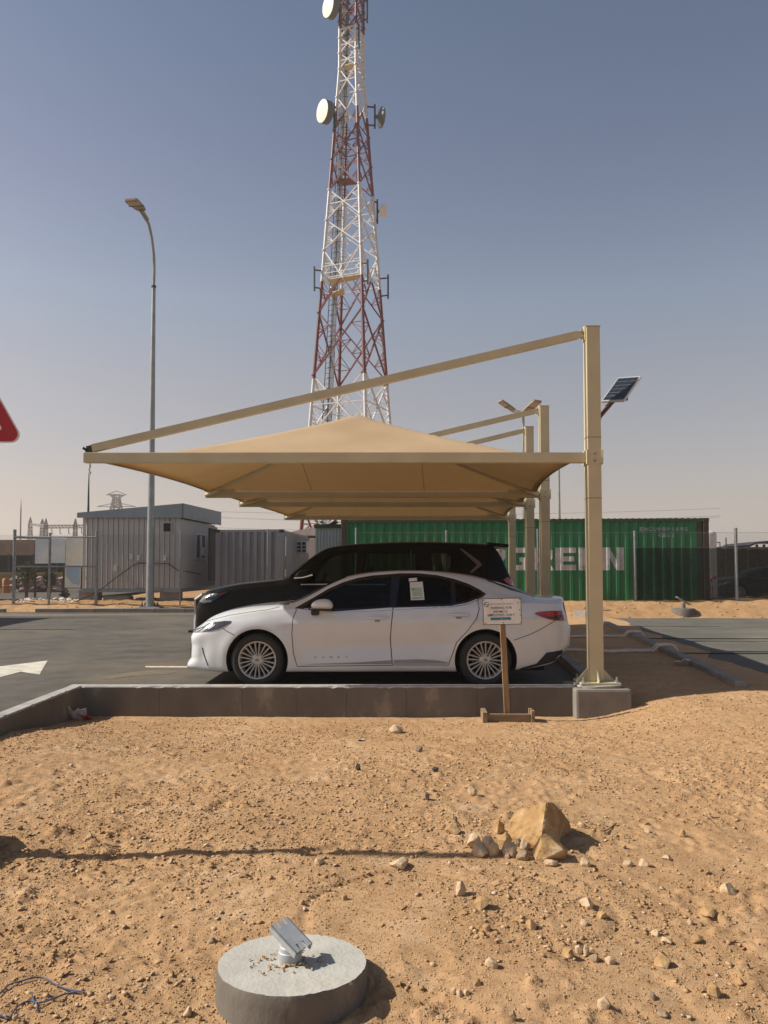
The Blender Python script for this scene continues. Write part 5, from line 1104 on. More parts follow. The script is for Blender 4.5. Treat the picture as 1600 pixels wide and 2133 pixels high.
mb = MB(); p = pt(183.5, 1066, 33); q = pt(185.5, 984, 33); mb.tube([(p.x, 33, .2), (p.x + .01, 33, p.z), tuple(p.lerp(q, .55)), tuple(q)], [.05, .05, .035, .02], 8); tag(mb.build('antenna_mast', 'dark_steel'), 'thin dark mast rising behind the cabin roof below the beam end', 'mast')
mb = MB(); p = pt(187.5, 963, D1); mb.tube([p, p + Vector((.004, 0, -.05)), p + Vector((-.012, 0, -.09)), p + Vector((.006, .0, -.13)), p + Vector((-.006, 0, -.17))], [.006, .014, .011, .014, .002], 6); tag(mb.build('plastic_shred', 'paper'), 'white shred of plastic hanging from the outer end of the near beam', 'plastic shred')

# ================================================================== CHAIN-LINK FENCE AND NET
def fence_seg(root, a, b, h, top, m='fence_wire', pitch=.085, r=.0017):
    a, b = Vector(a), Vector(b); d = b - a; d.z = 0; L = d.length; u = d / L; nn = Vector((-u.y, u.x, 0)); mb = MB(); V, F = [], []
    n = int(L / pitch); z0 = min(a.z, b.z) - .12; H = h - z0
    for dirn in (1, -1):
        k0 = -int(H / pitch) - 1
        for k in range(k0, n + int(H / pitch) + 1):
            s0 = k * pitch; lo, hi = 0.0, H
            # straight wire x = s0 + dirn * z, clipped to the panel
            if dirn > 0: lo, hi = max(0, -s0), min(H, L - s0)
            else: lo, hi = max(0, s0 - L), min(H, s0)
            if hi - lo < .03: continue
            p = a + u * (s0 + dirn * lo) + nn * (.004 * dirn); q = a + u * (s0 + dirn * hi) + nn * (.004 * dirn); p.z, q.z = z0 + lo, z0 + hi
            x = u.cross(Vector((0, 0, 1))); t = Vector((u.x * dirn, u.y * dirn, 1)).normalized(); y = t.cross(x).normalized(); i = len(V)
            for w_ in (p, q):
                for an in (0, 2.094, 4.189): V.append(w_ + x * (r * math.cos(an)) + y * (r * math.sin(an)))
            F += [(i, i + 1, i + 4, i + 3), (i + 1, i + 2, i + 5, i + 4), (i + 2, i, i + 3, i + 5)]
    mb.add(V, F); o = mb.build('wire_mesh', m, root, recalc=False); o['kind'] = 'stuff'; return o
def fpost(root, px, py0, Y, r=.035, depth=0, cat='post'):
    p = pt(px, py0, Y); g_ = fgz(p.x, Y); mb = MB(); mb.tube([(p.x, Y, g_ - .3), (p.x, Y, p.z)], r, 10); mb.lathe([(r * 1.15, -.03), (r * 1.15, .01), (0, .03)], 10, (p.x, Y, p.z)); return mb.build(cat, 'galv', root, True), Vector((p.x, Y, p.z))
FYR = 24.35
fr = empty('chain_link_fence', (X(1323, FYR), FYR, .3), 'long chain-link fence on grey posts in front of the green container', 'fence')
posts = []
for px_, py_, r_ in ((742, 1101, .035), (930, 1106, .035), (1120, 1103, .035), (1322, 1107, .042), (1532.5, 1101, .05), (1745, 1104, .045)): posts.append(fpost(fr, px_, py_, FYR, r_)[1])
top = pt(1300, 1108, FYR).z
fence_seg(fr, (posts[0].x, FYR, .3), (posts[-1].x, FYR, .3), top, top)
mb = MB()
for zz in (top - .02, top - .5): mb.tube([(posts[0].x, FYR, zz), (posts[-1].x, FYR, zz)], .004, 5)
mb.build('tension_wire', 'galv', fr)
# dark net behind the mesh, right of the fourth post
mb = MB(); n = 60; xa, xb = posts[3].x + .03, posts[-1].x; vs = []
for i in range(n + 1):
    x = xa + (xb - xa) * i / n; px_ = 800 + 1600 * x / FYR; sag = 0 if px_ < 1480 else .06 * math.sin(min(1, (px_ - 1480) / 120) * 2.2)
    zt_ = pt(800, 1140.5, FYR).z - sag - .02 * math.sin(i * 1.7); yy = FYR + .10 + .03 * math.sin(i * .9)
    vs += [(x, yy, fgz(x, FYR) - .15), (x, yy + .01, zt_)]
mb.add(vs, [(2 * i, 2 * i + 2, 2 * i + 3, 2 * i + 1) for i in range(n)]); o = mb.build('shade_net', 'net', smooth_=True); tag(o, 'dark green translucent shade net hung on the fence over the container end', 'shade net')
FYL = 27.2
fl = empty('chain_link_fence', (X(100, FYL), FYL, .3), 'shorter chain-link fence with pipe rails before the cabin', 'fence')
pl = []
for px_, py_, r_ in ((-40, 1105, .04), (31, 1104, .055), (104.5, 1111, .045), (202, 1107, .05), (376.5, 1106, .025), (558, 1103, .03), (742, 1103, .03)): pl.append(fpost(fl, px_, py_, FYL, r_)[1])
za, zm = pt(100, 1118.5, FYL).z, pt(100, 1180, FYL).z
for z_, x0, x1 in ((za, pl[1], pl[3]), (zm, pl[1], pl[3])):
    mb = MB(); mb.tube([(x0.x, FYL - .03, z_), (x1.x, FYL - .03, z_)], .028, 8); mb.build('rail', 'galv', fl, True)
mb = MB(); q = pt(104, 1122, FYL + 1.5); mb.tube([(pl[1].x, FYL, za - .02), (q.x, FYL + 1.5, q.z)], .028, 8); mb.build('brace_rail', 'galv', fl)
fence_seg(fl, (pl[0].x, FYL, .3), (pl[-1].x, FYL, .3), pt(400, 1114, FYL).z, 0, r=.0026)

# ================================================================== TOWER
TX, TY = -2.6, 60.0
def t_rad(z):   # half diagonal by height
    y = None
    return TR(z)
zz_ = [pt(731, y, TY).z for y in (1186, 870, 150, 0, -60)]; rr_ = [116 / 1600 * 60, 89 / 1600 * 60, 27.3 / 1600 * 60, 27 / 1600 * 60, 27 / 1600 * 60]
TR = interp(zz_, rr_) if False else (lambda z: float(np.interp(z, zz_, rr_)))
tdir = [Vector((.37, -.93, 0)), Vector((.93, .37, 0)), Vector((-.37, .93, 0)), Vector((-.93, -.37, 0))]   # near, right, far, left
tdir = [d.normalized() for d in tdir]
tow = empty('lattice_tower', (TX, TY, 0), 'tall red and white lattice telecom tower rising behind the canopy', 'tower')
def leg(i, z): return Vector((TX, TY, z)) + tdir[i] * TR(z)
node_px = [1186, 1053, 921, 789, 660, 530, 468, 404, 340, 279, 210, 150, 118, 86, 52, 20, -14, -50]
nz_ = [0.0] + [pt(700, y, TY).z for y in node_px[1:]]
for i in range(4):
    mb = MB(); mb.tube([leg(i, 0), leg(i, zz_[2]), leg(i, nz_[-1])], [.155, .105, .085], 10); mb.build('leg', 'tower', tow, True)
    for k in range(3, len(nz_) - 1):
        mb = MB(); mb.tube([leg(i, nz_[k]) + Vector((0, 0, -.04)), leg(i, nz_[k]) + Vector((0, 0, .04))], .16, 10); mb.build('leg_flange', 'tower', tow)
sec = MB()
for i in range(4):
    j = (i + 1) % 4
    for k in range(len(nz_) - 1):
        z0, z1 = nz_[k], nz_[k + 1]; big = k < 5; w_ = .115 if big else .09; zm_ = (z0 + z1) / 2
        for (p, q) in ((leg(i, z0), leg(j, z1)), (leg(j, z0), leg(i, z1))):
            mb = MB(); mb.bar(p, q, w_, w_ * .9); mb.build('diagonal_brace', 'tower', tow)
        c_ = (leg(i, z0) + leg(j, z1) + leg(j, z0) + leg(i, z1)) / 4
        # crossing height where the two diagonals meet
        ra, rb = TR(z0), TR(z1); zx = z0 + (z1 - z0) * ra / (ra + rb)
        if k % 2 == 0 or k > 9:
            mb = MB(); mb.bar(leg(i, zx), leg(j, zx), .075, .07); mb.build('ring_brace', 'tower', tow)
        if k < 10:
            a, b, x_ = leg(i, z0), leg(j, z0), leg(i, zx).lerp(leg(j, zx), .5)
            for (l0, l1) in ((i, j), (j, i)):
                for (zA, up) in ((z0, 1), (z1, -1)):
                    mid = leg(l0, zA).lerp(x_, .5); sec.bar(mid, leg(l0, mid.z), .05); sec.bar(mid, leg(l0, (mid.z + zx) / 2 if up else mid.z), .045)
                    sec.bar(mid, leg(l0, zx), .045)
o = sec.build('secondary_bracing', 'tower', tow); o['kind'] = 'stuff'
# ladder with cage bars and a cable tray along the left far face
lad = MB(); tray = MB()
def lad_c(z, t, off=.0): return leg(3, z).lerp(leg(2, z), t) + (Vector((TX, TY, z)) - (leg(3, z) + leg(2, z)) / 2) * off
for t, mbx in ((.40, lad), (.55, tray)):
    for s_ in (-.018, .018): 
        w_ = .22
        a_ = [lad_c(z, t, .12) + Vector((s_ * 12, s_ * -6, 0)) * .9 for z in (0.5, zz_[2], nz_[-1])]
        mbx.tube(a_, .035, 5)
    z = .6
    while z < nz_[-1]:
        c_ = lad_c(z, t, .12); mbx.bar(c_ + Vector((-.19, .10, 0)), c_ + Vector((.19, -.10, 0)), .03, .03); z += .42 if mbx is lad else .9
for s_ in (-.16, -.08, 0, .08, .16):
    tray.tube([lad_c(z, .55, .12) + Vector((s_, -s_ * .5, 0)) for z in (.5, zz_[2], nz_[-1])], .028, 5)
z = 4.0
while z < nz_[-1]:
    c_ = lad_c(z, .40, .12); lad.bar(c_ + Vector((.0, -.12, 0)), c_ + Vector((.5, -.12, 0)), .035, .035); z += .84
lad.build('ladder', 'dark_steel', tow); tray.build('cable_tray', 'far_steel', tow)
# platforms
pz = pt(731, 594, TY).z; mb = MB(); a, b, c, d = [leg(i, pz) for i in range(4)]
mb.prism([a.lerp(d, .0), a.lerp(d, .86), a.lerp(d, .86).lerp(c, .30), a.lerp(c, .26)], (0, 0, .08)); pf = mb.build('platform', 'cream', tow)
mb = MB(); mb.prism([d.lerp(c, .30) - Vector((0, 0, .7)), d.lerp(c, .55) - Vector((0, 0, .7)), (a + c) / 2 + Vector((-.55, .2, -.7)), (a + d) / 2 + Vector((.2, .5, -.7))], (0, 0, .06)); mb.build('platform', 'cream', tow)
mb = MB()
for zz in (.55, 1.1):
    for p, q in ((a, d), (d, c.lerp(d, .2)), (a, a.lerp(c, .42))): mb.bar(p + Vector((0, 0, zz)), q + Vector((0, 0, zz)), .045)
for t in (.2, .4, .6, .8): mb.bar(a.lerp(d, t), a.lerp(d, t) + Vector((0, 0, 1.1)), .045); mb.bar(d.lerp(c, t * .8), d.lerp(c, t * .8) + Vector((0, 0, 1.1)), .045)
mb.build('platform_railing', 'sign_white', pf)
pz2 = pt(725, 371, TY).z; mb = MB(); e_ = leg(3, pz2).lerp(leg(2, pz2), .5); mb.prism([e_ + Vector((-.4, 0, 0)), e_ + Vector((.9, -.5, 0)), e_ + Vector((1.5, .5, 0)), e_ + Vector((.3, .8, 0))], (0, 0, .06)); p2 = mb.build('platform', 'tower', tow)
mb = MB(); 
for q in ((-.4, 0), (.9, -.5), (1.5, .5)): mb.bar(e_ + Vector((q[0], q[1], 0)), e_ + Vector((q[0], q[1], 1.1)), .04)
mb.build('platform_railing', 'tower', p2)
pz3 = pt(725, 146, TY).z; mb = MB(); e_ = (leg(0, pz3) + leg(3, pz3)) / 2; mb.prism([leg(3, pz3).lerp(leg(0, pz3), .3), leg(0, pz3), leg(0, pz3).lerp(leg(1, pz3), .4), leg(3, pz3).lerp(leg(2, pz3), .5)], (0, 0, .07)); mb.build('platform', 'cream', tow)
# dipole mounts
def side_mount(px, y0, y1, leg_i, m='dark_steel', label=''):
    p0, p1 = pt(px, y0, TY), pt(px, y1, TY); Yd = leg(leg_i, (p0.z + p1.z) / 2).y - .2; p0, p1 = pt(px, y0, Yd), pt(px, y1, Yd); mb = MB(); mb.tube([p1, p0], .07, 8)
    for t in (.14, .86): q = p1.lerp(p0, t); mb.bar(q, leg(leg_i, q.z), .09)
    return tag(mb.build('antenna_bracket', m, smooth_=True), label, 'antenna bracket', 'empty antenna brackets on the tower')
side_mount(655, 555, 606, 3, label='empty dark antenna bracket left of the tower platform railing')
side_mount(766, 540, 592, 0, label='empty dark antenna bracket at the middle leg above the platform')
side_mount(808.5, 572, 622, 1, label='empty dark antenna bracket right of the tower platform')
side_mount(747.5, 50, 102, 0, label='empty dark antenna bracket at the middle leg near the tower top')
side_mount(765, -8, 47, 1, label='empty dark antenna bracket at the right leg near the tower top')
def dish(px, py, rad, ax, leg_i, label, kind='radome', depth=.55, pole=None):
    Yd = leg(leg_i, 20).y - .3; c = pt(px, py, Yd); ax = Vector(ax).normalized(); root = empty('dish_antenna', tuple(c), label, 'dish antenna', 'dish antennas on the tower')
    q = ax.to_track_quat('Z', 'Y').to_matrix()
    def L(prof, name, m, par):
        mb = MB(); mb.lathe(prof, 36); mb.v = [tuple(q @ Vector(v) + c) for v in mb.v]; return mb.build(name, m, par, True, 30)
    d = L([(rad * .985, -.005), (rad, -.02), (rad, -depth), (rad * .93, -depth - .04)], 'drum', 'dish_dark' if kind != 'drum' else 'sign_white', root)  # dark drum tone paints the shaded side of the dish rim
    L([(0, .05), (rad * .5, .035), (rad * .985, 0)], 'radome', 'dish_white', root)
    L([(rad * .96, -depth - .02), (rad * .6, -depth - rad * .22), (rad * .22, -depth - rad * .34), (rad * .16, -depth - rad * .5), (0, -depth - rad * .5)], 'reflector_back', 'dish_dark' if kind != 'drum' else 'sign_white', root)
    b = c - ax * (depth + rad * .5)
    pp = pole or (b + Vector((math.copysign(.12, -ax.x), 0, 0))); pp = Vector((pp.x, pp.y, 0)); mb = MB(); mb.tube([(pp.x, pp.y, c.z - 1.0), (pp.x, pp.y, c.z + 1.0)], .075, 8); mb.bar(b, (pp.x, pp.y, c.z), .2)
    for dz in (-.75, .75): mb.bar((pp.x, pp.y, c.z + dz), leg(leg_i, c.z + dz), .10)
    mb.build('mount', 'dark_steel', root); return root
dish(683, 12, .82, (-.80, -.58, -.10), 3, 'cream round dish antenna cut by the top edge, highest on the tower')
dish(671, 231, .86, (-.80, -.58, -.08), 3, 'cream round dish antenna facing out on the left side of the red tower section')
dish(796, 245, .80, (.93, .36, .05), 1, 'dark round dish antenna seen from behind on the right of the tower', depth=.10)
dish(804, 439, .48, (.96, -.22, -.05), 1, 'small white drum antenna low on the right side of the tower', kind='drum', depth=.35)

# ================================================================== STREET LAMPS, FAR MASTS, PYLONS
def lamp_head(root, p, d, up=.5, wd=.62, ln=.95, tilt=R(-14), m='lamp_head'):
    # p: arm end, d: horizontal direction of the head
    d = Vector(d).normalized(); s_ = Vector((-d.y, d.x, 0)); dz = Vector((0, 0, math.tan(-tilt)))
    L = lambda a, b, c: p + (d + dz) * a + s_ * b + Vector((0, 0, c))
    out = [(-.05, .10), (-.05, .20), (.12, .26), (.55, .31), (ln - .05, .30), (ln, .26)]; P = [(a, b * wd / .6) for a, b in out] + [(a, -b * wd / .6) for a, b in reversed(out)]
    mb = MB(); n = len(P); mb.add([L(a, b, 0) for a, b in P] + [L(a, b, .07) for a, b in P] + [L(.1 + (a - .1) * .85, b * .75, .13) for a, b in P], [tuple(reversed(range(n)))] + [(i, (i + 1) % n, n + (i + 1) % n, n + i) for i in range(n)] + [(n + i, n + (i + 1) % n, 2 * n + (i + 1) % n, 2 * n + i) for i in range(n)] + [tuple(range(2 * n, 3 * n))])
    h_ = mb.build('lamp_head', m, root)
    mb = MB(); q = [L(a, b, -.012) for a, b in ((.40, -.22), (ln - .08, -.22), (ln - .08, .22), (.40, .22))]; mb.prism(q, (0, 0, .012)); mb.build('lens', 'lamp_face', h_)
    mb = MB(); q = [L(a, b, -.02) for a, b in ((.36, -.25), (.40, -.25), (.40, .25), (.36, .25))]; mb.prism(q, (0, 0, .02)); mb.build('lens_rim', 'dark_steel', h_); return h_
LY = 26.9; lx = pt(312.5, 1240, LY).x; gz = fgz(lx, LY) + .02
la = empty('street_lamp', (lx, LY, gz), 'tall single-arm galvanised street lamp standing before the site cabin', 'street lamp')
top_z = pt(317, 598, LY).z; mb = MB(); mb.tube([(lx, LY, gz), (lx, LY, top_z)], [.145, .065], 12); mb.build('pole', 'lamp_pole', la, True)
mb = MB(); mb.tube([(lx, LY, top_z - .02), (lx, LY, top_z + .05)], .085, 12); mb.build('pole_collar', 'dark_steel', la)
arm = []
for px_, py_ in ((317, 598), (318, 560), (317, 530), (313, 495), (307, 468), (300, 453), (295, 445)):
    k = (598 - py_) / 162; arm.append(pt(px_, py_, LY - 1.3 * k ** 1.6))
arm[0].x = lx; arm[0].y = LY
for i in range(1, len(arm)): arm[i].x += (lx - pt(317, 598, LY).x)
mb = MB(); mb.tube(arm, [.052] * 3 + [.048] * 4, 10); mb.build('arm', 'lamp_pole', la, True)
tipd = (arm[-1] - arm[-2]).normalized(); mb = MB(); mb.tube([arm[-1] - tipd * .25, arm[-1] + tipd * .12], .075, 10); mb.build('spigot', 'lamp_head', la)
hd = lamp_head(la, arm[-1] + tipd * .12, (-.14, -.99, 0), wd=.42, ln=.80, tilt=R(3))
mb = MB(); mb.box((lx, LY, gz + .015), (.62, .5, .03)); mb.build('base_plate', 'galv', la)
for sx in (-1, 1):
    for sy in (-1, 1): mb = MB(); mb.tube([(lx + sx * .22, LY + sy * .17, gz + .03), (lx + sx * .22, LY + sy * .17, gz + .16)], .022, 6); mb.lathe([(0, .05), (.045, .05), (.045, .01)], 6, (lx + sx * .22, LY + sy * .17, gz + .03)); mb.build('anchor_bolt', 'dark_steel', la)
mb = MB(); mb.bbox((lx, LY, gz - .12), (.85, .75, .24), .02); tag(mb.build('lamp_footing', 'kerb'), 'pale concrete footing under the tall street lamp', 'footing')
def far_lamp(px, py_top, Y, label, double=True):
    p = pt(px, py_top, Y); r_ = empty('street_lamp', (p.x, Y, .2), label, 'street lamp', 'street lamps behind the canopies'); mb = MB(); mb.tube([(p.x, Y, .2), (p.x, Y, p.z)], [.13, .06], 10); mb.build('pole', 'lamp_pole', r_, True)
    if double:
        a, b = pt(px - 27, py_top - 0, Y), pt(px + 10, py_top + 3, Y - .5); mb = MB(); mb.tube([p, p + Vector((-.28, 0, .12)), a + Vector((.25, 0, -.05))], .035, 8); mb.tube([p, p + Vector((.12, -.15, .10)), b], .035, 8); mb.build('arm', 'lamp_pole', r_, True)
        lamp_head(r_, p + Vector((-.42, -.0, .10)), (-.95, -.25, 0), wd=.45, ln=.75, tilt=R(-30)); lamp_head(r_, p + Vector((.10, -.1, .06)), (.52, -.85, 0), wd=.5, ln=.85, tilt=R(-22))
        mb = MB(); mb.bbox(p + Vector((-.30, -.12, .06)), (.30, .14, .20), .02); mb.build('control_box', 'sign_white', r_)
    else:
        mb = MB(); mb.tube([p, p + Vector((.2, 0, .1))], .035, 8); mb.build('arm', 'lamp_pole', r_)
        lamp_head(r_, p + Vector((.2, 0, .1)), (1, -.1, 0), wd=.4, ln=.6)
    return r_
far_lamp(1090, 862, 36, 'grey double-headed street lamp rising behind the second canopy posts')
far_lamp(1164, 966, 46, 'distant grey lamp pole seen under the near beam beside the nearest post', False)
def far_tube(name, pts, r, m, label, cat, group=None):
    mb = MB(); mb.tube(pts, r, 6); return tag(mb.build(name, m), label, cat, group)
p = pt(44, 1040, 95); far_tube('lightning_mast', [(p.x, 95, .1), (p.x, 95, p.z - 1.5), (p.x, 95, p.z)], [.10, .08, .02], 'far_steel', 'thin dark lightning mast beyond the brown wall at far left', 'mast')
def lattice(mb, x, y, w0, w1, z0, z1, n, r):
    c = lambda i, z: Vector((x + ((-1, 1, 1, -1)[i]) * (w0 + (w1 - w0) * (z - z0) / (z1 - z0)) / 2, y + ((-1, -1, 1, 1)[i]) * (w0 + (w1 - w0) * (z - z0) / (z1 - z0)) / 2, z))
    for i in range(4):
        mb.bar(c(i, z0), c(i, z1), r * 1.3); j = (i + 1) % 4
        for k in range(n):
            a, b = z0 + (z1 - z0) * k / n, z0 + (z1 - z0) * (k + 1) / n; mb.bar(c(i, a), c(j, b), r); mb.bar(c(j, a), c(i, b), r); mb.bar(c(i, b), c(j, b), r)
GYd = 150
def gz_(py): return pt(100, py, GYd).z
for i, (px_, py_) in enumerate(((62, 1079), (87, 1082), (94.5, 1080), (156, 1080))):
    x = X(px_, GYd); g_ = empty('gantry_column', (x, GYd, .1), ['grey lattice gantry column at the left end of the substation', 'slim grey lattice column left of the double gantry column', 'grey lattice gantry column where the two substation beams meet', 'grey lattice gantry column beside the cabin roof'][i], 'gantry column', 'lattice columns of the distant substation')
    yo = GYd + (26 if i == 0 else (14 if i == 1 else 0)); k = yo / GYd
    mb = MB(); lattice(mb, x * k, yo, 1.1 * k, .5 * k, .1, gz_(1092) * k, 8, .07); mb.build('shaft', 'far_steel', g_)
    mb = MB(); lattice(mb, x * k, yo, .5 * k, .06, gz_(1092) * k, gz_(py_) * k, 3, .06); mb.build('peak', 'far_steel', g_)
def truss(p, q, h, nb, label):
    p, q = Vector(p), Vector(q); mb = MB(); up = Vector((0, 0, h))
    for o_ in (Vector((0, 0, 0)), up): mb.bar(p + o_, q + o_, .16)
    for k in range(nb): a, b = p.lerp(q, k / nb), p.lerp(q, (k + 1) / nb); mb.bar(a, b + up, .10); mb.bar(a + up, a, .10)
    return tag(mb.build('gantry_beam', 'far_steel'), label, 'gantry beam', 'lattice beams of the distant substation')
truss((X(94, GYd), GYd, gz_(1100)), (X(250, GYd), GYd, gz_(1099)), .55, 22, 'long grey lattice beam running behind the cabin in the substation'); k = 176 / 150
truss((X(62, GYd) * k, 176, gz_(1096) * k), (X(94, GYd), GYd, gz_(1099)), .45, 8, 'short receding lattice beam at the left of the substation')
for px_ in (108, 125, 143, 170): far_tube('insulator_string', [pt(px_, 1101, GYd), pt(px_, 1111, GYd), pt(px_ + 3, 1112, GYd)], .09, 'far_steel', {108: 'leftmost insulator string hanging below the substation beam', 125: 'insulator string second from the left below the substation beam', 143: 'insulator string left of the gantry column by the cabin', 170: 'insulator string nearest the cabin below the substation beam'}[px_], 'insulator', 'insulator strings below the substation beam')
PYY = 260; x = X(241, PYY); py_r = empty('pylon', (x, PYY, .1), 'distant grey lattice power pylon top above the cabin roof', 'pylon'); z0, z1, z2 = pt(240, 1110, PYY).z, pt(240, 1057, PYY).z, pt(240, 1031, PYY).z
mb = MB(); lattice(mb, x, PYY, 6.5, 3.0, .1, z1, 5, .22); lattice(mb, x, PYY, 3.0, 1.9, z1, z2 - 1.0, 4, .16); lattice(mb, x, PYY, 1.9, 3.6, z2 - 1.0, z2, 1, .16); mb.build('mast', 'far_steel', py_r)
for zc, wd in ((z1 + .3, 6.5), (z2, 3.4)):
    mb = MB()
    for sg in (-1, 1): mb.bar((x, PYY, zc + 1.4), (x + sg * wd, PYY, zc), .2); mb.bar((x, PYY, zc), (x + sg * wd, PYY, zc), .2)
    mb.build('cross_arm', 'far_steel', py_r)
for i, (y0, y1) in enumerate(((1059, 1071), (1068, 1086), (1090, 1089))):
    a, b = pt(262, y0, PYY), pt(1500, y1 - 12, PYY); mid = [a.lerp(b, t) - Vector((0, 0, 7.0 * 4 * t * (1 - t) * (.3 + .1 * i))) for t in [k / 20 for k in range(21)]]
    far_tube('power_line', mid, .055, 'far_steel', ['topmost thin power line sagging from the distant pylon', 'middle thin power line sagging from the distant pylon', 'lowest thin power line sagging from the distant pylon'][i], 'power line', 'power lines from the pylon')
# ------------------------------------------------------------------ yard on the left behind the fence
WYd = 70; xa, xb = -60, X(260, WYd); wz = pt(30, 1124.5, WYd).z
bw = empty('boundary_wall', ((xa + xb) / 2, WYd, 0), 'brown panelled boundary wall far behind the fence at left', 'wall')
mb = MB(); mb.box(((xa + xb) / 2, WYd + .2, wz / 2), (xb - xa, .4, wz)); mb.build('wall_body', 'brown_wall', bw)
share = None; x = X(-60, WYd); z_a, z_b = pt(30, 1134, WYd).z, pt(30, 1151, WYd).z
while x < X(180, WYd):
    if share is None:
        mb = MB(); mb.box((0, 0, 0), (38 / 1600 * WYd, .05, z_a - z_b)); share = mb.build('wall_panel', 'brown_panel', None, origin=(0, 0, 0)); o = share
    else: o = share.copy(); col.objects.link(o)
    o.parent = bw; o.location = Vector((x, WYd - .005, (z_a + z_b) / 2)) - Vector(ORG[bw.name]); x += 50 / 1600 * WYd
VY = 52; mb = MB(); z0, z1 = .1, pt(30, 1157, VY).z
rf_ = empty('rail_fence', (X(60, VY), VY, 0), 'dark green mesh fence before the brown boundary wall', 'fence')
mb = MB(); mb.box((X(60, VY), VY, (z0 + z1) / 2 + .3), (12, .02, z1 - z0 - .6)); mb.build('mesh_panel', 'net', rf_)
for px_ in (-30, 20, 70, 120, 170): mb = MB(); mb.box((X(px_, VY), VY - .05, z1 / 2), (.14, .1, z1 + .15)); mb.build('post', 'dark_steel', rf_)
mb = MB(); mb.box((X(60, VY), VY - .06, z1), (12, .06, .08)); mb.build('rail', 'dark_steel', rf_)
OY = 46; mb = MB(); mb.bbox((X(70, OY), OY, pt(30, 1193, OY).z / 2), (12, .35, pt(30, 1193, OY).z), .02); tag(mb.build('low_wall', 'ochre_wall'), 'low ochre wall behind the sacks at left', 'wall')
hb_ = empty('notice_board', (X(120, 31), 31, .3), 'large faded white and blue printed boards standing behind the fence left of the cabin', 'notice board')
def board(x0, y0, x1, y1, Y, m, name='board_sheet'):
    a, b = pt(x0, y1, Y), pt(x1, y0, Y); mb = MB(); mb.box(((a.x + b.x) / 2, Y, (a.z + b.z) / 2), (b.x - a.x, .03, b.z - a.z)); return mb.build(name, m, hb_)
board(73, 1122, 104, 1174, 31, 'hoard'); board(104.5, 1121, 136, 1173, 31, 'hoard'); board(136.5, 1120, 172, 1180, 31.05, 'hoard_b'); b3 = board(135, 1178, 168, 1224, 31, 'hoard_b')
a_ = lambda x, y: pt(x, y, 30.97); mb = MB(); mb.prism([a_(138, 1182), a_(166, 1182), a_(166, 1218), a_(152, 1216), a_(138, 1200)], (0, .004, 0)); mb.build('board_print', 'hoard_blue', b3)
for px_ in (75, 134, 171): mb = MB(); p = pt(px_, 1130, 31.1); mb.box((p.x, 31.1, p.z / 2 + .05), (.07, .07, p.z)); mb.build('board_leg', 'rust', hb_)
BY = 37
for i, px_ in enumerate((-28, -8, 13.5)):
    x = X(px_, BY); z0, z1 = pt(px_, 1236, BY).z, pt(px_, 1205, BY).z; r_ = empty('plastic_barrier', (x, BY, z0), ['orange plastic road barrier beyond the left edge', 'orange plastic road barrier cut by the left edge', 'orange plastic road barrier standing right beside the left edge'][i], 'barrier', 'orange barriers at the left edge')
    mb = MB(); mb.lathe([(0, 0), (.22, 0), (.21, .12), (.17, .45), (.16, z1 - z0 - .05), (.12, z1 - z0), (0, z1 - z0)], 16, (x, BY, z0)); mb.build('shell', 'orange', r_, True, 40)
    mb = MB(); mb.lathe([(.185, .28), (.178, .40)], 16, (x, BY, z0)); mb.build('band', 'paper', r_)
rr = random.Random(3); sk = MB()
for i in range(90):
    px_ = rr.uniform(28, 134); lay = rr.choice((0, 0, 1, 1, 2, 2, 3)); s_ = rr.uniform(.10, .20); c_ = Vector((X(px_, 38.5), 38.5 + rr.uniform(-.35, .35), pt(80, 1231, 38.5).z + .08 + lay * .16)); rot_ = Matrix.Rotation(rr.uniform(-.6, .6), 3, 'Z') @ Matrix.Rotation(rr.uniform(-.5, .5), 3, 'Y')
    bm = bmesh.new(); bmesh.ops.create_icosphere(bm, subdivisions=2, radius=1); bm.verts.index_update()
    sk.add([c_ + rot_ @ Vector((v.co.x * s_ * 1.5, v.co.y * s_, v.co.z * s_ * .8)) * (1 + .55 * mnoise.noise(v.co * 2.6 + Vector((i, 0, 0)))) for v in bm.verts], [[v.index for v in f.verts] for f in bm.faces]); bm.free()
tag(sk.build('sack_heap', 'bag', smooth_=True), 'heap of crumpled pinkish white sacks behind the left fence', 'sacks', kind='stuff')
def bush(x, y, z, h, wd, label, seed, n=420, ls=.07):
    r_ = random.Random(seed); root = empty('shrub', (x, y, z), label, 'shrub', 'shrubs behind the left fence'); st = MB(); lf = MB()
    for k in range(7):
        a = r_.uniform(0, 6.28); tip = Vector((x + math.cos(a) * wd * .4 * r_.random(), y + math.sin(a) * wd * .4 * r_.random(), z + h * r_.uniform(.6, .95))); st.tube([(x + r_.uniform(-.06, .06), y, z - .05), (Vector((x, y, z)) + tip) / 2 + Vector((r_.uniform(-.1, .1), 0, 0)), tip], [.022, .014, .006], 5)
    for k in range(n):
        a, t = r_.uniform(0, 6.28), r_.random() ** .6; q = Vector((x + math.cos(a) * wd / 2 * t * r_.uniform(.6, 1), y + math.sin(a) * wd / 2 * t, z + h * (.45 + .55 * r_.random() * (1 - .4 * t)))); d = Vector((r_.uniform(-1, 1), r_.uniform(-1, 1), r_.uniform(-.5, 1))).normalized(); e = d.cross(Vector((r_.uniform(-1, 1), r_.uniform(-1, 1), r_.uniform(-1, 1)))).normalized(); s_ = ls * r_.uniform(.6, 1.4)
        lf.add([q, q + d * s_ + e * s_ * .35, q + d * s_ * 2, q + d * s_ - e * s_ * .35], [(0, 1, 2, 3)])
    st.build('stem', 'twig', root); lf.build('foliage', 'leaf', root, recalc=False)
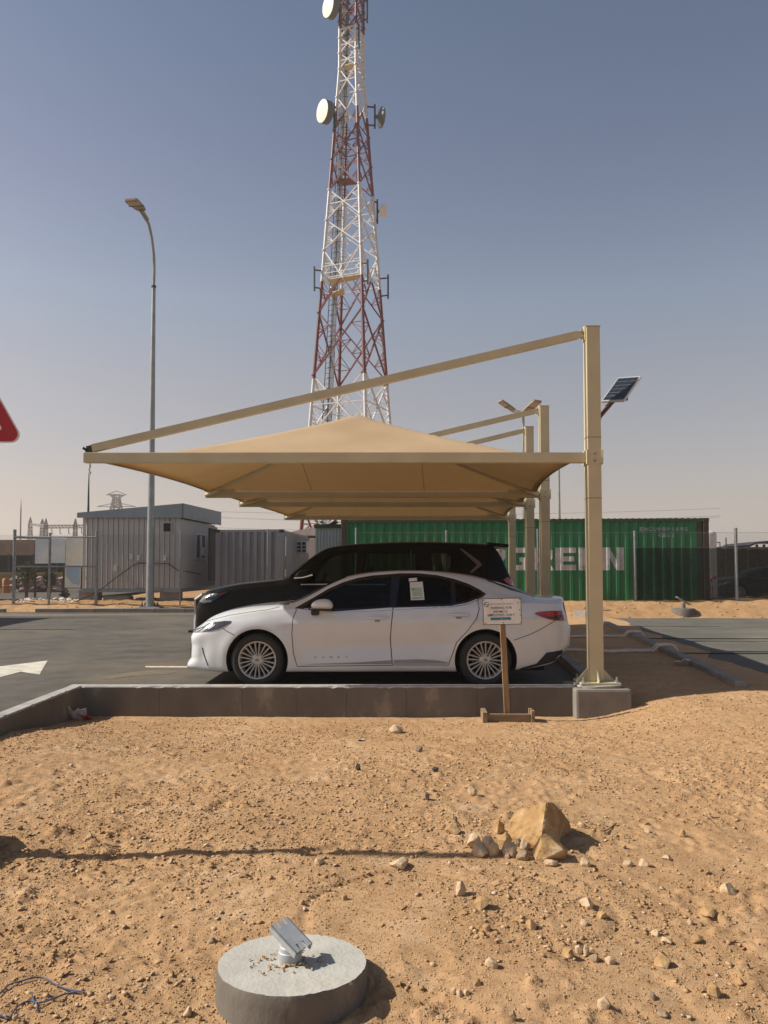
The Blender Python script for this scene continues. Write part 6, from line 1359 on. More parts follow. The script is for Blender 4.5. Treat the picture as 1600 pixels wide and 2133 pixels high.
for (px_, py0, py1, Y, wp, lab, sd_) in ((56, 1250, 1168, 28.6, 42, 'dark green shrub between the left fence post and the boards', 4), (104, 1248, 1185, 29.5, 26, 'thinner green shrub in front of the white boards', 5), (137, 1248, 1232, 28.2, 14, 'tiny dry shrub at the foot of the blue board', 6)):
    z0, z1 = pt(px_, py0, Y).z, pt(px_, py1, Y).z; bush(X(px_, Y), Y, z0, z1 - z0, wp / 1600 * Y, lab, sd_, 500 if wp > 20 else 120)
mb = MB()
for k in range(60): 
    q = Vector((X(rr.uniform(40, 170), 27.8), 27.8 + rr.uniform(-.5, 1.0), 0)); q.z = fgz(q.x, q.y) + .02; s_ = rr.uniform(.03, .11); mb.add([q, q + Vector((s_, rr.uniform(-.05, .05), s_ * rr.uniform(0, 1))), q + Vector((s_ * .8, .1, s_ * .9)), q + Vector((-.02, .06, s_ * .5))], [(0, 1, 2, 3)])
o = mb.build('litter', 'paper'); tag(o, 'scraps of pale litter strewn along the foot of the left fence', 'litter', kind='stuff')
# ------------------------------------------------------------------ yard on the right behind the net
tk = empty('water_tank', (X(1487, 33), 33, .2), 'pale grey-white cylindrical tank peeking out right of the green container', 'tank'); p = pt(1487, 1106, 33)
mb = MB(); mb.lathe([(0, p.z + .05), (.33, p.z - .05), (.38, p.z - .12), (.38, .2), (0, .2)], 24, (X(1473.5, 33), 33, 0)); mb.build('shell', 'tank', tk, True)
mb = MB(); q = pt(1495, 1130, 33); mb.tube([q + Vector((-.2, 0, 0)), q + Vector((.1, 0, 0)), q + Vector((.1, 0, -.35))], .025, 6); mb.build('pipe', 'dark_steel', tk)
mb = MB(); a_, b_ = pt(1494, 1139, 44), pt(1760, 1139, 44); mb.bbox(((a_.x + b_.x) / 2, 44.5, a_.z / 2), (b_.x - a_.x, .4, a_.z), .02); tag(mb.build('yard_wall', 'rust'), 'dark brown yard wall dimly seen through the net right of the container', 'wall')
cpY = 40; cp_ = empty('far_carport', (X(1640, cpY), cpY, .2), 'dark steel carport frame with a flat curved roof behind the net at far right', 'carport'); za_, zb_ = pt(1560, 1136, cpY).z, pt(1590, 1132, cpY).z
mb = MB(); xs_ = [X(q, cpY) for q in (1552, 1566, 1585, 1610, 1650, 1720)]; zs_ = [za_ - .10, za_ + .05, zb_, zb_ + .06, zb_ + .08, zb_]; mb.add([(x, y, z + dz) for dz in (0, .1) for x, z in zip(xs_, zs_) for y in (cpY - .5, cpY + 3)], [(2 * i, 2 * i + 2, 2 * i + 3, 2 * i + 1) for i in range(5)] + [(12 + 2 * i, 12 + 2 * i + 1, 12 + 2 * i + 3, 12 + 2 * i + 2) for i in range(5)] + [(2 * i, 2 * i + 2, 14 + 2 * i, 12 + 2 * i) for i in range(5)]); mb.build('roof', 'dark_steel', cp_)
for px_ in (1560, 1577, 1592, 1680): mb = MB(); mb.box((X(px_, cpY), cpY, za_ / 2), (.10, .10, za_ + .1)); mb.build('post', 'dark_steel', cp_)
far_tube('thin_pole', [(X(1513, 36), 36, .2), (X(1513, 36), 36, pt(1513, 1120, 36).z)], .03, 'dark_steel', 'thin dark pole behind the net right of the container', 'pole')
for nm, px_, py_, Y, rz_, pm, lab in (('red_sedan', 1425, 1245, 31.0, 1.25, 'red_paint', 'dull red car parked behind the shade net'), ('dark_sedan', 1590, 1250, 34.5, .05, 'black_paint', 'dark car parked behind the shade net at the right edge')):
    c = copy_tree(sedan.root); c.name = nm; c.location = (X(px_, Y), Y, .12); c.rotation_euler = (0, 0, rz_); tag(c, lab, 'car')
    stack = [c]; 
    while stack:
        q = stack.pop(); stack += kids(q)
        if q.type == 'MESH' and q.data.materials and q.data.materials[0] == M['white_paint']: q.material_slots[0].link = 'OBJECT'; q.material_slots[0].material = M[pm]
        if q.name.startswith(('door_lettering', 'window_label', 'label_print')): 
            for z in kids(q): bpy.data.objects.remove(z)
            bpy.data.objects.remove(q)
# ================================================================== FOREGROUND THINGS
# parking sign on a timber post
SGY = 8.85
ps = empty('parking_sign', (X(1050, SGY), SGY - .1, sgz(X(1050, SGY), SGY)), 'white parking sign with blue arrow on a timber post before the wall', 'sign')
p0, p1 = pt(1047, 1300, SGY), pt(1056.5, 1490, SGY); mb = MB(); ax = (p0 - p1).normalized()
mb.bar(p1 - ax * .02, p0 + ax * .20, .062, .04, up=(0, 1, 0)); mb.build('post', 'timber', ps)
bw_, bh_ = 80 / 1600 * (SGY - .03), 55 / 1600 * (SGY - .03); bc = pt(1046, 1273.5, SGY - .035); tilt = Matrix.Rotation(R(-1.2), 3, 'Y')
U, Vv, Nn = tilt @ Vector((1, 0, 0)), tilt @ Vector((0, 0, 1)), Vector((0, -1, 0))
mb = MB(); mb.box(bc, (bw_, .012, bh_), tilt); brd = mb.build('board', 'rust', ps)
n = 24; mb = MB(); vs = []; rn = lambda u, v: .0022 * (fbm(np.array([u * 5]), np.array([v * 5]), 2.2, 3, 61)[0])
fw, fh = bw_ - .014, bh_ - .014
def sp_(u, v, off): return bc + U * u + Vv * v + Nn * (.0085 + rn(u, v) + off)
for j in range(n + 1):
    for i in range(n + 1): vs.append(sp_((i / n - .5) * fw, (j / n - .5) * fh, 0))
mb.add(vs, [(j * (n + 1) + i, j * (n + 1) + i + 1, (j + 1) * (n + 1) + i + 1, (j + 1) * (n + 1) + i) for j in range(n) for i in range(n)])
face = mb.build('face', 'sign_face', brd, True)
# picture of the board: 100 x 75 px crop at 16x, board spans x 75..1400, y 170..1070
def bp(zx, zy): return ((zx - 738) / 1325 * bw_, (612 - zy) / 890 * bh_)
def stext(s, zx0, zx1, zy_base, zh, bold=.0012, bow=0):
    vs, fs = text_faces(s, 1.0, .008); a, b = min(v.x for v in vs), max(v.x for v in vs); h_ = max(v.y for v in vs); (ua, va), (ub, _) = bp(zx0, zy_base), bp(zx1, zy_base); H = zh / 890 * bh_
    mb.add([sp_(ua + (v.x - a) / (b - a) * (ub - ua), va + v.y / h_ * H, .0016) for v in vs], fs)
mb = MB(); stext('PARKING FOR', 350, 1075, 530, 78); stext('ARAMCO', 425, 920, 652, 74); stext('EMPLOYEES ONLY', 240, 1165, 772, 84); stext('LARSEN & TOUBRO SAUDI ARABIA LLC', 322, 1110, 378, 30); mb.build('lettering', 'ink', face, recalc=False)
mb = MB(); c = bp(205, 372); r_o = 80 / 890 * bh_
ring = [sp_(c[0] + r_o * math.cos(t), c[1] + r_o * math.sin(t), .0018) for t in [2 * math.pi * i / 28 for i in range(29)]]
for i in range(28): mb.bar(ring[i], ring[i + 1], .0045, .001, up=(0, 1, 0))
for a, b in (((130, 378), (265, 378)), ((165, 310), (165, 372)), ((165, 310), (200, 300)), ((255, 385), (205, 452)), ((250, 376), (255, 390))): mb.bar(sp_(*bp(*a), .0018), sp_(*bp(*b), .0018), .005, .001, up=(0, 1, 0))
mb.build('emblem', 'ink', face)
mb = MB(); P = [bp(*q) for q in ((330, 812), (975, 808), (975, 790), (1055, 855), (985, 925), (975, 898), (335, 905))]; mb.prism([sp_(u, v, .0014) for u, v in P], (0, -.0006, 0)); mb.build('arrow', 'blue_ink', face)
for zx, zy in ((135, 225), (725, 200), (1350, 212), (1340, 575), (1355, 745), (1345, 990), (165, 995), (760, 990), (720, 865), (1285, 330)):
    mb = MB(); u, v = bp(zx, zy); mb.lathe([(0, -.003), (.006, -.003), (.007, .004)], 8, sp_(u, v, .001), 'y'); mb.build('nail', 'ink' if zx != 720 else 'paper', brd)
def plank(x0, y0, x1, y1, Y, th, name='base_plank'):
    a, b = pt(x0, y1, Y), pt(x1, y0, Y); mb = MB(); mb.bbox(((a.x + b.x) / 2, Y, (a.z + b.z) / 2), (b.x - a.x, th, b.z - a.z), .004); return mb.build(name, 'timber_grey', ps)
plank(1014, 1487, 1105, 1504, SGY - .08, .045)
a = pt(1001, 1478, SGY + .12); b_ = pt(1015, 1508, SGY - .16); mb = MB(); mb.bar((a.x + .03, SGY + .15, a.z - .05), (b_.x - .02, SGY - .15, b_.z + .06), .05, .125); mb.build('base_plank', 'timber_grey', ps)
plank(1104, 1478, 1111, 1502, SGY - .02, .20)
# red warning triangle on its pole, left of the picture edge
TYs = 4.35; hs = .46; cxw = pt(36, 905, TYs).x - hs + .045; zb_s = pt(20, 922, TYs).z
ts = empty('warning_sign', (cxw, TYs, sgz(cxw, TYs)), 'red triangular warning sign on a pole at the left edge', 'sign')
def tri_poly(h, r, lift=0):
    P = [(-h, 0), (h, 0), (0, h * 1.732)]; Q = []
    for i in range(3):
        p, a, b = Vector(P[i]), Vector(P[i - 1]), Vector(P[(i + 1) % 3]); c = Vector((0, h * .577)); d = (c - p).normalized(); ctr = p + d * 2 * r; a0 = math.atan2(-d.y, -d.x)
        for k in range(9): t = a0 - R(60) + R(120) * k / 8; Q.append((ctr.x + r * math.cos(t), ctr.y + r * math.sin(t)))
    return Q
def tri(h, r, y, th, dz, m, name, par):
    mb = MB(); mb.prism([(cxw + a, y, zb_s + dz + b) for a, b in tri_poly(h, r)], (0, th, 0)); return mb.build(name, m, par)
pl_ = tri(hs, .045, TYs, .006, 0, 'sign_white', 'plate', ts); tri(hs - .012, .042, TYs - .002, .0015, .007, 'sign_red', 'red_border', pl_); tri(hs - .125, .012, TYs - .004, .0015, .070, 'sign_white', 'inner_field', pl_)
mb = MB(); mb.tube([(cxw, TYs + .045, sgz(cxw, TYs) - .2), (cxw, TYs + .045, zb_s + hs * 1.4)], .034, 14); mb.build('pole', 'galv', ts, True)
mb = MB()
for dz in (.12, .5): mb.box((cxw, TYs + .03, zb_s + dz), (.12, .05, .03))
mb.build('clamp', 'galv', ts)
def round_base(cx, cy, rad, h, label, bracket=True, name='concrete_base', scale=1.0, yaw=0.0):
    zg = sgz(cx, cy) if cy < 9.2 else fgz(cx, cy)
    root = empty(name, (cx, cy, zg), label, 'concrete base'); rr = random.Random(int(cx * 100)); mb = MB(); n = 96; prof = [(rad * 1.01, -.25), (rad * 1.005, -.02), (rad, h * .5), (rad * .998, h - .012), (rad * .985, h - .002), (rad * .75, h + .0), (rad * .4, h + .003), (0, h + .003)]
    vs = []
    for j, (r_, z) in enumerate(prof):
        for i in range(n):
            t = 2 * math.pi * i / n; w_ = 1 + .006 * math.sin(3 * t + 1) + .004 * math.sin(7 * t) + (rr.uniform(-.006, .003) if j in (3, 4) else 0); vs.append((cx + r_ * w_ * math.cos(t), cy + r_ * w_ * math.sin(t), zg + z + (rr.uniform(-.0015, .001) if j < 7 else 0)))
    mb.add(vs, [(j * n + i, j * n + (i + 1) % n, (j + 1) * n + (i + 1) % n, (j + 1) * n + i) for j in range(len(prof) - 2) for i in range(n)] + [tuple((len(prof) - 2) * n + i for i in range(n))])
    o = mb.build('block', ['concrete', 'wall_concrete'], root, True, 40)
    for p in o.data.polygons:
        if abs(p.normal.z) < .5: p.material_index = 1  # side faces take darker concrete, painting shade round the disc
    return root, zg + h
bx, by_ = None, None
cpx = gpt(608, 2000, -.05); bx, by_ = cpx.x, cpx.y; BR = 153 / 1600 * by_ * 1.0
root, zt_ = round_base(bx, by_, BR, .088, 'round grey concrete base with a slotted steel bracket in the sandy foreground')
q = pt(608, 2006, by_ - .01); mb = MB(); jx, jy = bx - .008, by_ - .01
mb.lathe([(.045, -.01), (.045, .040), (.041, .043), (.041, .058), (.035, .062), (.0, .062)], 24, (jx, jy, zt_)); jt = mb.build('pipe_stub', 'zinc', root, True, 30)
# tilted slotted channel plate: from upper left to lower right
e1 = Vector((.105, -.078, -.066)).normalized(); e2 = Vector((.067, .05, .0)); e2 = (e2 - e1 * e2.dot(e1)).normalized(); e3 = e1.cross(e2); e3 = e3 if e3.z > 0 else -e3
pc = Vector((jx, jy, zt_ + .106)) + e1 * .006; Ln, Wd = .150, .088
L3 = lambda a, b, c: pc + e1 * a + e2 * b + e3 * c
def notch_plate():
    hl, hw = Ln / 2, Wd / 2; s_ = .010; P = [(-hl, -hw), (-hl, -hw + .022), (-hl + .028, -hw + .022), (-hl + .028, -hw + .022 + s_), (-hl, -hw + .022 + s_), (-hl, hw - .022 - s_), (-hl + .028, hw - .022 - s_), (-hl + .028, hw - .022), (-hl, hw - .022), (-hl, hw), (hl, hw), (hl, hw - .024), (hl - .03, hw - .024), (hl - .03, hw - .024 - s_), (hl, hw - .024 - s_), (hl, -hw + .024 + s_), (hl - .03, -hw + .024 + s_), (hl - .03, -hw + .024), (hl, -hw + .024), (hl, -hw)]
    return P
mb = MB(); NP = notch_plate(); mb.prism([L3(a, b, 0) for a, b in NP], -e3 * .007); bk = mb.build('bracket_plate', 'zinc', root)
mb = MB()
for sg in (-1, 1): mb.prism([L3(-Ln / 2, sg * Wd / 2, 0), L3(Ln / 2, sg * Wd / 2, 0), L3(Ln / 2, sg * Wd / 2, -.028), L3(-Ln / 2, sg * Wd / 2, -.028)], e2 * (-sg * .006))
mb.build('bracket_flange', 'zinc', bk)
rr = random.Random(11)
def hull_rock(pts):
    bm = bmesh.new()
    for p in pts: bm.verts.new(p)
    r_ = bmesh.ops.convex_hull(bm, input=bm.verts)
    bmesh.ops.delete(bm, geom=[g for g in r_['geom_interior'] if isinstance(g, bmesh.types.BMVert)], context='VERTS'); return bm
def rock_mesh(seed, sx, sy, sz, n=16, detail=0, rough=.05, flat=.35):
    r_ = random.Random(seed); P = []
    for _ in range(n):
        v = Vector((r_.gauss(0, 1), r_.gauss(0, 1), r_.gauss(0, 1))).normalized() * r_.uniform(.85, 1.0); v.z = max(v.z, -flat); P.append((v.x * sx, v.y * sy, v.z * sz))
    bm = hull_rock(P)
    if detail:
        bmesh.ops.bevel(bm, geom=bm.edges[:], offset=min(sx, sy, sz) * .07, segments=1, affect='EDGES', clamp_overlap=True)
        bmesh.ops.triangulate(bm, faces=bm.faces[:])
        for _ in range(detail): bmesh.ops.subdivide_edges(bm, edges=[e for e in bm.edges if e.calc_length() > max(sx, sy, sz) * .09], cuts=1); bmesh.ops.triangulate(bm, faces=bm.faces[:])
        bm.normal_update()
        for v in bm.verts:
            k = v.co / max(sx, sy, sz); o_ = Vector((seed * 3.1, seed * 1.7, 0)); v.co += v.normal * max(sx, sy, sz) * rough * (mnoise.fractal(k * 2.2 + o_, 1.0, 2.0, 5) * .7 + mnoise.fractal(k * 6 + o_, 1, 2, 3) * .3)
    me = bpy.data.meshes.new('rock'); bm.to_mesh(me); bm.free(); return me
# mortar crumbs round the pipe stub
mb = MB()
for k in range(95):
    a, d = rr.uniform(0, 6.28), .045 + .075 * rr.random() ** 1.6; d *= 1.5 if 2.6 < a < 4.2 else 1; s_ = rr.uniform(.003, .010) * (1.5 if 4.4 < a < 5.8 and d < .09 else 1); me = rock_mesh(k + 900, s_, s_, s_ * .8, 7); c = Vector((jx + math.cos(a) * d, jy + math.sin(a) * d, zt_ + .004 + s_ * .3)); mb.add([c + v.co for v in me.vertices], [tuple(p.vertices) for p in me.polygons]); bpy.data.meshes.remove(me)
o = mb.build('mortar_crumbs', 'pebble', root); o['kind'] = 'stuff'; root.rotation_euler = (R(-5.0), R(.6), 0)
sb = round_base(cxw, TYs + .05, .27, .17, 'round concrete base of the warning sign at the left edge')
fx = X(1419, 23.6); fbs = empty('concrete_base', (fx, 23.5, fgz(fx, 23.5)), 'small far base with a tilted steel bracket on the sand bank at right', 'concrete base')
z = fgz(fx, 23.5); mb = MB(); mb.lathe([(.36, -.2), (.36, .06), (.33, .10), (0, .10)], 24, (fx, 23.5, z)); mb.build('block', 'wall_concrete', fbs, True, 40)
mb = MB(); mb.tube([(fx, 23.5, z + .08), (fx, 23.5, z + .26)], .07, 10); mb.build('pipe_stub', 'galv', fbs)
mb = MB(); mb.box((fx, 23.5, z + .33), (.46, .2, .03), Matrix.Rotation(R(30), 3, 'Y')); mb.build('bracket_plate', 'galv', fbs)

# ------------------------------------------------------------------ the rock pile, stone by stone
def place_rock(px, py_base, wpx, hpx, label, m, seed, name='rock', group='stones of the rock pile', dp=1.0, detail=2, n=18, rough=.035, pts=None, lift=0.0, dy=0.0):
    p = on_sand(px, py_base); k = p.y / 1600; sx, sz, sy = wpx * k / 2, hpx * k / 1.35, wpx * k / 2 * dp
    me = rock_mesh(seed, sx, sy, sz, n, detail, rough); o = link(name, me, m, None, (p.x, p.y + sy * .75 + dy, p.z + sz * .28 + lift)); me.shade_smooth(); me.set_sharp_from_angle(angle=R(28)); return tag(o, label, 'rock', group)
# big upright boulder from its own silhouette
P0 = on_sand(1120, 1764); k = P0.y / 1600; Y0 = P0.y + .12
def bpnt(px, py, dy): p = pt(px, py, Y0 + dy); return (p.x, p.y, p.z)
pts_b = [bpnt(1056, 1742, -.02), bpnt(1058, 1712, .03), bpnt(1075, 1690, .06), bpnt(1090, 1684, .0), bpnt(1141, 1669, -.08), bpnt(1157, 1671, .05), bpnt(1172, 1690, .10), bpnt(1178, 1712, .10), bpnt(1190, 1722, .12), bpnt(1187, 1752, .10), bpnt(1180, 1768, .06), bpnt(1131, 1738, -.23), bpnt(1129, 1772, -.25), bpnt(1090, 1772, -.12), bpnt(1060, 1765, -.02), bpnt(1136, 1700, -.18), bpnt(1098, 1702, -.07), bpnt(1184, 1772, .10), bpnt(1075, 1780, .18), bpnt(1180, 1780, .18), bpnt(1120, 1690, .22), bpnt(1160, 1700, .24), bpnt(1070, 1720, .2), bpnt(1130, 1790, 0)]
bm = hull_rock(pts_b); bmesh.ops.bevel(bm, geom=bm.edges[:], offset=.010, segments=1, affect='EDGES'); bmesh.ops.triangulate(bm, faces=bm.faces[:])
for _ in range(4): bmesh.ops.subdivide_edges(bm, edges=[e for e in bm.edges if e.calc_length() > .016], cuts=1); bmesh.ops.triangulate(bm, faces=bm.faces[:])
bm.normal_update()
for v in bm.verts:
    q = v.co * 6; v.co += v.normal * (.007 * mnoise.fractal(q, 1, 2, 6) + .008 * mnoise.fractal(q * 4.1, .9, 2, 4) - .010 * max(0, mnoise.noise(q * 2.6) - .15) * 2)
me = bpy.data.meshes.new('boulder'); bm.to_mesh(me); bm.free(); c0_ = Vector((P0.x, Y0, P0.z))
for v in me.vertices: v.co -= c0_
o = link('boulder', me, 'rock', None, c0_); me.shade_smooth(); me.set_sharp_from_angle(angle=R(22)); tag(o, 'large pointed ochre boulder standing tallest in the rock pile', 'rock', 'stones of the rock pile')
RK = [(1150, 1797, 86, 52, 'blocky ochre rock lying before the big boulder', 'rock', 3, .9), (1041, 1736, 30, 28, 'rounded tan stone left of the big boulder', 'rock', 21, 1), (990, 1772, 36, 36, 'pale cream stone at the left end of the rock pile', 'pale_rock', 5, 1), (1000, 1787, 42, 30, 'dusty grey-white stone lowest at the left of the rock pile', 'pale_rock', 8, 1), (1018, 1782, 34, 46, 'tall leaning stone near the left end of the rock pile', 'pale_rock', 14, .9), (1030, 1786, 26, 34, 'narrow pale stone leaning beside the left stones', 'pale_rock', 17, .8), (1054, 1762, 32, 28, 'tan stone wedged below the rounded one in the pile', 'rock', 33, 1), (1066, 1786, 40, 30, 'white-faced stone at the middle front of the pile', 'pale_rock', 35, 1), (1096, 1772, 26, 26, 'small upright stone against the big boulder', 'pale_rock', 37, 1), (1080, 1764, 20, 18, 'little grey stone tucked behind the white-faced one', 'grey_rock', 39, 1), (1092, 1794, 32, 24, 'dark grey-brown stone in front of the blocky rock', 'grey_rock', 41, 1), (1058, 1789, 14, 12, 'tiny pale stone in front of the rock pile', 'pale_rock', 43, 1), (1149, 1806, 36, 15, 'flat pale stone lying under the blocky rock', 'pale_rock', 45, .7), (1222, 1806, 24, 20, 'roundish pale stone just right of the pile in its shadow', 'pale_rock', 47, 1)]
for px_, py_, wp, hp, lab, m, sd_, dp in RK: place_rock(px_, py_, wp, hp, lab, m, sd_, dp=dp, detail=3 if wp > 60 else 2, n=18 if wp > 60 else 24)
# loose stones, each where the photograph shows one
LS = [(833, 1812, 44, 21, 'pale_rock', 'broad pale stone below the pole shadow'), (665, 1803, 24, 14, 'pale_rock', 'white stone just under the pole shadow'), (945, 1739, 38, 16, 'rock', 'flat tan slab left of the rock pile'), (1217, 1726, 24, 15, 'pale_rock', 'cream stone right of the big boulder'), (961, 1868, 26, 30, 'pale_rock', 'upright wedge stone in front of the rock pile'), (1008, 1898, 40, 26, 'rock', 'chunky tan stone below the wedge stone'), (1262, 2108, 30, 26, 'pale_rock', 'pale stone near the bottom edge at right'), (1025, 2020, 30, 22, 'pale_rock', 'cream stone in the open sand above the bottom middle'), (1527, 1866, 38, 22, 'pale_rock', 'white stone at the right edge'), (1387, 2018, 40, 24, 'rock', 'sand-coloured stone at lower right'), (1492, 2080, 32, 24, 'rock', 'brown stone casting a long shadow at lower right'), (826, 1528, 32, 17, 'pale_rock', 'white stone left of the parking sign foot'), (872, 1566, 20, 14, 'grey_rock', 'grey-brown stone in the sandy hollow'), (908, 1608, 18, 12, 'dark_rock', 'black stone in the sandy hollow'), (746, 1605, 12, 16, 'dark_rock', 'small black lump above the middle'), (886, 1666, 20, 15, 'grey_rock', 'dark tan stone above the rock pile'), (985, 1658, 20, 22, 'pale_rock', 'upright pale stone above the rock pile'), (440, 1970, 20, 16, 'grey_rock', 'grey flake left of the round base'), (228, 2086, 20, 12, 'pale_rock', 'pale stone right of the blue wire'), (714, 1484, 16, 10, 'pale_rock', 'pale stone at the foot of the wall'), (354, 1804, 16, 12, 'pale_rock', 'cream stone below the pole shadow at left'), (186, 1749, 14, 12, 'pale_rock', 'cream stone above the pole shadow at left'), (39, 1730, 14, 10, 'grey_rock', 'grey stone near the left edge'), (1425, 1745, 16, 18, 'rock', 'triangular tan stone right of the pile'), (1350, 1735, 14, 12, 'pale_rock', 'small cream stone right of the pile'), (1345, 1806, 26, 14, 'pale_rock', 'flat pale stone right of the pile shadow'), (1310, 1806, 22, 12, 'pale_rock', 'greyish flat stone beside the pile shadow'), (1392, 1794, 22, 10, 'pale_rock', 'low pale stone farther right of the shadow'), (718, 1876, 14, 12, 'rock', 'tan clod above the round base'), (715, 1960, 0, 0, '', ''), (629, 1885, 14, 10, 'rock', 'small tan clod above the bracket'), (1186, 1998, 28, 22, 'rock', 'first stone of a row of five at lower right'), (1208, 1990, 20, 20, 'pale_rock', 'second stone of the row at lower right'), (1222, 1992, 18, 24, 'pale_rock', 'tall third stone of the row at lower right'), (1240, 2006, 22, 20, 'grey_rock', 'grey fourth stone of the row at lower right'), (1275, 2010, 24, 15, 'pale_rock', 'flat last stone of the row at lower right'), (1222, 1896, 38, 22, 'pale_rock', 'whitish stone topping the clump at right'), (1258, 1916, 26, 20, 'rock', 'brown stone beside the whitish clump'), (1218, 1930, 18, 14, 'pale_rock', 'small stone below the whitish clump'), (1110, 1938, 28, 20, 'rock', 'pinkish clod between the rows'), (1015, 1940, 18, 15, 'rock', 'tan stone left of the pinkish clod'), (1370, 1952, 22, 12, 'pale_rock', 'white chip right of the middle'), (1392, 1968, 26, 14, 'pale_rock', 'cream chip beside the white chip'), (1455, 1968, 26, 16, 'rock', 'brown clod right of the cream chip'), (1440, 1928, 14, 14, 'pale_rock', 'upright white chip at right'), (1482, 1912, 36, 18, 'rock', 'sandy lump above the right chips'), (995, 2056, 18, 14, 'rock', 'tan clod low in the middle'), (945, 2072, 14, 14, 'pale_rock', 'first of the pebble trio near the bottom'), (958, 2078, 16, 16, 'pale_rock', 'second of the pebble trio near the bottom'), (973, 2076, 14, 14, 'pale_rock', 'third of the pebble trio near the bottom'), (1254, 2094, 18, 12, 'pale_rock', 'little pale stone left of the bottom stone'), (1360, 2084, 20, 14, 'grey_rock', 'grey stone near the lower right'), (1545, 2056, 16, 18, 'rock', 'tan stone at the far lower right'), (918, 2124, 18, 12, 'pale_rock', 'pale stone at the bottom edge right of the round base'), (1070, 2128, 16, 20, 'grey_rock', 'slate grey shard at the bottom edge'), (770, 2062, 28, 28, 'grey_rock', 'rounded stone in the shadow of the round base'), (388, 2120, 22, 22, 'pale_rock', 'pale stone left below the round base'), (502, 2126, 16, 18, 'rock', 'tan wedge at the foot of the round base'), (1385, 2122, 30, 10, 'grey_rock', 'dark crumbly clod at the bottom right')]
for i, (px_, py_, wp, hp, m, lab) in enumerate(LS):
    if wp: place_rock(px_, py_, wp * 1.05, hp * 1.05, lab, m, 100 + i * 7, 'loose_stone', 'loose stones on the foreground sand', detail=1, n=20, rough=.07)
# gravel and clods: past counting
def pebbles(name, N, xr, yr, m, smin, smax, power, seed, zf, clump=None, flat=.6, np_=9):
    r_ = np.random.default_rng(seed); protos = []
    for k in range(10):
        me = rock_mesh(500 + k + seed, 1, .85, .7, np_); bm = bmesh.new(); bm.from_mesh(me); bmesh.ops.triangulate(bm, faces=bm.faces[:]); bpy.data.meshes.remove(me)
        bm.verts.index_update(); protos.append((np.array([v.co[:] for v in bm.verts]), np.array([[v.index for v in f.verts] for f in bm.faces]))); bm.free()
    y = yr[0] * (yr[1] / yr[0]) ** r_.random(N); x = xr[0] + (xr[1] - xr[0]) * r_.random(N)
    if clump is not None: keep = clump(x, y, r_); x, y = x[keep], y[keep]
    s_ = smin * (1 - r_.random(len(x)) * (1 - (smax / smin) ** (1 - power))) ** (1 / (1 - power)); z = zf(x, y); V, F, k = [], [], 0
    for i in range(len(x)):
        pv, pf = protos[i % 10]; a = r_.random() * 6.283; c, s2 = math.cos(a), math.sin(a); q = pv * s_[i] * np.array([1, 1, flat + .4 * r_.random()]); V.append(np.stack([q[:, 0] * c - q[:, 1] * s2 + x[i], q[:, 0] * s2 + q[:, 1] * c + y[i], q[:, 2] + z[i] + s_[i] * .12], -1)); F.append(pf + k); k += len(pv)
    o = np_mesh(name, np.concatenate(V), np.concatenate(F), m); o['kind'] = 'stuff'; return o
cl1 = lambda x, y, r_: (fbm(x, y, 1.5, 4, 91, .65) + .55 * r_.random(len(x)) > .22) & (np.abs(x) < y * .56 + .5)
cl2 = lambda x, y, r_: (fbm(x, y, 1.1, 4, 95, .65) + .55 * r_.random(len(x)) > .17) & (np.abs(x) < y * .56 + .5)
tag(pebbles('gravel', 36000, (-3.5, 6.0), (2.4, 9.0), 'pebble', .0035, .024, 2.5, 1, sand_z, cl2), 'fine tan gravel scattered over the foreground sand', 'gravel')
tag(pebbles('pale_gravel', 14000, (-3.5, 6.0), (2.4, 9.0), 'pale_rock', .0030, .024, 2.3, 2, sand_z, cl1), 'pale stone chips scattered over the foreground sand', 'gravel')
tag(pebbles('soil_clods', 80000, (-3.5, 6.0), (2.4, 9.0), 'sand', .0045, .024, 2.4, 3, sand_z, cl2, .6, 7), 'clods of sandy soil over the foreground', 'soil clods')
tag(pebbles('sand_grit', 190000, (-3.5, 6.0), (2.4, 8.8), 'pebble', .0028, .0095, 2.6, 6, sand_z, lambda x, y, r_: np.abs(x) < y * .54 + .3, .5, 6), 'fine grit covering the foreground sand', 'gravel')
tag(pebbles('bank_gravel', 5000, (-16, 16), (23, 28), 'pebble', .012, .07, 2.6, 4, far_z), 'stones over the far sand bank by the fence', 'gravel')
# blue wire at the lower left
def wire(name, pix, r, m, label, cat, z=.006):
    P = [on_sand(x, y) + Vector((0, 0, z + r)) for x, y in pix]; Q = []
    for i in range(len(P) - 1):
        p0, p1, p2, p3 = P[max(0, i - 1)], P[i], P[i + 1], P[min(len(P) - 1, i + 2)]
        for k in range(6): t = k / 6; Q.append(.5 * ((2 * p1) + (p2 - p0) * t + (2 * p0 - 5 * p1 + 4 * p2 - p3) * t * t + (3 * p1 - p0 - 3 * p2 + p3) * t ** 3))
    Q.append(P[-1])
    for q in Q: q.z = max(q.z, sgz(q.x, q.y) + r * .6)
    mb = MB(); mb.tube(Q, r, 6); return tag(mb.build(name, m, smooth_=True), label, cat)
wire('blue_wire', [(-30, 2090), (0, 2074), (18, 2057), (40, 2050), (60, 2044), (76, 2041), (94, 2043), (108, 2052), (130, 2062), (150, 2068), (177, 2072), (160, 2071), (135, 2076), (112, 2085), (84, 2094), (70, 2092), (62, 2090), (45, 2096), (30, 2110), (18, 2127), (5, 2122), (-20, 2115)], .0032, 'blue_wire', 'thin blue electrical wire looped on the sand in the lower left corner', 'wire')
wire('blue_wire', [(66, 2074), (68, 2088), (76, 2096), (77, 2110)], .0028, 'blue_wire', 'short dark offcut of blue wire crossing the longer one', 'wire')
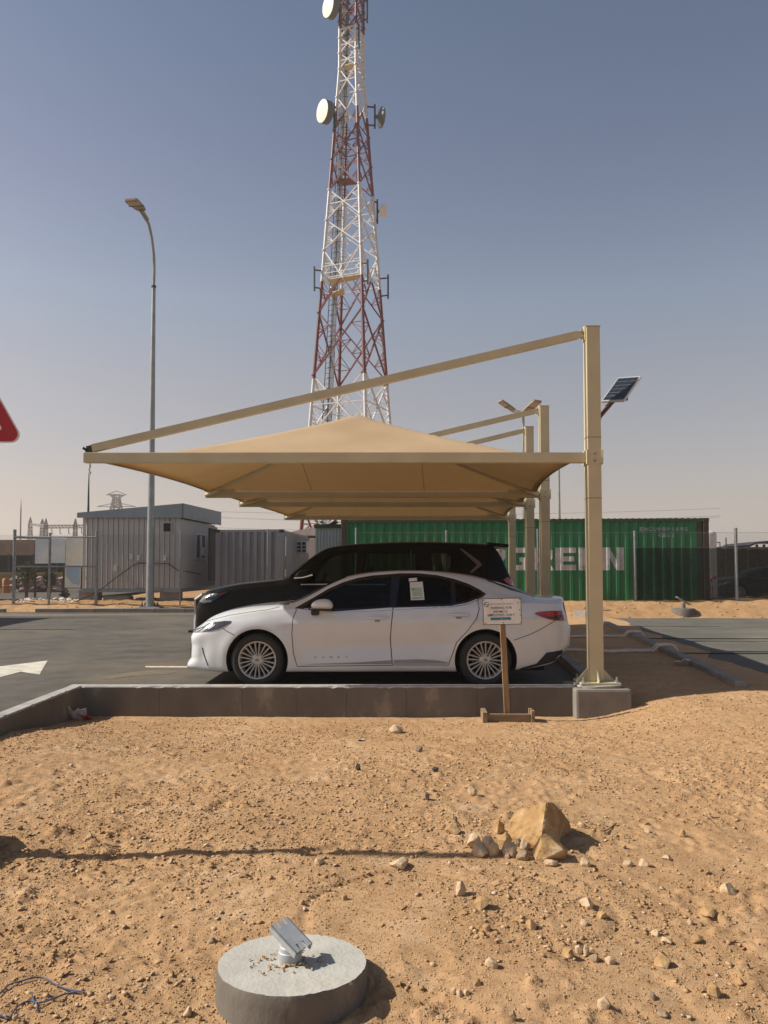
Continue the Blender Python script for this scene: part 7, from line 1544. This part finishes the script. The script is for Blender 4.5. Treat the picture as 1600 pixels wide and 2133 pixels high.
for i, pix in enumerate((((1284, 1718), (1258, 1735)), ((944, 1700), (953, 1722)), ((217, 1760), (252, 1768)), ((1480, 1703), (1500, 1706)))): wire('twig', [pix[0], ((pix[0][0] + pix[1][0]) / 2, (pix[0][1] + pix[1][1]) / 2 + 2), pix[1]], .004, 'twig', ['slanting dry twig on the sand right of the big boulder', 'upright dry twig on the sand above the rock pile', 'dry twig on the sand above the pole shadow at left', 'short dry twig lying level far right on the sand'][i], 'twig')['group'] = 'twigs on the foreground sand'
# litter by the wall, paper scrap on the strip
def crumple(name, c, sx, sy, sz, m, label, cat, seed):
    bm = bmesh.new(); bmesh.ops.create_grid(bm, x_segments=8, y_segments=6, size=1)
    for v in bm.verts: q = v.co.copy(); v.co = Vector((q.x * sx, q.y * sy * (1 - .2 * q.x), sz * (.5 * (1 - q.y) + .6 * mnoise.noise(q * 1.6 + Vector((seed, 0, 0))))))
    me = bpy.data.meshes.new(name); bm.to_mesh(me); bm.free(); o = link(name, me, m, None, c); md = o.modifiers.new('s', 'SOLIDIFY'); md.thickness = .006; return tag(o, label, cat)
p = on_sand(160, 1500); crumple('crushed_carton', (p.x, p.y - .02, p.z + .02), .115, .06, .12, 'paper', 'crushed white paper bag lying in the wall corner', 'paper bag', 2)
crumple('red_packet', (p.x + .13, p.y - .05, p.z + .02), .05, .04, .05, 'red_print', 'small red packet beside the white paper bag', 'packet', 5)
p = gpt(1421, 1384, .05); crumple('paper_scrap', (p.x, p.y, .055), .10, .07, .07, 'paper', 'pale paper scrap on the shaded sand strip by the kerb', 'paper scrap', 8)
p = on_sand(752, 1543); crumple('paper_scrap', (p.x, p.y, p.z + .006), .035, .03, .015, 'paper', 'tiny white paper scrap on the sunny sand', 'paper scrap', 9)
# conduits across the strip and over the kerb
for i, (ya, yb, xe, lab) in enumerate(((13.2, 13.35, None, 'nearer pair of pinkish conduits crossing the sand strip and kerb'), (16.0, 16.15, None, 'farther pair of pinkish conduits crossing the sand strip and kerb'))):
    root = empty('conduit_pair', (float(px_kerb(ya)) + 1, ya, .05), lab, 'conduit', 'conduits across the sand strip')
    for dy in (0, .17):
        y = ya + dy; xk = float(kx(y)); xs0 = float(px_kerb(y)) - .05; P = []
        for t in np.linspace(0, 1, 16): x = xs0 + (xk - .34 - dy * .5 - xs0) * t; P.append((x, y + .04 * math.sin(t * 9 + i), float(strip_z(np.array([x]), np.array([y]))[0]) + .022))
        P += [(xk - .22, y, .06), (xk - .13, y, .15), (xk + .02, y, .158), (xk + .14, y, .15), (xk + .20, y - .02, .03)]
        mb = MB(); mb.tube(P, .019, 8); mb.build('conduit', 'conduit', root, True)
    xk = float(kx(ya)); mb = MB(); mb.tube([(xk + .2, ya - .02, .022), (xk + 1.2, ya - .05, .018), (xk + 4, ya - .08, .016), (xk + 14, ya + .05, .012)], .009, 6); mb.build('road_cable', 'cable', root)
# loose kerb blocks on the far verge
for px_, py_, ln, rz_, lab in ((1306, 1281, .64, .12, 'loose concrete kerb block lying upright on the far verge'), (1214, 1286, .5, -1.0, 'tilted loose kerb block beside the nearest post on the far verge'), (1268, 1283, .5, .05, 'shaded loose kerb block half hidden by the nearest post')):
    p = gpt(px_, py_, .02); mb = MB(); mb.bbox((p.x, p.y, .12), (ln, .30, .20), .02, Matrix.Rotation(rz_, 3, 'Z')); tag(mb.build('kerb_block', 'kerb'), lab, 'kerb block', 'loose kerb blocks on the far verge')
# solar panel on a bracket behind the nearest post
sx_, sy_ = 2.51, 9.2
spn = empty('solar_panel', (2.62, 9.3, 3.1), 'small tilted solar panel on a bracket behind the top of the nearest post', 'solar panel')
o0 = pt(1252, 836, 9.36); e1 = Vector((.205, -.24, -.04)); e2 = Vector((.262, .18, .34)); e2 -= e1 * (e1.dot(e2) / e1.length_squared); nn = e1.cross(e2).normalized(); nn = nn if nn.z > 0 else -nn
Q = lambda a, b, c: o0 + e1 * a + e2 * b + nn * c
mb = MB(); mb.prism([Q(0, 0, 0), Q(1, 0, 0), Q(1, 1, 0), Q(0, 1, 0)], -nn * .025); fm = mb.build('panel_frame', 'solar_frame', spn)
for i in range(4):
    for j in range(6):
        a0, a1 = .05 + .9 * i / 4 + .006, .05 + .9 * (i + 1) / 4 - .006; b0, b1 = .045 + .91 * j / 6 + .006, .045 + .91 * (j + 1) / 6 - .006
        mb = MB(); mb.prism([Q(a0, b0, .001), Q(a1, b0, .001), Q(a1, b1, .001), Q(a0, b1, .001)], nn * .0015); mb.build('solar_cell', 'solar', fm)
mb = MB(); mb.prism([Q(.03, .03, .0004), Q(.97, .03, .0004), Q(.97, .97, .0004), Q(.03, .97, .0004)], nn * .0004); mb.build('back_sheet', 'far_steel', fm)
c_ = Q(.5, .2, -.03); mb = MB(); mb.bar(c_ - e1 * .3, c_ + e1 * .45, .05, .07); mb.bar(c_, Q(.25, -.10, -.06), .05, .05); mb.build('lamp_body', 'dark_steel', spn)
mb = MB(); mb.tube([Q(.35, .0, -.05), (2.63, 9.30, o0.z - .20), (2.60, 9.285, o0.z - .30)], .028, 8); mb.box((2.57, 9.29, o0.z - .30), (.10, .03, .14)); mb.build('bracket_arm', 'red_oxide', spn)
# ------------------------------------------------------------------ dusty air round the whole place
hz = MB(); hz.box((0, 1050, 27.0), (3100, 3000, 58)); ho = hz.build('haze', None); ho['kind'] = 'stuff'
hm = bpy.data.materials.new('haze_air'); hm.use_nodes = True; ht = hm.node_tree; ht.nodes.remove(ht.nodes['Principled BSDF'])
hv = ht.nodes.new('ShaderNodeVolumePrincipled'); hv.inputs['Color'].default_value = (.90, .86, .82, 1); hv.inputs['Density'].default_value = .0009; hv.inputs['Anisotropy'].default_value = .2
ht.links.new(hv.outputs[0], ht.nodes['Material Output'].inputs['Volume']); ho.data.materials.append(hm)
